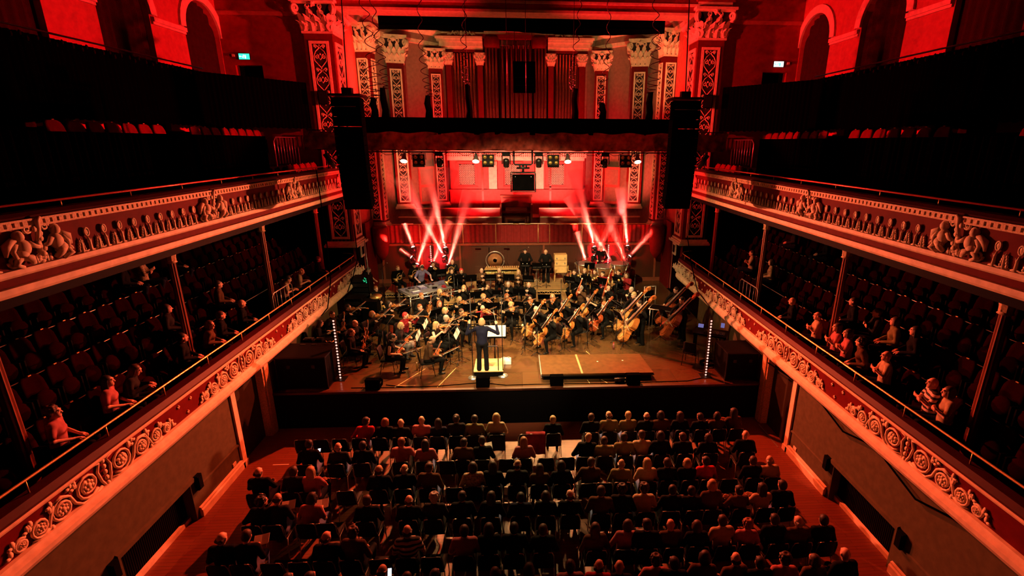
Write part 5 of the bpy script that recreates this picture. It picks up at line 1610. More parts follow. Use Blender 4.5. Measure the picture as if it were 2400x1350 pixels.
# players: x, y, floor height, role, hair, hair colour, options, label
SEATED = [
    (-6.80, 17.11, 1.20, 'vrest', 'short', 'hair_dark', dict(), 'dark-haired violinist at the far left by the grey wall'),
    (-6.51, 17.87, 1.20, 'vplay', 'short', 'hair_dark', dict(), 'dark-haired violinist playing beside the dark racks'),
    (-5.53, 15.31, 1.20, 'vrest', 'short', 'hair_brown', dict(), 'brown-haired violinist nearest the left strip of dots'),
    (-5.69, 16.15, 1.20, 'vrest', 'bald', 'hair_grey', dict(skin='skin_pink'), 'bald violinist behind the brown-haired player at the left'),
    (-5.38, 17.06, 1.20, 'vplay', 'bob', 'hair_ginger', dict(), 'violinist with reddish bob playing on the left side'),
    (-5.08, 18.22, 1.20, 'vplay', 'long', 'hair_dark', dict(), 'violinist with long dark hair in front of the turntable desk leg'),
    (-4.16, 16.87, 1.20, 'vplay', 'short', 'hair_red', dict(top='cloth_maroon'), 'violinist with bright red hair and dark red top'),
    (-4.19, 15.92, 1.20, 'vlap', 'bob', 'hair_blond', dict(top='cloth_charcoal',legs='cloth_grey'), 'violinist with ash blond hair looking down, grey skirt'),
    (-4.20, 14.85, 1.20, 'vlap', 'pony', 'hair_dark', dict(sl='none'), 'sleeveless violinist with dark ponytail at the left front'),
    (-3.91, 18.69, 1.35, 'vrest', 'bun', 'hair_ginger', dict(), 'violinist with ginger bun below the turntable desk'),
    (-3.80, 17.76, 1.20, 'vrest', 'short', 'hair_ginger', dict(), 'short ginger-haired violinist facing the audience'),
    (-3.30, 19.24, 1.35, 'vplay', 'long', 'hair_blond', dict(top='cloth_charcoal'), 'blond violinist playing below the right end of the turntable desk'),
    (-3.14, 18.15, 1.20, 'vrest', 'long', 'hair_ginger', dict(), 'violinist with strawberry blond hair at the turntable desk leg'),
    (-2.90, 15.87, 1.20, 'vplay', 'long', 'hair_blond', dict(sl='none'), 'sleeveless violinist with long blond hair left of the conductor'),
    (-2.93, 14.62, 1.20, 'vlap', 'fringe', 'hair_brown', dict(top='cloth_brown',skin='skin_tan'), 'balding player in brown jacket seated sideways at the stage front'),
    (-2.65, 16.50, 1.20, 'vplay', 'short', 'hair_grey', dict(top='cloth_charcoal'), 'grey-haired violinist in suit left of the conductor'),
    (-2.81, 17.33, 1.20, 'vrest', 'bob', 'hair_blond', dict(), 'pale blond violinist behind the grey-haired one'),
    (-2.21, 17.17, 1.20, 'vplay', 'pony', 'hair_brown', dict(sl='short'), 'violinist with short sleeves just left of the conductor'),
    (-2.45, 18.66, 1.20, 'vplay', 'long', 'hair_blond', dict(), 'violinist with long fair hair under the woodwind row'),
    (-1.47, 17.58, 1.20, 'varm', 'bald', 'hair_grey', dict(top='cloth_maroon',skin='skin_pink'), 'bald viola player in dark red shirt facing the conductor'),
    (-0.42, 17.84, 1.20, 'varm', 'curly', 'hair_blond', dict(top='cloth_charcoal'), 'blond viola player right of the conductor with bow raised'),
    (-1.53, 18.91, 1.20, 'varm', 'curly', 'hair_blond', dict(), 'viola player with blond curls in the middle row'),
    (-0.61, 18.99, 1.20, 'varm', 'long', 'hair_ginger', dict(), 'viola player with long auburn hair in the middle row'),
    (0.32, 18.78, 1.20, 'varm', 'bob', 'hair_dark', dict(), 'viola player with dark bob in the middle row'),
    (1.24, 18.92, 1.20, 'varm', 'bob', 'hair_blond', dict(), 'blond viola player beside the cellos'),
    (0.55, 17.45, 1.20, 'cello', 'fringe', 'hair_white', dict(skin='skin_pink'), 'white-haired cellist nearest the conductor'),
    (1.02, 16.45, 1.20, 'cello', 'short', 'hair_dark', dict(), 'dark-haired cellist at the front edge'),
    (1.63, 18.08, 1.20, 'cello', 'bun', 'hair_dark', dict(skin='skin_tan'), 'cellist with dark bun in the second cello desk'),
    (2.04, 17.00, 1.20, 'cello', 'short', 'hair_brown', dict(), 'brown-haired cellist with pale cello in the middle of the cellos'),
    (2.70, 18.69, 1.20, 'cello', 'long', 'hair_dark', dict(sl='short'), 'cellist with long dark hair and bare arms'),
    (3.18, 17.76, 1.20, 'cellob', 'curly', 'hair_ginger', dict(), 'cellist with ginger curls and red cello'),
    (-2.36, 19.59, 1.40, 'flute', 'long', 'hair_blond', dict(), 'fair-haired flautist at the left of the woodwind row'),
    (-1.39, 19.81, 1.40, 'flute', 'long', 'hair_brown', dict(), 'flautist with long brown hair'),
    (-0.56, 20.03, 1.40, 'oboe', 'short', 'hair_grey', dict(), 'grey-haired oboist with glasses'),
    (0.31, 20.00, 1.40, 'oboe', 'bald', 'hair_white', dict(skin='skin_pink'), 'bald oboist right of centre'),
    (2.42, 19.29, 1.40, 'bassoon', 'curly', 'hair_grey', dict(top='cloth_brown'), 'grey curly-haired bassoonist in brown'),
    (3.59, 19.38, 1.40, 'bassoon', 'fringe', 'hair_brown', dict(), 'balding bassoonist in front of the trombones'),
    (4.49, 19.10, 1.40, 'clarinet', 'short', 'hair_grey', dict(), 'grey-haired clarinettist at the right end of the woodwinds'),
    (-5.75, 22.61, 1.50, 'horn', 'short', 'hair_ginger', dict(), 'horn player seated at the far left rear'),
    (-5.11, 23.17, 1.50, 'horn', 'cap', 'cloth_black', dict(skin='skin_tan'), 'horn player in black cap behind the masked musician'),
    (-4.25, 23.31, 1.50, 'trumpet', 'short', 'hair_brown', dict(), 'trumpeter right of the turntable musician'),
    (-3.31, 23.19, 1.65, 'horn', 'bald', 'hair_grey', dict(skin='skin_pink'), 'tall bald horn player at the left rear'),
    (-3.13, 21.65, 1.60, 'horn', 'bob', 'hair_brown', dict(), 'small horn player in front of the tall bald one'),
    (-2.70, 21.64, 1.60, 'clarinet', 'short', 'hair_red', dict(), 'clarinettist with reddish hair and glasses left of the back door'),
    (-1.79, 21.69, 1.60, 'clarinet', 'bald', 'hair_grey', dict(top='cloth_brown',skin='skin_pink'), 'bald clarinettist in front of the back door'),
    (-1.00, 21.74, 1.60, 'clarinet', 'fringe', 'hair_white', dict(top='cloth_brown'), 'white-haired clarinettist in front of the marimba'),
    (-0.13, 21.33, 1.60, 'clarinet', 'long', 'hair_blond', dict(top='cloth_brown'), 'fair long-haired clarinettist in front of the marimba'),
    (2.36, 21.24, 1.60, 'trombone', 'short', 'hair_brown', dict(), 'trombonist nearest the wooden chest'),
    (2.85, 21.46, 1.60, 'trumpet', 'short', 'hair_blond', dict(), 'trumpeter under the timpani'),
    (3.29, 21.29, 1.60, 'trombone', 'short', 'hair_brown', dict(top='cloth_brown'), 'trombonist under the middle timpani'),
    (3.58, 20.90, 1.60, 'trumpet', 'short', 'hair_dark', dict(top='cloth_maroon'), 'trumpeter lit red under the timpani'),
    (4.35, 21.18, 1.60, 'trombone', 'short', 'hair_dark', dict(), 'trombonist at the right of the brass row'),
    (4.60, 20.58, 1.60, 'trumpet', 'bob', 'hair_brown', dict(top='cloth_maroon'), 'trumpeter in dark red at the right end of the brass'),
]
STANDING = [
    (0.20, 23.59, 1.70, 'perc', 'short', 'hair_dark', dict(), 'percussionist in black standing behind the marimba'),
    (1.20, 23.37, 1.70, 'perc', 'fringe', 'hair_blond', dict(), 'percussionist standing beside the wooden chest looking down'),
    (4.01, 23.99, 1.70, 'perc', 'short', 'hair_grey', dict(), 'timpanist standing behind three timpani'),
    (-4.66, 22.47, 1.20, 'dj', 'cap', 'hair_dark', dict(top='cloth_lilac',sl='short'), 'turntable musician in lilac T-shirt bending over the silver desk'),
    (-1.25, 14.53, 1.40, 'cond', 'bob', 'hair_blond', dict(sl='long',top='cloth_navy'), 'conductor in dark suit on the podium with both arms raised'),
    (-6.97, 22.07, 1.20, 'perc', 'short', 'hair_dark', dict(sl='short'), 'stage hand leaning at the dark racks at the left'),
    (4.31, 17.76, 1.20, 'bass', 'short', 'hair_blond', dict(), 'fair-haired double bass player nearest the cellos'),
    (4.29, 16.72, 1.20, 'bass', 'short', 'hair_dark', dict(), 'dark-haired double bass player in front'),
    (6.14, 18.37, 1.20, 'bassd', 'short', 'hair_dark', dict(), 'double bass player at the right under the balcony'),
    (5.96, 17.06, 1.20, 'bassd', 'short', 'hair_dark', dict(), 'double bass player furthest right in the shade'),
]
OTHERS = [
    (-7.05, 16.24, 1.20, 'desk', 'long', 'hair_dark', dict(), 'person at the side desk reading a white sheet'),
    (-6.18, 20.34, 1.20, 'lap', 'short', 'hair_ginger', dict(), 'red-haired player half hidden behind the tuba'),
]
POSE = dict(
    vplay=dict(lean=4, hyaw=.30, hpitch=-.12, eL=(-.28, .26, .86), hL=(-.22, .47, 1.10), fL=(.4, .3, .6), nL=(.8, -.2, 0), cL=1.1, eR=(.37, .18, .90), hR=(.24, .38, 1.07), fR=(-.8, .5, -.1), nR=(-.2, -.2, -1), cR=.9),
    vrest=dict(lean=2, hyaw=.0, hpitch=-.10, eL=(-.29, .14, .80), hL=(-.20, .38, .97), fL=(.6, .5, .3), nL=(.5, -.6, 0), cL=1.2, eR=(.29, .05, .74), hR=(.16, .32, .62), fR=(-.3, .9, 0), cR=1.0),
    vlap=dict(lean=12, hpitch=-.35, eL=(-.29, .10, .76), hL=(-.20, .36, .72), fL=(.3, .7, 0), nL=(0, -.2, -1), cL=1.1, eR=(.29, .08, .74), hR=(.13, .34, .66), fR=(-.4, .9, -.1), cR=1.0),
    cello=dict(lean=6, hyaw=-.1, hpitch=-.25, spread=.30, eL=(-.38, .14, .98), hL=(-.22, .27, 1.10), fL=(.9, .1, .1), nL=(0, -.8, -.4), cL=1.2, eR=(.42, .22, .82), hR=(.30, .56, .66), fR=(-.5, .8, -.2), nR=(-.3, 0, -1), cR=.9),
    bass=dict(stand=True, lean=8, hpitch=-.25, eL=(-.46, .12, 1.24), hL=(-.36, .24, 1.40), fL=(.9, .2, .1), nL=(0, -.8, -.4), cL=1.2, eR=(.44, .16, 1.12), hR=(.26, .44, .98), fR=(-.5, .8, -.2), nR=(-.3, 0, -1), cR=.9),
    flute=dict(lean=3, hyaw=-.25, hpitch=-.1, eL=(-.20, .27, .92), hL=(.02, .25, 1.12), fL=(.5, -.4, .5), nL=(.3, -.8, 0), cL=.9, eR=(.42, .08, .94), hR=(.24, .25, 1.09), fR=(-.2, .3, .8), nR=(-.2, -.8, 0), cR=.9),
    oboe=dict(lean=4, hpitch=-.15, eL=(-.27, .12, .86), hL=(-.05, .30, 1.00), fL=(.7, .4, .2), nL=(.6, -.6, 0), cL=.9, eR=(.27, .12, .80), hR=(.05, .40, .84), fR=(-.7, .4, .2), nR=(-.6, -.6, 0), cR=.9),
    bassoon=dict(lean=4, hpitch=-.1, eL=(-.28, .14, .92), hL=(-.10, .27, 1.10), fL=(.6, .3, .3), nL=(.6, -.5, 0), cL=.9, eR=(.30, .06, .80), hR=(.16, .24, .80), fR=(-.4, .5, .2), nR=(-.6, -.5, 0), cR=.9),
    horn=dict(lean=3, hpitch=-.08, eL=(-.26, .14, .82), hL=(-.04, .34, .90), fL=(.7, .4, .2), nL=(.3, -.8, 0), cL=1.1, eR=(.30, .08, .78), hR=(.22, .28, .80), fR=(-.6, .6, -.2), nR=(-.3, -.5, 0), cR=.8),
    trumpet=dict(lean=3, eL=(-.27, .22, .92), hL=(-.06, .40, 1.08), fL=(.6, .6, .2), nL=(.7, -.3, 0), cL=1.1, eR=(.28, .20, .92), hR=(.06, .42, 1.10), fR=(-.5, .6, .3), nR=(-.6, -.3, 0), cR=.9),
    trombone=dict(lean=3, eL=(-.27, .12, .82), hL=(-.08, .38, .92), fL=(.6, .6, .2), nL=(.6, -.4, 0), cL=1.1, eR=(.28, .10, .78), hR=(.12, .38, .80), fR=(-.6, .6, .2), nR=(-.6, -.4, 0), cR=1.1),
    perc=dict(stand=True, lean=8, hpitch=-.45, eL=(-.32, .08, 1.13), hL=(-.15, .36, 1.06), fL=(.3, .9, -.1), cL=1.0, eR=(.32, .08, 1.13), hR=(.15, .36, 1.06), fR=(-.3, .9, -.1), cR=1.0),
    dj=dict(stand=True, lean=16, hpitch=-.30, eL=(-.38, .26, 1.18), hL=(-.30, .50, 1.05), fL=(.1, .95, -.2), cL=.3, eR=(.38, .26, 1.18), hR=(.32, .50, 1.05), fR=(-.1, .95, -.2), cR=.3),
    cond=dict(stand=True, lean=4, hpitch=-.05, eL=(-.48, .08, 1.22), hL=(-.40, .20, 1.50), fL=(.1, .3, .95), nL=(.2, .9, 0), cL=.4, eR=(.50, .08, 1.22), hR=(.44, .22, 1.46), fR=(-.1, .4, .9), nR=(-.3, .9, 0), cR=1.0, female=True),
    desk=dict(lean=14, hpitch=-.40, eL=(-.28, .14, .80), hL=(-.11, .38, .82), fL=(.2, .9, .2), cL=.5, eR=(.28, .14, .78), hR=(.12, .38, .80), fR=(-.2, .9, .2), cR=.5),
    lap=dict(lean=8, hpitch=-.12),
)
TARGET = (-1.0, 15.2)
FEM = ('long', 'bob', 'bun', 'pony', 'curly')
_n = {}
def num(k):
    _n[k] = _n.get(k, 0) + 1
    return _n[k]
def play(row, standing=False):
    x, y, fl, role, hk, hc, opt, lab = row
    base = {'varm': 'vplay', 'cellob': 'cello', 'bassd': 'bass', 'clarinet': 'oboe'}.get(role, role)
    P = dict(POSE[base]); sl = opt.get('sl', 'long'); fem = hk in FEM
    P['sleeves'] = sl
    if fem: P['female'] = True
    if opt.get('legs') == 'cloth_grey': P['skirt'] = True
    pr = proto((base, sl, fem, P.get('skirt', False)), **P)
    rz = {'cond': 0.0, 'dj': PI + .62, 'desk': -1.35}.get(role)
    if rz is None:
        dx, dy = TARGET[0] - x, TARGET[1] - y
        if role == 'perc' and abs(x) < 5: dx *= .3
        rz = math.atan2(-dx, dy)
        if role == 'perc' and x < -5: rz = -1.9
    nn = random.Random(int(x * 100 + y * 977))
    rz += nn.uniform(-.10, .10) if role not in ('cond', 'dj') else 0
    d = Vector((-math.sin(rz), math.cos(rz), 0))
    loc = Vector((x, y, fl)) - d * (.10 if not P.get('stand') else .12)
    st = P.get('stand', False)
    o = person(pr, loc, rz, lab, 'orchestra players' if role not in ('cond', 'dj', 'desk') else None, opt.get('skin', nn.choice(('skin', 'skin', 'skin_pink', 'skin_tan'))), hk, hc, opt.get('top', 'cloth_black'), opt.get('legs', 'cloth_black'), 1.0, {'none': 'sleeveless_top', 'short': 't_shirt'}.get(sl, 'jacket'), 'skirt' if P.get('skirt') else 'trousers')
    M0 = Matrix.Translation(loc) @ Matrix.Rotation(rz, 4, 'Z')
    who = lab.split(' ')
    short = lab
    if not st:
        chair(loc + Vector((0, 0, 0)) - d * .02, rz, ('black chair under the ' + lab)[:110] if len(lab.split()) < 12 else 'black chair under the ' + ' '.join(lab.split()[:11]), 'orchestra chairs', 'black')
    ins = lambda nm: ('%s held by the %s' % (nm, ' '.join(lab.split()[:11])))
    if role in ('vplay', 'varm'):
        k = 'viola' if role == 'varm' else 'violin'
        put(k, bowed(k)[0], M0 @ frame_from((-.045, .12, 1.145), (-.24, .62, 1.16), (.35, -.25, 1)), ins(k), k, 'violins and violas')
        put_bow(M0, (.22, .42, 1.09), (-.62, .12, .28), .74, ins('bow'))
    elif role == 'vrest':
        put('violin', bowed('violin')[0], M0 @ frame_from((-.10, .36, .565), (-.17, .42, 1.17), (.25, 1, .1)), ins('upright violin'), 'violin', 'violins and violas')
        put_bow(M0, (.14, .38, .63), (.18, .55, .42), .74, ins('bow'))
    elif role == 'vlap':
        put('violin', bowed('violin_r')[0], M0 @ frame_from((.10, .24, .625), (-.34, .46, .80), (.1, -.35, 1)), ins('resting violin'), 'violin', 'violins and violas')
        put_bow(M0, (.12, .40, .67), (-.25, .6, .10), .74, ins('bow'))
    elif base == 'cello':
        put('cello', bowed('cello_b' if role == 'cellob' else 'cello')[0], M0 @ frame_from((.17, .64, .26), (-.27, .15, 1.32), (.25, 1, .4)), ins('cello'), 'cello', 'cellos')
        put_bow(M0, (.30, .66, .64), (-.70, .10, -.10), .72, ins('bow'))
    elif base == 'bass':
        put('double_bass', bowed('bass' if role == 'bass' else 'bass_b')[0], M0 @ frame_from((.38, .66, .20), (-.42, .14, 1.50), (.35, 1, .3)), ins('double bass'), 'double bass', 'double basses')
        put_bow(M0, (.30, .56, .96), (-.64, .16, -.16), .72, ins('bow'))
    elif role == 'flute':
        put('flute', wind('flute'), M0 @ frame_from((-.05, .17, 1.185), (.5, .24, 1.13), (0, .3, 1)), ins('flute'), 'flute', 'woodwind instruments')
    elif base == 'oboe':
        put(role, wind(role), M0 @ frame_from((0, .52, .68), (0, .15, 1.17), (0, .6, .8)), ins(role), role, 'woodwind instruments')
    elif role == 'bassoon':
        put('bassoon', wind('bassoon'), M0 @ frame_from((.24, .20, .50), (-.16, .32, 1.62), (.2, 1, 0)), ins('bassoon'), 'bassoon', 'woodwind instruments')
    elif role == 'horn':
        put('french_horn', wind('horn'), M0 @ Matrix.Translation((.08, .36, .90)) @ Matrix.Rotation(.3, 4, 'Z'), ins('french horn'), 'horn', 'brass instruments')
    elif role == 'trumpet':
        put('trumpet', wind('trumpet'), M0 @ Matrix.Translation((0, .47, 1.13)) @ Matrix.Rotation(-.12, 4, 'X'), ins('trumpet'), 'trumpet', 'brass instruments')
    elif role == 'trombone':
        put('trombone', wind('trombone'), M0 @ Matrix.Translation((.04, .46, 1.0)) @ Matrix.Rotation(-PI / 2 + .1, 4, 'X'), ins('upright trombone'), 'trombone', 'brass instruments')
    return o, M0
random.seed(5)
for r in SEATED: play(r)
for r in OTHERS: play(r)
for r in STANDING:
    o, M0 = play(r, True)
    if r[3] == 'cond':
        b = MB().tube([(0, 0, 0), (0, 0, .36)], [.005, .003], 6)
        g = {'stick': b.mesh('stick', ['white']), 'grip': MB().ball((0, 0, 0), (.011, .011, .028), 0, 8, 5).mesh('grip', ['light_wood'])}
        put('baton', g, M0 @ frame_from((.42, .28, 1.54), (.36, .34, 1.90), (0, 1, 0)), 'white baton in the raised right hand of the conductor', 'baton')
    if r[3] == 'dj':
        pr = proto(('dj', 'short', False, False))
        hm = M0 @ pr['hm']
        b = MB().tube([(.092 * math.cos(a), -.01, .03 + .115 * math.sin(a)) for a in [PI * i / 10 for i in range(11)]], .012, 6)
        g = {'band': b.mesh('band', ['white']), 'ear_cup': MB().ball((.095, -.005, -.01), (.022, .036, .042), 0, 10, 6).mesh('ear_cup', ['black_gloss'])}
        t = put('headphones', g, hm, 'white headphones over the cap of the turntable musician', 'headphones')
        c = obj('ear_cup', MB().ball((-.095, -.005, -.01), (.022, .036, .042), 0, 10, 6), ['black_gloss'], t)
    if r[3] == 'perc' and r[0] > -5:
        for q in (-1, 1):
            g = {'shaft': MB().tube([(0, 0, 0), (0, 0, .34)], .006, 5).mesh('shaft', ['light_wood']), 'felt_head': MB().ball((0, 0, .35), .022, 0, 8, 6).mesh('felt_head', ['white'])}
            put('mallet', g, M0 @ frame_from((q * .13, .44, 1.05), (q * .10, .78, 1.12), (0, 0, 1)), '%s-hand mallet of the %s' % ('left' if q < 0 else 'right', ' '.join(r[7].split()[:9])), 'mallet', 'percussion mallets')

# ------------------------------------------------------------------ music stands by the desks
SP = [(-5.0, 16.2, .0), (-4.35, 17.6, 0), (-3.4, 15.25, 1), (-3.35, 16.3, 1), (-2.15, 15.35, 1), (-2.3, 16.4, 0), (-1.75, 17.0, 0), (-4.5, 18.0, 0), (-3.2, 17.5, 0), (-2.0, 18.1, 0), (-1.15, 16.75, 0), (-.35, 17.1, 0), (-1.1, 18.2, 0), (-.15, 18.3, 0), (.75, 18.2, 0), (.15, 16.75, 0), (.55, 15.95, 0), (1.2, 17.4, 0),
      (1.55, 16.3, 0), (2.1, 18.0, 0), (2.65, 17.1, 0), (3.55, 17.0, 0), (5.3, 17.2, 0), (3.75, 18.2, 0)]
SP2 = [(-1.9, 19.0, 0), (-.95, 19.2, 0), (-.1, 19.35, 0), (2.0, 18.75, 0), (3.0, 18.75, 0), (4.0, 18.5, 0)]
SP3 = [(-2.2, 20.9, 0), (-1.35, 20.95, 0), (-.55, 20.95, 0), (.3, 20.7, 1), (2.1, 20.45, 0), (2.85, 20.6, 0), (3.5, 20.2, 0), (4.15, 20.3, 0), (-5.75, 22.3, 0), (-3.75, 22.5, 0), (-2.8, 20.9, 0)]
SP4 = [(.2, 22.95, 1), (1.2, 22.75, 1), (.75, 22.6, 0), (3.25, 22.55, 0)]
kk = 0
for lst, fl, row in ((SP, 1.2, 'string section'), (SP2, 1.4, 'woodwind row'), (SP3, 1.6, 'brass row'), (SP4, 1.7, 'percussion riser')):
    L = sorted(lst)
    for i, (x, y, sh) in enumerate(L):
        dx, dy = TARGET[0] - x, TARGET[1] - y
        if fl == 1.7: dx *= .1
        rz = math.atan2(-dx, dy) + PI
        place = '%s of %d from the left in the %s' % (('first', 'second', 'third', 'fourth', 'fifth', 'sixth', 'seventh', 'eighth', 'ninth', 'tenth', 'eleventh', 'twelfth', 'thirteenth', 'fourteenth', 'fifteenth', 'sixteenth', 'seventeenth', 'eighteenth', 'nineteenth', 'twentieth', 'twenty-first', 'twenty-second', 'twenty-third', 'twenty-fourth')[i], len(L), row)
        fz = fl if not (fl == 1.6 and x < -3.3) else 1.2
        if sh and fl == 1.2: rz = -1.25 - PI
        music_stand((x, y, fz), rz + PI, 'black music stand, ' + place, 1.0 if fz == fl else 1.2, ('white sheet music on the stand %s' % place) if (sh or i % 3 == 1) else None)
# ------------------------------------------------------------------ risers
def riser(label, x0, x1, y0, y1, z, truss=False):
    t = thing('stage_riser', label, 'riser', ((x0 + x1) / 2, y0, STAGE_Z), 0, 'stage risers')
    w = (x1 - x0) / 2; d = y1 - y0; h = z - STAGE_Z
    obj('deck', MB().span((-w, 0, h - .06), (w, d, h)), ['riser_wood'], t)
    b = MB().span((-w, 0, h - .10), (w, .04, h - .06)); b.span((-w, 0, max(0, h - .24)), (w, .03, max(0, h - .24) + .03))
    n = max(2, int(2 * w / .22))
    if h > .25:
        for k in range(n):
            xa = -w + 2 * w * k / n; xb = -w + 2 * w * (k + 1) / n
            b.tube([(xa, .015, h - .22), ((xa + xb) / 2, .015, h - .10), (xb, .015, h - .22)], .010, 4)
    obj('lattice_edge', b, ['light_wood'], t)
    for qx in (-w + .05, w - .05):
        for qy in (.06, d - .06):
            obj('leg', MB().span((qx - .025, qy - .025, 0), (qx + .025, qy + .025, h - .06)), ['steel'], t)
    obj('skirt_cloth', MB().span((-w + .02, .06, .01), (w - .02, .08, h - .1)), ['black_cloth'], t)
    return t
riser('pale wooden riser with lattice edge under the percussion', -2.4, 5.4, 22.32, 25.3, 1.7)
riser('low wooden riser under the woodwind row', -2.95, 5.1, 18.62, 20.5, 1.4)
riser('wooden riser under the clarinets', -3.5, .75, 20.75, 22.3, 1.6)
riser('wooden riser under the trombones and trumpets', 1.85, 5.1, 20.15, 22.3, 1.6)
riser('wooden riser under the horns at the left rear', -6.5, -2.5, 22.75, 24.4, 1.5)
riser('low riser under the back desks of violins', -4.6, -3.0, 18.4, 19.7, 1.35)

# ------------------------------------------------------------------ turntable desk
t = thing('turntable_desk', 'silver trestle desk crowded with turntables and mixers at the left rear', 'table', (-4.25, 21.05, STAGE_Z), .66)
obj('top', MB().box((0, 0, .985), (2.0, 1.15, .05)), ['cloth_grey'], t)
b = MB()
for y in (-.58, .58):
    b.tube([(-1.02, y, .95), (1.02, y, .95)], .028, 6); b.tube([(-1.02, y, .80), (1.02, y, .80)], .02, 6)
    for k in range(8):
        xa = -1 + .25 * k
        b.tube([(xa, y, .80), (xa + .125, y, .95), (xa + .25, y, .80)], .010, 4)
for x in (-1.02, 1.02):
    b.tube([(x, -.58, .95), (x, .58, .95)], .028, 6)
obj('frame', b, ['steel'], t)
for x in (-.98, .98):
    for y in (-.55, .55):
        obj('leg', MB().tube([(x, y, 0), (x, y, .95)], .03, 8), ['steel'], t)
DM = Matrix.Translation((-4.25, 21.05, STAGE_Z + 1.01)) @ Matrix.Rotation(.66, 4, 'Z')
def ondesk(name, x, y, label, cat, group=None):
    o = thing(name, label, cat, (0, 0, 0), 0, group); o.matrix_basis = DM @ Matrix.Translation((x, y, 0)); return o
for k, x in enumerate((-.62, .32)):
    t = ondesk('turntable', x, -.02, 'grey turntable on the silver desk, %s of the mixer' % ('left', 'right')[k], 'turntable', 'turntables')
    obj('plinth', MB().box((0, 0, .05), (.45, .36, .09)), ['cloth_grey'], t)
    obj('platter', MB().lathe([(.16, .095), (.165, .11), (.001, .112)], 24, (-.04, 0, 0)), ['steel'], t)
    obj('record', MB().lathe([(.15, .113), (.15, .117), (.001, .117)], 24, (-.04, 0, 0)), ['black_gloss'], t)
    obj('record_label', MB().lathe([(.05, .118), (.001, .119)], 16, (-.04, 0, 0)), ['cloth_lilac'], t)
    obj('tonearm', MB().tube([(.17, .12, .12), (.17, .0, .13), (.10, -.09, .125)], .008, 5), ['steel'], t)
t = ondesk('mixer', -.15, .0, 'small mixer between the two turntables on the silver desk', 'mixer')
obj('body', MB().box((0, 0, .045), (.30, .38, .08)), ['cloth_lilac'], t)
b = MB()
for i in range(4):
    for j in range(4): b.lathe([(.012, .085), (.010, .105)], 6, (-.1 + .066 * i, .0 + .045 * j, 0))
for i in range(3): b.box((-.08 + .08 * i, -.1, .095), (.02, .04, .02))
obj('knob_bank', b, ['white'], t)
t = ondesk('laptop', .80, .10, 'open laptop at the right end of the silver desk', 'laptop')
obj('base', MB().box((0, 0, .012), (.33, .23, .02)), ['cloth_grey'], t)
obj('screen', MB().box((0, -.17, .12), (.33, .012, .22), 0, 0, Matrix.Rotation(.35, 3, 'X')), ['cloth_lilac'], t)
t = ondesk('effects_box', -.62, -.40, 'flat effects box at the front left of the silver desk', 'box'); obj('body', MB().box((0, 0, .03), (.4, .2, .05)), ['cloth_lilac'], t); obj('pads', MB().box((0, 0, .06), (.3, .12, .01)), ['white'], t)
t = ondesk('cable_coil', .25, -.42, 'dark coiled cable on the front of the silver desk', 'cable'); obj('coil', MB().tube([(.1 * math.cos(a), .1 * math.sin(a), .02 + .004 * a) for a in [i * .5 for i in range(38)]], .01, 5), ['black_cloth'], t)
t = ondesk('cap_on_desk', .70, -.40, 'dark cap lying on the front right of the silver desk', 'cap'); obj('crown', MB().ball((0, 0, .03), (.10, .11, .07), 0, 12, 6), ['cloth_maroon'], t); obj('brim', MB().ball((.0, -.13, .012), (.08, .07, .008), 0, 10, 5), ['cloth_maroon'], t)

# ------------------------------------------------------------------ percussion
t = thing('marimba', 'marimba with golden tube resonators on the percussion riser', 'marimba', (-.95, 23.0, 1.7))
for k in range(26):
    obj('bar', MB().box((-.78 + .0625 * k, 0, .86), (.052, .42 - .006 * k, .02)), ['light_wood'], t)
for k in range(18):
    obj('bar', MB().box((-.72 + .09 * k, .24, .90), (.05, .26, .02)), ['light_wood'], t)
for k in range(24):
    obj('resonator', MB().tube([(-.75 + .065 * k, -.12, .82), (-.75 + .065 * k, -.12, .34 + .010 * k)], .026, 8), ['brass'], t)
b = MB().span((-.88, -.25, .78), (-.82, .40, .84)); b.span((.86, -.2, .78), (.92, .40, .84)); b.span((-.88, -.22, .80), (.92, -.18, .84))
for x in (-.85, .89):
    b.span((x - .03, -.2, 0), (x + .03, -.14, .8)); b.span((x - .03, .3, 0), (x + .03, .36, .8))
obj('frame', b, ['black_paint'], t)
t = thing('gong', 'large bronze gong hanging in a round frame in front of the back door', 'gong', (-1.33, 24.5, 1.7))
b = MB().lathe([(.001, .03), (.10, .03), (.14, .0), (.33, -.01), (.36, .03)], 32, (0, 0, .92), 0, Matrix.Rotation(PI / 2, 3, 'X'))
obj('disc', b, ['copper'], t)
obj('frame', MB().tube([(.46 * math.cos(a), 0, .92 + .46 * math.sin(a)) for a in [2 * PI * i / 32 for i in range(33)]], .022, 8).tube([(-.3, 0, .55), (-.4, -.25, 0), (-.4, .25, 0)], .018, 6).tube([(.3, 0, .55), (.4, -.25, 0), (.4, .25, 0)], .018, 6), ['steel'], t)
t = thing('wooden_chest', 'pale wooden percussion chest standing on legs beside the percussionists', 'chest', (1.95, 23.85, 1.7), .06)
obj('box', MB().box((0, 0, .92), (.62, .42, .92)).box((0, -.22, 1.12), (.60, .02, .02), 1).box((0, -.22, .82), (.60, .02, .02), 1), ['light_wood', 'riser_wood'], t)
for x in (-.2, .2):
    for z in (1.2, .95): obj('latch', MB().box((x, -.225, z), (.05, .02, .07)), ['steel'], t)
for qx in (-.27, .27):
    for qy in (-.17, .17): obj('leg', MB().tube([(qx, qy, .48), (qx * 1.15, qy * 1.2, 0)], .025, 8), ['light_wood'], t)
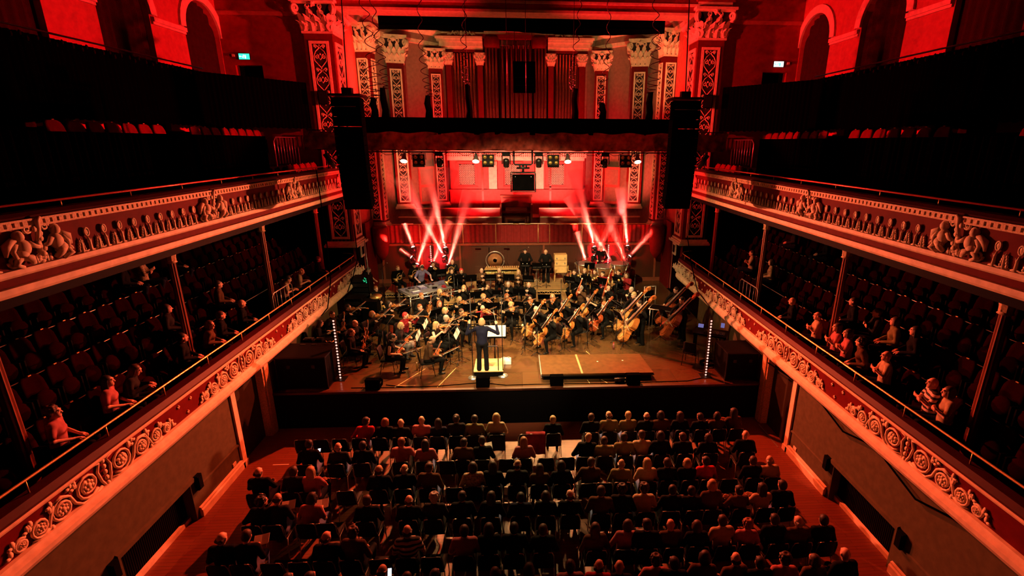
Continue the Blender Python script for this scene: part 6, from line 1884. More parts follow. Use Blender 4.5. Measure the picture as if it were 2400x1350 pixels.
for k, (x, y, r, z, mt, pl) in enumerate(((3.08, 23.35, .42, 1.0, 'copper', 'left'), (3.98, 23.0, .47, .93, 'copper', 'middle'), (4.84, 23.3, .44, 1.0, 'copper', 'right'))):
    t = thing('timpani', '%s kettle drum of the three timpani on the percussion riser' % pl, 'timpani', (x, y, 1.7), 0, 'timpani')
    obj('bowl', MB().lathe([(.02, z - .5), (.18, z - .47), (.34 * r / .4, z - .3), (r, z - .04), (r, z)], 28), [mt], t)
    obj('hoop', MB().lathe([(r, z - .02), (r + .025, z - .02), (r + .025, z + .03), (r, z + .03)], 28), ['steel'], t)
    obj('drumhead', MB().lathe([(r, z + .02), (.001, z + .025)], 28), ['paper'], t)
    for q in range(4):
        a = PI / 4 + q * PI / 2
        obj('strut', MB().tube([((r + .02) * math.cos(a), (r + .02) * math.sin(a), z), (.2 * math.cos(a), .2 * math.sin(a), .1), (.3 * math.cos(a), .3 * math.sin(a), .02)], .016, 5), ['steel'], t)
    for q in range(8):
        a = q * PI / 4
        obj('tension_rod', MB().tube([((r + .03) * math.cos(a), (r + .03) * math.sin(a), z + .05), ((r + .02) * math.cos(a), (r + .02) * math.sin(a), z - .18)], .008, 5), ['steel'], t)
t = thing('snare_drum', 'shallow drum on a stand beside the percussionists', 'drum', (.72, 23.1, 1.7))
obj('shell', MB().lathe([(.17, .78), (.17, .9)], 20), ['steel'], t); obj('drumhead', MB().lathe([(.17, .9), (.001, .905)], 20), ['paper'], t)
obj('stand', MB().tube([(0, 0, .78), (0, 0, .25)], .014, 6).tube([(0, 0, .3), (.22, .1, 0)], .01, 5).tube([(0, 0, .3), (-.22, .1, 0)], .01, 5).tube([(0, 0, .3), (0, -.24, 0)], .01, 5), ['steel'], t)
t = thing('percussion_table', 'small trap table with sticks and blocks between the percussionists', 'table', (.72, 23.6, 1.7))
obj('top', MB().box((0, 0, .86), (.5, .35, .03)), ['black_cloth'], t); obj('blocks', MB().box((-.1, 0, .91), (.2, .1, .06)), ['light_wood'], t)
for q in (-.2, .2): obj('leg', MB().tube([(q, 0, .85), (q, 0, 0)], .014, 6), ['black_metal'], t)
t = thing('bass_drum', 'dark bass drum lying low left of the timpani', 'drum', (2.42, 22.75, 1.7), .5)
mt = Matrix.Rotation(PI / 2, 3, 'X')
obj('shell', MB().lathe([(.34, -.2), (.34, .2)], 28, (0, 0, .36), 0, mt), ['mahogany'], t)
for q in (-.2, .2): obj('hoop', MB().lathe([(.34, q - .015), (.36, q - .015), (.36, q + .015), (.34, q + .015)], 28, (0, 0, .36), 0, mt), ['black_gloss'], t)
obj('drumhead', MB().lathe([(.34, .2), (.001, .205)], 28, (0, 0, .36), 0, mt), ['cloth_charcoal'], t)
t = thing('cymbal', 'dark cymbal on edge beside the left kettle drum', 'cymbal', (2.68, 23.0, 1.7)); obj('plate', MB().lathe([(.001, .03), (.05, .025), (.22, 0)], 24, (0, 0, 1.15), 0, Matrix.Rotation(1.25, 3, 'Y')), ['black_gloss'], t); obj('stand', MB().tube([(0, 0, 1.15), (0, 0, 0)], .014, 6), ['black_metal'], t)
def micstand(label, x, y, z, h, boom=None, round_base=False, group='microphone stands'):
    t = thing('microphone_stand', label, 'microphone stand', (x, y, z), 0, group)
    if round_base: obj('base', MB().lathe([(.16, 0), (.16, .02), (.05, .05), (.02, .07)], 24), ['steel'], t)
    else: 
        for k in range(3):
            a = 2 * PI * k / 3; obj('leg', MB().tube([(0, 0, .18), (.28 * math.cos(a), .28 * math.sin(a), .01)], .010, 5), ['black_metal'], t)
    obj('pole', MB().tube([(0, 0, .03), (0, 0, h)], .014, 8), ['black_metal'], t)
    if boom:
        obj('boom', MB().tube([(-boom[0] * .35, -boom[1] * .35, h - boom[2] * .35), boom and (boom[0], boom[1], h + boom[2])], .009, 6), ['black_metal'], t)
        obj('microphone', MB().tube([(boom[0], boom[1], h + boom[2]), (boom[0] * 1.12, boom[1] * 1.12, h + boom[2] * 1.1 - .03)], [.014, .018], 8), ['steel'], t)
    else:
        obj('microphone', MB().tube([(0, 0, h), (0, -.05, h + .12)], [.016, .02], 8), ['black_gloss'], t)
    return t
micstand('tall straight stand on a round base left of the conductor podium', -1.56, 14.28, STAGE_Z, 2.7, None, True)
micstand('tall straight stand on a round base right of the conductor podium', -.62, 14.38, STAGE_Z, 2.7, None, True)
MS = [(2.75, 23.0, 1.7, 1.2, (.5, -.1, .25), 'boom microphone over the left kettle drum'), (4.9, 22.7, 1.7, 1.25, (-.35, .1, .45), 'boom microphone over the right kettle drum'), (.0, 24.2, 1.7, 1.5, (.35, -.2, .2), 'boom microphone beside the gong'), (.95, 23.9, 1.7, 1.45, None, 'thin microphone stand between the percussionists'),
      (-2.4, 15.2, 1.2, 1.2, (.4, .4, .3), 'boom microphone in front of the first violins'), (-2.05, 15.55, 1.2, 1.1, (-.3, .5, .3), 'boom microphone left of the podium among the violin stands'), (.1, 16.2, 1.2, 1.4, (.3, .3, .3), 'boom microphone beside the nearest cello'), (3.7, 16.5, 1.2, 1.5, (-.5, .2, .3), 'boom microphone beside the double basses'), (-4.6, 15.4, 1.2, 1.2, (.3, .3, .4), 'boom microphone at the far left violins'),
      (-.7, 18.7, 1.2, 1.7, None, 'straight microphone stand among the violas'), (1.6, 19.0, 1.4, 1.6, None, 'straight microphone stand left of the bassoons'), (4.85, 20.0, 1.2, 1.7, None, 'straight microphone stand at the right end of the brass'), (-2.9, 20.6, 1.2, 1.6, None, 'straight microphone stand left of the flutes'), (2.4, 16.6, 1.2, 1.2, (.3, .5, .1), 'low boom microphone in the cello section'), (5.0, 18.5, 1.2, 1.3, (-.4, -.2, .3), 'boom microphone behind the basses')]
for x, y, z, h, bm, lab in MS: micstand(lab, x, y, z, h, bm)

# ------------------------------------------------------------------ podium, score desk, front platform, wedges
t = thing('conductor_podium', 'pale low podium with black front under the conductor', 'podium', (-1.08, 14.33, STAGE_Z))
obj('deck', MB().span((-.47, 0, .17), (.47, .95, .2)), ['light_wood'], t)
obj('side_panel', MB().span((-.46, .0, 0), (.46, .94, .17)), ['black_paint'], t)
obj('guard_rail', MB().tube([(-.32, .04, .2), (-.32, .04, 1.0), (-.28, .04, 1.04), (.28, .04, 1.04), (.32, .04, 1.0), (.32, .04, .2)], .018, 8), ['black_metal'], t)
t = thing('score_desk', 'broad black conductor desk facing the orchestra', 'music stand', (-.92, 15.42, STAGE_Z))
obj('desk', MB().box((0, 0, 1.12), (.8, .02, .46), 0, 0, Matrix.Rotation(-.9, 3, 'X')).box((0, -.2, .99), (.8, .03, .05)), ['black_paint'], t)
obj('pole', MB().tube([(0, 0, .05), (0, 0, 1.1)], .025, 8), ['black_metal'], t)
obj('base', MB().lathe([(.25, 0), (.25, .03), (.03, .06)], 20), ['black_metal'], t)
m = Matrix.Rotation(-.9, 3, 'X')
b = MB().box((-.19, -.012, 1.137), (.37, .008, .44), 0, 0, m).box((.19, -.012, 1.137), (.37, .008, .44), 0, 0, m)
for q in (-.19, .19):
    for r_ in range(6): b.box((q, -.016 + .045 * (r_ - 2.5), 1.143 + .0357 * (r_ - 2.5)), (.3, .003, .012), 1, 0, m)
tag(obj('open_score', b, ['white', 'cloth_grey'], None, (-.92, 15.42, STAGE_Z)), 'open white score lying on the conductor desk', 'score')
t = thing('loop_pedal_box', 'low box of white cables beside the conductor podium', 'cable box', (-.55, 15.35, STAGE_Z))
obj('body', MB().box((0, 0, .06), (.35, .25, .12)), ['white'], t)
obj('cables', MB().tube([(.17 * math.cos(a), .12 * math.sin(a * 1.3), .14 + .02 * math.sin(a * 2)) for a in [i * .5 for i in range(30)]], .01, 5), ['white'], t)
t = thing('water_bottle', 'clear bottle standing by the violin stands at the stage front', 'bottle', (-3.45, 14.95, STAGE_Z)); obj('body', MB().lathe([(.035, 0), (.035, .16), (.015, .21), (.015, .23)], 12), ['lens_gold'], t); obj('cap', MB().lathe([(.017, .23), (.017, .25)], 10), ['white'], t)
t = thing('water_bottle', 'pink bottle standing on the floor by the basses', 'bottle', (3.32, 16.35, STAGE_Z)); obj('body', MB().lathe([(.035, 0), (.035, .18), (.02, .22)], 12), ['cloth_pink'], t); obj('cap', MB().lathe([(.02, .22), (.02, .25)], 10), ['cloth_red'], t)
defmat('platform_top', (.10, .042, .013), .75, spec=.08)
t = thing('flat_platform', 'low black flat platform lying at the right stage front', 'platform', (0, 0, STAGE_Z))
poly = [(.62, 14.0), (4.16, 13.98), (4.04, 15.42), (.60, 15.45)]
obj('deck', MB().prism(poly, .17, .22, lambda u, v, d: (u, v, d)), ['platform_top'], t)
obj('rim', MB().prism([(.60, 13.98), (4.18, 13.96), (4.06, 15.44), (.58, 15.47)], .135, .17, lambda u, v, d: (u, v, d)), ['black_metal'], t)
obj('base', MB().prism([(.66, 14.04), (4.10, 14.02), (4.0, 15.38), (.64, 15.41)], 0, .135, lambda u, v, d: (u, v, d)), ['black_paint'], t)
obj('edge_strip', MB().prism([(.58, 13.98), (.61, 13.98), (.59, 15.47), (.56, 15.47)], .10, .225, lambda u, v, d: (u, v, d)), ['steel'], t)
obj('seam_strip', MB().prism([(1.86, 14.0), (1.92, 14.0), (1.87, 15.44), (1.81, 15.44)], .22, .225, lambda u, v, d: (u, v, d)), ['riser_wood'], t)
for x, y in ((2.5, 14.85), (3.35, 14.9)): obj('tape_mark', MB().box((x, y, .222), (.05, .04, .006)), ['paper'], t)
for k, (x, y, w, pl) in enumerate(((-4.52, 13.80, .42, 'far left'), (-1.21, 13.80, .40, 'in front of the podium'), (1.06, 13.80, .40, 'left of the flat platform centre'), (3.44, 13.80, .42, 'at the right'))):
    t = thing('wedge_monitor', 'black wedge speaker on the stage lip, %s' % pl, 'speaker', (x, y, STAGE_Z), 0, 'wedge speakers on the lip')
    obj('cabinet', MB().prism([(-.20, 0), (.18, 0), (.24, .12), (-.02, .33), (-.20, .33)], -w / 2, w / 2, lambda u, v, d: (d, u, v)), ['black_cloth'], t)
    obj('grille', MB().prism([(.10, .245), (.225, .135), (.235, .142), (.11, .252)], -w / 2 + .03, w / 2 - .03, lambda u, v, d: (d, u, v)), ['black_metal'], t)
    obj('handle', MB().box((w / 2 + .004, -.05, .17), (.01, .12, .04)), ['black_metal'], t)
t = thing('floor_light', 'black tubular floor light lying on the stage lip at the right', 'stage light', (3.05, 13.78, STAGE_Z)); obj('tube', MB().tube([(-.17, 0, .08), (.14, 0, .08)], .075, 12), ['black_gloss'], t); obj('bracket', MB().tube([(.14, 0, .03), (.24, 0, .03), (.24, 0, .14), (.16, 0, .14)], .018, 6), ['brass'], t)
for k, (pts, pl) in enumerate((([(-5.2, 13.75, 1.21), (-3.9, 13.72, 1.21), (-2.6, 13.75, 1.21), (-1.5, 13.9, 1.21), (-1.2, 14.0, 1.21)], 'left of the podium'), ([(-1.0, 13.85, 1.21), (-.5, 13.72, 1.21), (.4, 13.75, 1.21), (1.0, 13.74, 1.21)], 'between podium and platform'), ([(1.3, 13.74, 1.21), (2.8, 13.70, 1.21), (4.0, 13.74, 1.21), (5.2, 13.76, 1.21), (5.9, 14.0, 1.21)], 'along the right stage lip'), ([(-4.2, 13.9, 1.21), (-3.6, 13.74, 1.21)], 'behind the far left wedge'))):
    tag(obj('floor_cable', MB().tube(pts, .012, 5), ['black_cloth']), 'black cable on the stage floor %s' % pl, 'cable', 'floor cables')
for k, (x0, y0, x1, y1, pl) in enumerate(((-3.9, 13.75, -3.2, 15.0, 'slanting, left'), (-2.6, 13.7, -2.2, 15.0, 'slanting, left of the podium'), (2.1, 13.75, 2.05, 13.98, 'first in front of the platform'), (2.65, 13.75, 2.5, 13.98, 'second in front of the platform'), (-4.0, 13.85, -3.3, 13.85, 'lying along the lip at left'), (2.5, 15.6, 2.3, 16.2, 'behind the platform'))):
    d = Vector((x1 - x0, y1 - y0)); 
    tag(obj('floor_tape', MB().box((0, 0, 0), (d.length, .022, .002)), ['light_wood'], None, ((x0 + x1) / 2, (y0 + y1) / 2, STAGE_Z + .002), math.atan2(d.y, d.x)), 'pale tape line on the stage floor, %s' % pl, 'tape', 'floor tape lines')

# ------------------------------------------------------------------ stage sides
def flight_case(label, x, y, z, w, d, h, rz=0, m='black_paint'):
    t = thing('flight_case', label, 'flight case', (x, y, z), rz, 'flight cases')
    obj('body', MB().box((0, 0, h / 2 + .02), (w, d, h - .06)), [m], t)
    b = MB()
    for qx in (-1, 1):
        for qy in (-1, 1): b.box((qx * w / 2, qy * d / 2, h / 2), (.03, .03, h))
        for zz in (.03, h - .03): b.box((qx * w / 2, 0, zz), (.03, d, .03)); 
    for qy in (-1, 1):
        for zz in (.03, h - .03): b.box((0, qy * d / 2, zz), (w, .03, .03))
    obj('edging', b, ['black_metal'], t)
    for q in (-.25, .25): obj('latch', MB().box((q * w, -d / 2 - .01, h * .7), (.1, .02, .1)), ['black_metal'], t)
    return t
flight_case('large black case standing at the left end of the stage front', -6.6, 14.3, STAGE_Z, 1.45, 1.1, 1.05)
for k, x in enumerate((-6.9, -6.55, -6.15)):
    tag(obj('recess_handle', MB().box((0, 0, 0), (.16, .05, .012)), ['black_metal'], None, (x, 14.72, 2.25)), 'dark handle strip on top of the left stage case, %s' % ('first', 'second', 'third')[k], 'handle')
t = thing('dark_desk', 'dark side desk with small equipment behind the left stage case', 'table', (-6.75, 15.5, STAGE_Z))
obj('top', MB().box((0, 0, .82), (1.0, .5, .04)), ['black_paint'], t); obj('panel', MB().box((0, -.22, .4), (1.0, .03, .8)), ['black_paint'], t)
for q in (-.45, .45): obj('leg', MB().box((q, .2, .4), (.05, .05, .8)), ['black_paint'], t)
for k, (dx, w) in enumerate(((-.3, .3), (.05, .22))):
    tag(obj('control_box', MB().box((0, 0, .05), (w, .2, .1)).box((0, 0, .11), (w * .8, .1, .02), 1), ['black_gloss', 'black_metal'], None, (-6.75 + dx, 15.5, STAGE_Z + .84)), 'small black control box on the dark side desk, %s one' % ('left', 'right')[k], 'control box')
tag(obj('cloth_strap', MB().tube([(-.12, 0, .03), (-.05, -.08, .01), (.03, -.02, .03), (.1, -.09, .01), (.14, 0, .03)], .018, 5), ['cloth_cream'], None, (-6.35, 15.42, STAGE_Z + .84)), 'pale looped strap on the dark side desk', 'strap')
t = thing('held_sheet', 'white sheet of paper held by the person at the side desk', 'paper', (-6.62, 16.33, 2.06), -1.35); obj('sheet', MB().box((0, 0, 0), (.22, .3, .004), 0, 0, Matrix.Rotation(.5, 3, 'X')), ['paper'], t)
def rack(label, x, y, w, h, m=None):
    t = thing('equipment_rack', label, 'equipment rack', (x, y, STAGE_Z), 0, 'equipment racks')
    obj('cabinet', MB().span((-w / 2, -.02, 0), (w / 2, .6, h)), ['black_paint'], t)
    n = int(h / .22)
    for k in range(n):
        obj('unit', MB().span((-w / 2 + .05, -.05, .06 + .22 * k), (w / 2 - .05, -.02, .22 + .22 * k)), ['black_gloss' if k % 2 else 'black_metal'], t)
    for q in (-1, 1): obj('rail', MB().span((q * w / 2 - .02, -.045, 0), (q * w / 2 + .02, -.015, h)), ['black_metal'], t)
    return t
rack('tall dark rack under the left balcony end', -6.95, 20.8, .75, 1.55); rack('dark rack behind the left violins', -6.9, 19.6, .7, 1.0)
t = thing('speaker_stack', 'pair of dark boxes behind the left violins', 'box', (-6.1, 19.3, STAGE_Z))
for k in range(2): obj('box', MB().box((0, 0, .3 + .5 * k), (.6, .5, .48)), ['black_paint'], t)
t = thing('green_glints', 'cluster of green glints hanging on the dark left rack', 'lights', (-6.72, 20.72, 2.75))
me = MB().ball((0, 0, 0), .025, 0, 6, 4).mesh('glint', [mat('green_glint', (.0, .5, .25), .4, var=0, emit=(.05, 1, .45), estr=.5)])  # small green balls that glow by themselves
for k in range(7): obj('glint', me, None, t, (.06 * math.sin(k * 2.4), 0, -.03 * k + .02 * math.cos(k * 5)))
t = put('tuba', wind('tuba'), Matrix.Translation((-5.95, 19.75, STAGE_Z + .02)) @ Matrix.Rotation(.2, 4, 'X') @ Matrix.Scale(1.1, 4), 'tall gold tuba standing bell-up at the left', 'tuba')
put('bass_trombone', wind('trombone'), Matrix.Translation((-6.25, 19.6, STAGE_Z + .62)) @ Matrix.Rotation(-PI / 2 + .2, 4, 'X') , 'pale brass trombone standing beside the tuba', 'trombone')
micstand('tall stand with a cable at the left of the horns', -6.3, 21.9, STAGE_Z, 1.7, (.3, -.2, .3))
t = thing('stacked_chair_frame', 'upturned steel chair frame resting on cases at the right', 'chair', (5.25, 18.9, STAGE_Z + .7), .2)
obj('legs_frame', MB().tube([(-.25, 0, 0), (-.25, .05, .9), (.25, .05, .9), (.25, 0, 0)], .015, 6).tube([(-.25, .05, .45), (.25, .05, .45)], .013, 6), ['steel'], t); obj('seat', MB().box((0, .2, .45), (.5, .03, .45)), ['black_paint'], t)
flight_case('black case supporting the upturned chair at the right', 5.3, 19.0, STAGE_Z, .9, .6, .7)
t = thing('folding_table', 'dark folding table with pale edges at the right under the balcony', 'table', (5.5, 18.0, STAGE_Z), -.5)
obj('top', MB().box((0, 0, .98), (.9, .6, .03)), ['black_paint'], t)
obj('edge', MB().tube([(-.45, -.3, .98), (.45, -.3, .98), (.45, .3, .98), (-.45, .3, .98), (-.45, -.3, .98)], .018, 6), ['steel'], t)
for qx in (-.4, .4):
    for qy in (-.25, .25): obj('leg', MB().tube([(qx, qy, .97), (qx, qy, 0)], .016, 6), ['steel'], t)
t = thing('mixing_station', 'side stage mixing station with lit blue screens at the right', 'mixing desk', (6.6, 15.7, STAGE_Z), -.5)
obj('desk', MB().box((0, 0, .85), (1.1, .7, .06)), ['black_paint'], t)
for q in (-.5, .5): obj('leg', MB().box((q, 0, .42), (.05, .6, .84)), ['black_paint'], t)
M['screen_blue'] = mat('screen_blue', (.1, .1, .3), .4, var=0, emit=(.35, .38, 1.0), estr=.35)
obj('screen', MB().box((-.35, 0, 1.05), (.18, .02, .13), 0, 0, Matrix.Rotation(-.4, 3, 'X')), ['screen_blue'], t); obj('side_screen', MB().box((.36, .1, 1.14), (.12, .02, .16), 0, 0, Matrix.Rotation(-.2, 3, 'X')), ['screen_blue'], t)
b = MB()
for k in range(14): b.box((-.2 + .05 * k, -.1, .9), (.02, .3, .03))
obj('fader_bank', b, ['black_metal'], t)
for k in range(4): obj('cable_loop', MB().tube([(.1 + .1 * k, -.36, .8), (.15 + .1 * k, -.45, .5), (.2 + .1 * k, -.38, .2)], .014, 5), ['cloth_charcoal'], t)
b = MB().tube([(.3 * math.cos(a), .2 * math.sin(a), .03 + .03 * (i // 12)) for i, a in enumerate([i * .52 for i in range(48)])], .02, 5)
tag(obj('cable_heap', b, ['cloth_charcoal'], None, (6.3, 14.9, STAGE_Z)), 'heap of coiled dark cable beside the right mixing station', 'cable')
chair((5.7, 15.0, STAGE_Z), -.6, 'empty dark chair at the right mixing station', 'orchestra chairs', 'black')
flight_case('black case at the right end of the stage front', 6.9, 14.25, STAGE_Z, 1.0, 1.0, .95)
# hanging rig cables at the balcony fronts
for k, (pts, lab) in enumerate((([(-7.3, 18.5, 7.4), (-7.25, 18.5, 4.9), (-7.2, 18.3, 3.35), (-7.2, 17.7, 2.45), (-7.3, 17.3, 2.3)], 'black cable hanging down over the left balcony fronts'), ([(-7.1, 21.2, 5.0), (-7.0, 21.0, 3.6), (-7.1, 20.4, 2.9), (-7.2, 19.9, 2.4)], 'second black cable looping under the left balcony end'), ([(7.1, 20.4, 4.6), (7.2, 20.2, 3.9), (7.2, 19.8, 3.4), (7.2, 18.9, 2.6), (7.3, 17.6, 2.3), (7.35, 16.9, 2.35)], 'black cable hanging over the right balcony end'), ([(7.42, 13.2, 2.05), (7.42, 10.9, 2.3), (7.42, 9.6, 2.0), (7.42, 8.6, 2.28), (7.42, 7.4, 1.95), (7.42, 6.3, 2.3)], 'dark cable sagging along the right lower wall'))):
    tag(obj('hanging_cable', MB().tube(pts, .02, 6), ['black_cloth']), lab, 'cable', 'rig cables')
tag(obj('rig_pole', MB().tube([(-6.85, 21.8, 1.2), (-6.9, 21.8, 4.2)], .02, 6), ['steel']), 'thin steel pole beside the left balcony end', 'pole')
# spot lamps clamped on the gallery rails beside the arrays
for s, side in SIDES:
    t = thing('rail_spotlight', 'dark spotlight clamped on the %s gallery rail by the line array' % side, 'stage light', (s * 7.35, 19.6, 7.5), s * .6)
    obj('body', MB().tube([(0, 0, .45), (s * -.15, .25, -.05)], [.09, .10], 12), ['black_gloss'], t)
    obj('yoke', MB().tube([(-.12, .1, .2), (-.12, .1, .55), (.12, .1, .55), (.12, .1, .2)], .015, 5), ['black_metal'], t)
    obj('pole', MB().tube([(0, .1, -.1), (0, .1, .9)], .02, 6), ['black_metal'], t)
    obj('lens', MB().ball((s * -.16, .27, -.07), .06, 0, 8, 5), ['steel'], t)
    t = thing('crowd_barrier', 'steel crowd barrier standing behind the %s gallery rail' % side, 'barrier', (s * 9.55, 21.5, 7.44), PI / 2); t.scale = (1.4, 1, 1)
    obj('frame', MB().tube([(-.75, 0, .0), (-.75, 0, .95), (-.62, 0, 1.1), (.62, 0, 1.1), (.75, 0, .95), (.75, 0, 0)], .02, 6), ['steel'], t)
    for k in range(7): obj('bar', MB().tube([(-.55 + .18 * k, 0, .08), (-.55 + .18 * k, 0, 1.08)], .010, 5), ['steel'], t)
    t = thing('guard_rail', 'steel guard rail on the aisle of the %s lower balcony' % side, 'rail', (s * 8.05, 16.3, 2.5), PI / 2)
    obj('frame', MB().tube([(-.7, 0, 0), (-.7, 0, 1.05), (-.6, 0, 1.15), (.6, 0, 1.15), (.7, 0, 1.05), (.7, 0, 0)], .018, 6), ['steel'], t)
    for k in range(4): obj('bar', MB().tube([(-.4 + .27 * k, 0, .05), (-.4 + .27 * k, 0, 1.14)], .010, 5), ['steel'], t)
    t = thing('front_guard', 'short baluster rail in front of the %s proscenium pilaster' % side, 'rail', (s * 8.3, 22.3, 8.3))
    obj('top_bar', MB().tube([(-.7, 0, .55), (.7, 0, .55)], .025, 6), ['black_metal'], t)
    for k in range(9): obj('baluster', MB().tube([(-.64 + .16 * k, 0, 0), (-.64 + .16 * k, 0, .55)], .018, 6), ['black_metal'], t)
    tag(obj('small_speaker', MB().box((0, 0, 0), (.34, .22, .55)).box((0, -.12, 0), (.28, .02, .48), 1), ['black_paint', 'black_metal'], None, (s * 8.22, 22.5, 10.15)), 'small black speaker mounted on the %s great pilaster' % side, 'speaker')
# ------------------------------------------------------------------ stalls audience
ORD = ('first', 'second', 'third', 'fourth', 'fifth', 'sixth', 'seventh', 'eighth', 'ninth', 'tenth', 'eleventh', 'twelfth', 'thirteenth', 'fourteenth', 'fifteenth', 'sixteenth', 'seventeenth', 'eighteenth', 'nineteenth', 'twentieth', 'twenty-first', 'twenty-second', 'twenty-third', 'twenty-fourth', 'twenty-fifth')
ROWN = ('front row', 'second row', 'third row', 'fourth row', 'fifth row', 'nearest row')
ROWY = (11.82, 10.76, 9.77, 8.80, 7.83, 6.88)
ROWX = ((-5.8, 5.9), (-5.3, 5.75), (-5.97, 5.9), (-5.55, 5.75), (-5.67, 6.0), (-4.1, 5.9))
# x, hair style, hair colour, top, pose
b_, d_, g_, w_, l_, gi = 'hair_brown', 'hair_dark', 'hair_grey', 'hair_white', 'hair_blond', 'hair_ginger'
K, N, O, C, R_, Pk, W_, St, Pr, G, Bl, Br, Ol = 'cloth_black', 'cloth_navy', 'cloth_charcoal', 'cloth_cream', 'cloth_red', 'cloth_pink', 'cloth_white', 'cloth_striped', 'cloth_print', 'cloth_grey', 'cloth_blue', 'cloth_brown', 'cloth_olive'
AUD = [
 [(-4.31, 'short', d_, R_, 'r'), (-3.79, 'bob', gi, K, 'r'), (-3.26, 'bald', b_, K, 'a'), (-2.72, 'bald', b_, Pk, 'a'), (-2.27, 'long', d_, N, 'a'), (-1.79, 'bun', d_, O, 'a'), (-1.3, 'short', d_, Ol, 'a'), (-.72, 'bob', l_, C, 'a'), (.82, 'short', l_, K, 'a'), (1.87, 'short', b_, K, 'a'), (2.36, 'fringe', b_, Ol, 'a'), (2.9, 'short', l_, Ol, 'a'), (3.4, 'fringe', b_, K, 'a'), (3.8, 'bob', d_, Br, 'a'), (4.35, 'long', b_, K, 'a'), (4.9, 'short', d_, K, 'a'), (5.39, 'bob', d_, Br, 'c'), (5.87, 'long', d_, Br, 'c')],
 [(-5.28, 'short', d_, K, 'p'), (-4.56, 'fringe', g_, O, 'a'), (-3.95, 'short', d_, K, 'a'), (-3.01, 'short', gi, Pk, 'c'), (-2.43, 'long', d_, Pk, 'a'), (-1.48, 'short', d_, Br, 'a'), (-1.01, 'short', d_, K, 'p'), (.02, 'long', gi, Pk, 'a'), (1.55, 'bald', b_, K, 'r'), (2.05, 'short', b_, Ol, 'a'), (2.56, 'short', d_, Ol, 'a'), (3.05, 'short', b_, C, 'p'), (3.51, 'bob', d_, K, 'a'), (4.08, 'short', b_, K, 'a'), (4.75, 'bob', d_, K, 'a'), (5.7, 'bald', b_, K, 'a')],
 [(-5.97, 'fringe', b_, K, 'c'), (-5.19, 'short', b_, O, 'a'), (-4.81, 'long', l_, Pk, 'c'), (-3.27, 'fringe', b_, K, 'a'), (-2.72, 'fringe', g_, K, 'a'), (-2.16, 'short', b_, Br, 'a'), (-1.15, 'bob', d_, Pr, 'a'), (-.71, 'long', d_, K, 'a'), (-.14, 'fringe', b_, O, 'a'), (.38, 'long', b_, Br, 'a'), (.88, 'bob', d_, K, 'a'), (1.49, 'short', b_, Br, 'r'), (2.29, 'fringe', g_, Ol, 'a'), (2.9, 'long', l_, C, 'a'), (3.38, 'short', b_, K, 'a'), (3.87, 'bob', l_, K, 'a'), (4.32, 'short', d_, R_, 'a'), (5.44, 'short', b_, K, 'a'), (5.85, 'fringe', g_, C, 'a')],
 [(-5.55, 'curly', d_, K, 'r'), (-5.15, 'fringe', b_, O, 'p'), (-4.47, 'bob', d_, Pk, 'p'), (-3.26, 'short', b_, K, 'a'), (-2.4, 'fringe', b_, K, 'a'), (-1.88, 'curly', g_, O, 'a'), (-1.3, 'short', d_, K, 'a'), (-.69, 'long', d_, K, 'a'), (-.06, 'short', d_, N, 'a'), (.47, 'bob', d_, K, 'a'), (.99, 'fringe', b_, K, 'a'), (1.65, 'short', b_, Br, 'a'), (2.11, 'curly', d_, K, 'a'), (2.6, 'curly', b_, C, 'a'), (3.14, 'short', d_, K, 'r'), (3.64, 'short', d_, K, 'a'), (4.05, 'bob', l_, Br, 'r'), (4.68, 'bun', d_, Br, 'c'), (5.21, 'long', d_, C, 'c'), (5.67, 'short', d_, K, 'a')],
 [(-5.67, 'fringe', b_, K, 'a'), (-5.26, 'short', b_, K, 'p'), (-3.74, 'fringe', b_, K, 'a'), (-3.25, 'curly', b_, Br, 'a'), (-2.23, 'fringe', b_, St, 'a'), (-1.14, 'short', d_, Pk, 'a'), (-.68, 'long', d_, K, 'a'), (-.19, 'short', d_, K, 'a'), (.37, 'short', b_, K, 'a'), (1.39, 'long', b_, Br, 'a'), (1.96, 'bob', b_, Pk, 'r'), (2.4, 'short', d_, K, 'a'), (2.9, 'bald', b_, Br, 'a'), (3.41, 'bob', b_, K, 'a'), (3.94, 'short', b_, C, 'a'), (4.43, 'curly', gi, Pk, 'a'), (5.0, 'short', d_, K, 'a'), (5.47, 'fringe', g_, Br, 'a'), (5.99, 'short', d_, K, 'a')],
 [(-4.06, 'short', d_, K, 'a'), (-3.68, 'bob', d_, Br, 'a'), (-2.49, 'fringe', b_, K, 'p'), (-2.02, 'short', d_, K, 'a'), (-1.56, 'bob', d_, K, 'a'), (-.51, 'short', d_, K, 'a'), (.08, 'long', d_, Br, 'a'), (.81, 'short', b_, Pk, 'a'), (1.31, 'fringe', b_, R_, 'a'), (1.67, 'bald', b_, K, 'a'), (2.27, 'curly', b_, Pk, 'r'), (2.66, 'short', d_, K, 'a'), (3.15, 'bob', d_, Br, 'r'), (3.74, 'fringe', b_, Br, 'r'), (4.22, 'short', d_, K, 'a'), (4.68, 'curly', b_, Pk, 'a'), (5.26, 'bob', b_, Br, 'a'), (5.85, 'bald', b_, K, 'a')],
]
APOSE = dict(a=dict(lean=2), c=dict(lean=2, eL=(-.27, .10, .78), hL=(.10, .25, .84), fL=(.9, .2, .1), nL=(0, -1, 0), eR=(.27, .10, .80), hR=(-.10, .27, .88), fR=(-.9, .2, .1), nR=(0, -1, 0)),
             r=dict(lean=10, tilt=.16, hyaw=-.5), p=dict(lean=12, hpitch=-.45, eL=(-.27, .10, .76), hL=(-.08, .36, .80), eR=(.27, .10, .76), hR=(.08, .36, .80)))
HW = dict(short='short', bald='no', fringe='thinning', long='long', bob='bobbed', bun='pinned-up', pony='tied', curly='curly')
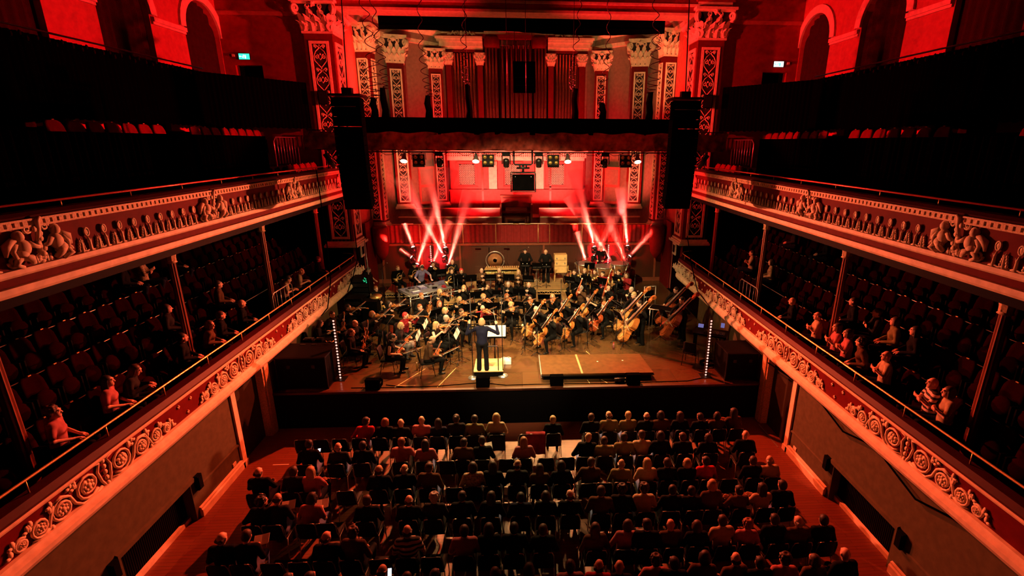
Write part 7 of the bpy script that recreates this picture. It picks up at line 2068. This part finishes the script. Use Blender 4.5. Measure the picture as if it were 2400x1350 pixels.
CW = {d_: 'dark', b_: 'brown', g_: 'grey', w_: 'white', l_: 'blond', gi: 'ginger'}
TW = {K: 'black', N: 'navy', O: 'charcoal', C: 'cream', R_: 'red', Pk: 'pink', W_: 'white', St: 'striped', Pr: 'speckled', G: 'grey', Bl: 'blue', Br: 'brown', Ol: 'olive'}
for ri, row in enumerate(AUD):
    y = ROWY[ri]
    for i, (x, hk, hc, tp, ps) in enumerate(row):
        r = random.Random(ri * 100 + i)
        fem = hk in FEM
        P = dict(APOSE[ps]); v = r.randint(0, 1)
        if ps == 'a': P['hyaw'] = (.15, -.2)[v]
        P['sleeves'] = 'short' if tp in (Pk, C, W_, St) else 'long'
        if fem: P['female'] = True
        pr = proto(('aud', ps, v if ps == 'a' else 0, P['sleeves'], fem), **P)
        hw = ('no hair' if hk == 'bald' else '%s %s hair' % (HW[hk], CW[hc]))
        person(pr, (x, y - .08 + r.uniform(-.03, .05), 0), r.uniform(-.12, .12), 'person with %s in %s top, %s from the left in the %s' % (hw, TW[tp], ORD[i], ROWN[ri]), 'stalls audience', r.choice(('skin', 'skin_pink', 'skin_tan')), hk, hc, tp, r.choice(('cloth_black', 'cloth_navy', 'cloth_charcoal', 'cloth_blue')), r.uniform(.95, 1.04) if ps != 'p' else 1.0, 't_shirt' if P['sleeves'] == 'short' else 'jumper')
    # every seat of the row, taken or empty
    xs = [p[0] for p in row]
    x = ROWX[ri][0]
    while x <= ROWX[ri][1] + .05:
        if min(abs(x - q) for q in xs) > .36: xs.append(x)
        x += .49
    xs.sort()
    for i, x in enumerate(xs):
        taken = any(abs(x - p[0]) < 1e-6 for p in row)
        lab = 'black stacking chair, %s from the left in the %s, %s' % (ORD[i], ROWN[ri], 'taken' if taken else 'empty')
        chair((x, y, 0), random.Random(i * 7 + ri).uniform(-.05, .05), lab, 'stalls chairs')
# things on or by the seats
b = MB(); vs = []
for i in range(9):
    u = -.27 + .54 * i / 8
    e = .012 * math.sin(i * 2.1)
    vs += [(u, .02 + e, .46), (u, -.12, .80 + e), (u * .95, -.22 + e, .93), (u * .97, -.32 + e, .86), (u, -.34 + e, .30)]
b.add(vs, [(5 * i + k, 5 * i + 5 + k, 5 * i + 6 + k, 5 * i + 1 + k) for i in range(8) for k in range(4)], 0, True)
tag(obj('draped_coat', b, ['cloth_maroon'], None, (.34, 11.80, 0)), 'dark red coat draped over an empty front row chair', 'coat')
b = MB(); vs = []
for i in range(9):
    u = -.25 + .50 * i / 8
    e = .01 * math.sin(i * 1.7)
    vs += [(u, -.16, .75), (u * .95, -.22 + e, .905), (u * .97, -.31 + e, .85), (u, -.325 + e, .42)]
b.add(vs, [(4 * i + k, 4 * i + 4 + k, 4 * i + 5 + k, 4 * i + 1 + k) for i in range(8) for k in range(3)], 0, True)
tag(obj('draped_jacket', b, ['cloth_charcoal'], None, (-.72, 11.82, 0)), 'charcoal jacket over the chair of the person in cream', 'jacket')
t = thing('phone', 'glowing phone held by the person at the left of the second row', 'phone', (-5.20, 11.14, .83), .3)
M['phone_glow'] = mat('phone_glow', (.5, .6, .7), .4, var=0, emit=(.7, .85, 1.0), estr=2.0)
obj('body', MB().box((0, 0, 0), (.075, .15, .008)), ['black_gloss'], t); obj('screen', MB().box((0, 0, .006), (.066, .135, .004)), ['phone_glow'], t)
t = thing('phone', 'glowing phone held up in the nearest row at the left', 'phone', (-2.46, 7.28, .84), .1)
obj('body', MB().box((0, 0, 0), (.075, .008, .15), 0, 0, Matrix.Rotation(-.6, 3, 'X')), ['black_gloss'], t); obj('screen', MB().box((0, -.006, .003), (.066, .004, .135), 0, 0, Matrix.Rotation(-.6, 3, 'X')), ['phone_glow'], t)
for k, (x, y, pl) in enumerate(((-4.4, 9.17, 'in the fourth row at the left'), (-5.1, 9.16, 'beside the curly-haired person in the fourth row'), (-5.2, 8.2, 'in the fifth row at the far left'), (-.95, 11.12, 'in the second row left of centre'), (3.1, 10.86, 'in the second row right of centre'))):
    t = thing('programme', 'folded programme held %s' % pl, 'programme', (x, y, .82), .2)
    obj('cover', MB().box((-.06, 0, 0), (.14, .2, .006), 0, 0, Matrix.Rotation(.5, 3, 'X')), ['paper'], t); obj('inner_page', MB().box((.08, .0, .01), (.14, .2, .006), 0, 0, Matrix.Rotation(.5, 3, 'X') @ Matrix.Rotation(-.25, 3, 'Y')), ['white'], t)
def handbag(x, y, m, lab):
    t = thing('handbag', lab, 'bag', (x, y, 0), random.Random(int(x * 10)).uniform(-1, 1), 'bags under the chairs')
    obj('body', MB().ball((0, 0, .13), (.17, .10, .13), 0, 12, 7), [m], t)
    obj('strap', MB().tube([(-.12, 0, .2), (-.08, 0, .34), (.08, 0, .34), (.12, 0, .2)], .010, 5), [m], t)
handbag(-.25, 11.35, 'cloth_cream', 'pale bag with strap on the floor behind the empty front row chairs'); handbag(3.95, 11.2, 'cloth_cream', 'pale bag on the floor behind the front row at the right')
handbag(4.6, 10.2, 'cloth_cream', 'pale bag on the floor behind the second row at the right'); handbag(1.1, 10.35, 'cloth_charcoal', 'dark bag behind the second row right of centre')
tag(obj('floor_tape', MB().box((0, 0, 0), (.42, .03, .003)), ['paper'], None, (-6.55, 11.75, .002)), 'pale tape mark on the floor at the left end of the front row', 'tape')
tag(obj('threshold_strip', MB().box((0, 0, 0), (.03, 1.2, .006)), ['steel'], None, (7.35, 12.5, .004)), 'shiny strip along the floor of the right door', 'strip')

# ------------------------------------------------------------------ balcony seats and people
def seat_parts():
    if 'seat' in IM: return IM['seat']
    P = []
    b = MB(); vs = []; nx = 7
    for z, y, hw in ((.40, -.20, .23), (.62, -.24, .235), (.80, -.27, .225), (.90, -.29, .19), (.94, -.30, .13)):
        for i in range(nx):
            u = -hw + 2 * hw * i / (nx - 1); vs.append((u, y - .03 * (1 - (u / .24) ** 2), z))
    n = len(vs); bk = [(x, y - .07, z) for x, y, z in vs]
    b.add(vs + bk, [(j * nx + i, j * nx + i + 1, j * nx + nx + i + 1, j * nx + nx + i) for j in range(4) for i in range(nx - 1)] + [(n + j * nx + i, n + j * nx + nx + i, n + j * nx + nx + i + 1, n + j * nx + i + 1) for j in range(4) for i in range(nx - 1)]
          + [(4 * nx + i, 4 * nx + i + 1, n + 4 * nx + i + 1, n + 4 * nx + i) for i in range(nx - 1)] + [(j * nx, j * nx + nx, n + j * nx + nx, n + j * nx) for j in range(4)] + [(j * nx + nx - 1, n + j * nx + nx - 1, n + j * nx + 2 * nx - 1, j * nx + 2 * nx - 1) for j in range(4)], 0, True)
    P.append(('backrest', b.mesh('backrest', ['plush_shaded'])))
    P.append(('seat', MB().ball((0, -.12, .44), (.22, .075, .20), 0, 12, 6, Matrix.Rotation(.2, 3, 'X')).mesh('seat', ['plush_shaded'])))
    P.append(('number_plate', MB().box((0, -.30, .955), (.06, .02, .02)).mesh('number_plate', ['brass'])))
    for q in (-1, 1): P.append(('side_frame', MB().span((q * .24, -.3, 0), (q * .21, -.05, .55)).mesh('side_frame', ['black_paint'])))
    IM['seat'] = P
    return P
def tipup(loc, rz, label, group, m=None):
    t = thing('theatre_seat', label, 'theatre seat', loc, rz, group)
    for nm, me in seat_parts():
        c = bpy.data.objects.new(nm, me); COL.objects.link(c); c.parent = t
        if m and nm in ('seat', 'backrest'): omat(c, m)
BP = {
 -1: [(-8.19, 8.13, 0, 'curly', b_, Pk, 'm'), (-8.35, 9.45, 0, 'long', d_, Pk, 'm'), (-8.3, 9.95, 0, 'long', b_, O, 'p'), (-8.85, 11.76, 0, 'short', d_, K, 'a'), (-8.4, 12.75, 0, 'bob', b_, Br, 'r'), (-8.3, 13.4, 0, 'short', b_, K, 'a'), (-8.35, 14.46, 0, 'bald', b_, K, 'a'), (-8.3, 17.2, 0, 'short', d_, C, 'p'), (-8.25, 18.3, 0, 'bald', b_, C, 'p'), (-8.25, 20.3, 0, 'short', b_, K, 'a'), (-9.5, 15.0, 1, 'short', b_, Br, 'a'), (-9.4, 12.7, 1, 'bob', b_, O, 'a'), (-11.0, 13.9, 3, 'short', b_, K, 'a'), (-11.1, 14.6, 3, 'bob', l_, Pr, 'c'), (-11.0, 15.9, 3, 'bald', b_, K, 'a')],
 1: [(8.47, 9.96, 0, 'bald', b_, C, 'c'), (8.44, 8.63, 0, 'bald', b_, St, 'c'), (8.43, 7.93, 0, 'bob', b_, C, 'c'), (8.3, 12.67, 0, 'fringe', b_, C, 'c'), (8.3, 11.99, 0, 'long', b_, Pk, 'c'), (8.4, 11.36, 0, 'bob', b_, Pk, 'c'), (8.4, 10.7, 0, 'curly', d_, Br, 'r'), (8.48, 14.05, 0, 'bald', b_, K, 'a'), (9.3, 18.9, 1, 'short', d_, C, 'c'), (9.35, 17.3, 1, 'bob', b_, Pr, 'a'), (11.15, 17.0, 3, 'short', b_, K, 'a'), (11.15, 19.2, 3, 'short', b_, O, 'a'), (9.5, 11.65, 1, 'short', b_, O, 'c'), (9.45, 11.0, 1, 'bob', b_, Ol, 'a'), (9.45, 10.35, 1, 'long', d_, K, 'a'), (9.45, 12.6, 1, 'short', b_, K, 'a')]}
BROW = ('front balcony row', 'second balcony row', 'third balcony row', 'top balcony row')
for s, side in SIDES:
    cnt = [0, 0, 0, 0]
    for (x, y, k, hk, hc, tp, ps) in sorted(BP[s], key=lambda q: q[1]):
        mk = ps == 'm'
        P = dict(APOSE['a' if mk else ps]); fem = hk in FEM
        P['sleeves'] = 'short' if tp in (Pk, C, W_, St) else 'long'
        if ps == 'a': P['hyaw'] = -.2 * s
        if fem: P['female'] = True
        pr = proto(('bal', ps, s if ps == 'a' else 0, P['sleeves'], fem), **P)
        hw = ('no hair' if hk == 'bald' else '%s %s hair' % (HW[hk], CW[hc]))
        for cy_ in BAYS:
            if k == 0 and abs(y - cy_) < .42: y = cy_ + (.45 if y >= cy_ else -.45)
        xx = s * (8.45 + .9 * k); zz = 2.5 + .45 * k
        person(pr, (xx, y, zz), s * PI / 2 - s * .45, 'person with %s in %s top, %s from near end, %s %s' % (hw, TW[tp], ORD[cnt[k]], side, BROW[k]), 'balcony audience', random.Random(int(y * 50)).choice(('skin', 'skin_pink')), hk, hc, tp, 'cloth_navy', 1.0, 't_shirt' if P['sleeves'] == 'short' else 'jumper')
        cnt[k] += 1
    for k in range(4):
        i = 0
        y = 5.2 + .26 * (k % 2)
        while y < 21.9:
            if not (15.6 < y < 17.0 and k == 0):
                tipup((s * (8.45 + .9 * k + .12), y, 2.5 + .45 * k), s * PI / 2, 'red plush tip-up seat, %s %s, %s from the near end' % (side, BROW[k], ORD[i] if i < 25 else 'thirty ' + ORD[i - 25]), '%s balcony seats' % side)
                i += 1
            y += .56 if k < 3 else .62
    # gallery seats seen between the drapes and at the stage end
    i = 0; y = 7.5
    while y < 22:
        if not (10.9 < y < 12.2 or 16.6 < y < 17.6):
            tipup((s * 10.6, y, 7.90), s * PI / 2, 'red gallery seat between the black drapes at the %s, %s from the near end' % (side, ORD[i] if i < 25 else ORD[i - 25] + ' last'), '%s gallery seats' % side, 'plush_lit'); i += 1
        y += .58
    for k in range(5):
        tipup((s * 8.3, 19.4 + .55 * k, 6.6), s * PI / 2, 'red gallery seat at the stage end of the %s rail, %s in its row' % (side, ORD[k]), '%s gallery seats' % side, 'plush_lit')
    # step edges and rails in the balcony
    for k in range(1, 4):
        tag(obj('step_edge', MB().tube([(0, 4.0, 0), (0, 21.0, 0)], .012, 5), ['steel'], None, (s * (8.02 + .9 * k), 0, 2.95 + .45 * k)), 'thin steel rail along the step of the %s %s' % (side, BROW[k]), 'rail', 'balcony step rails')
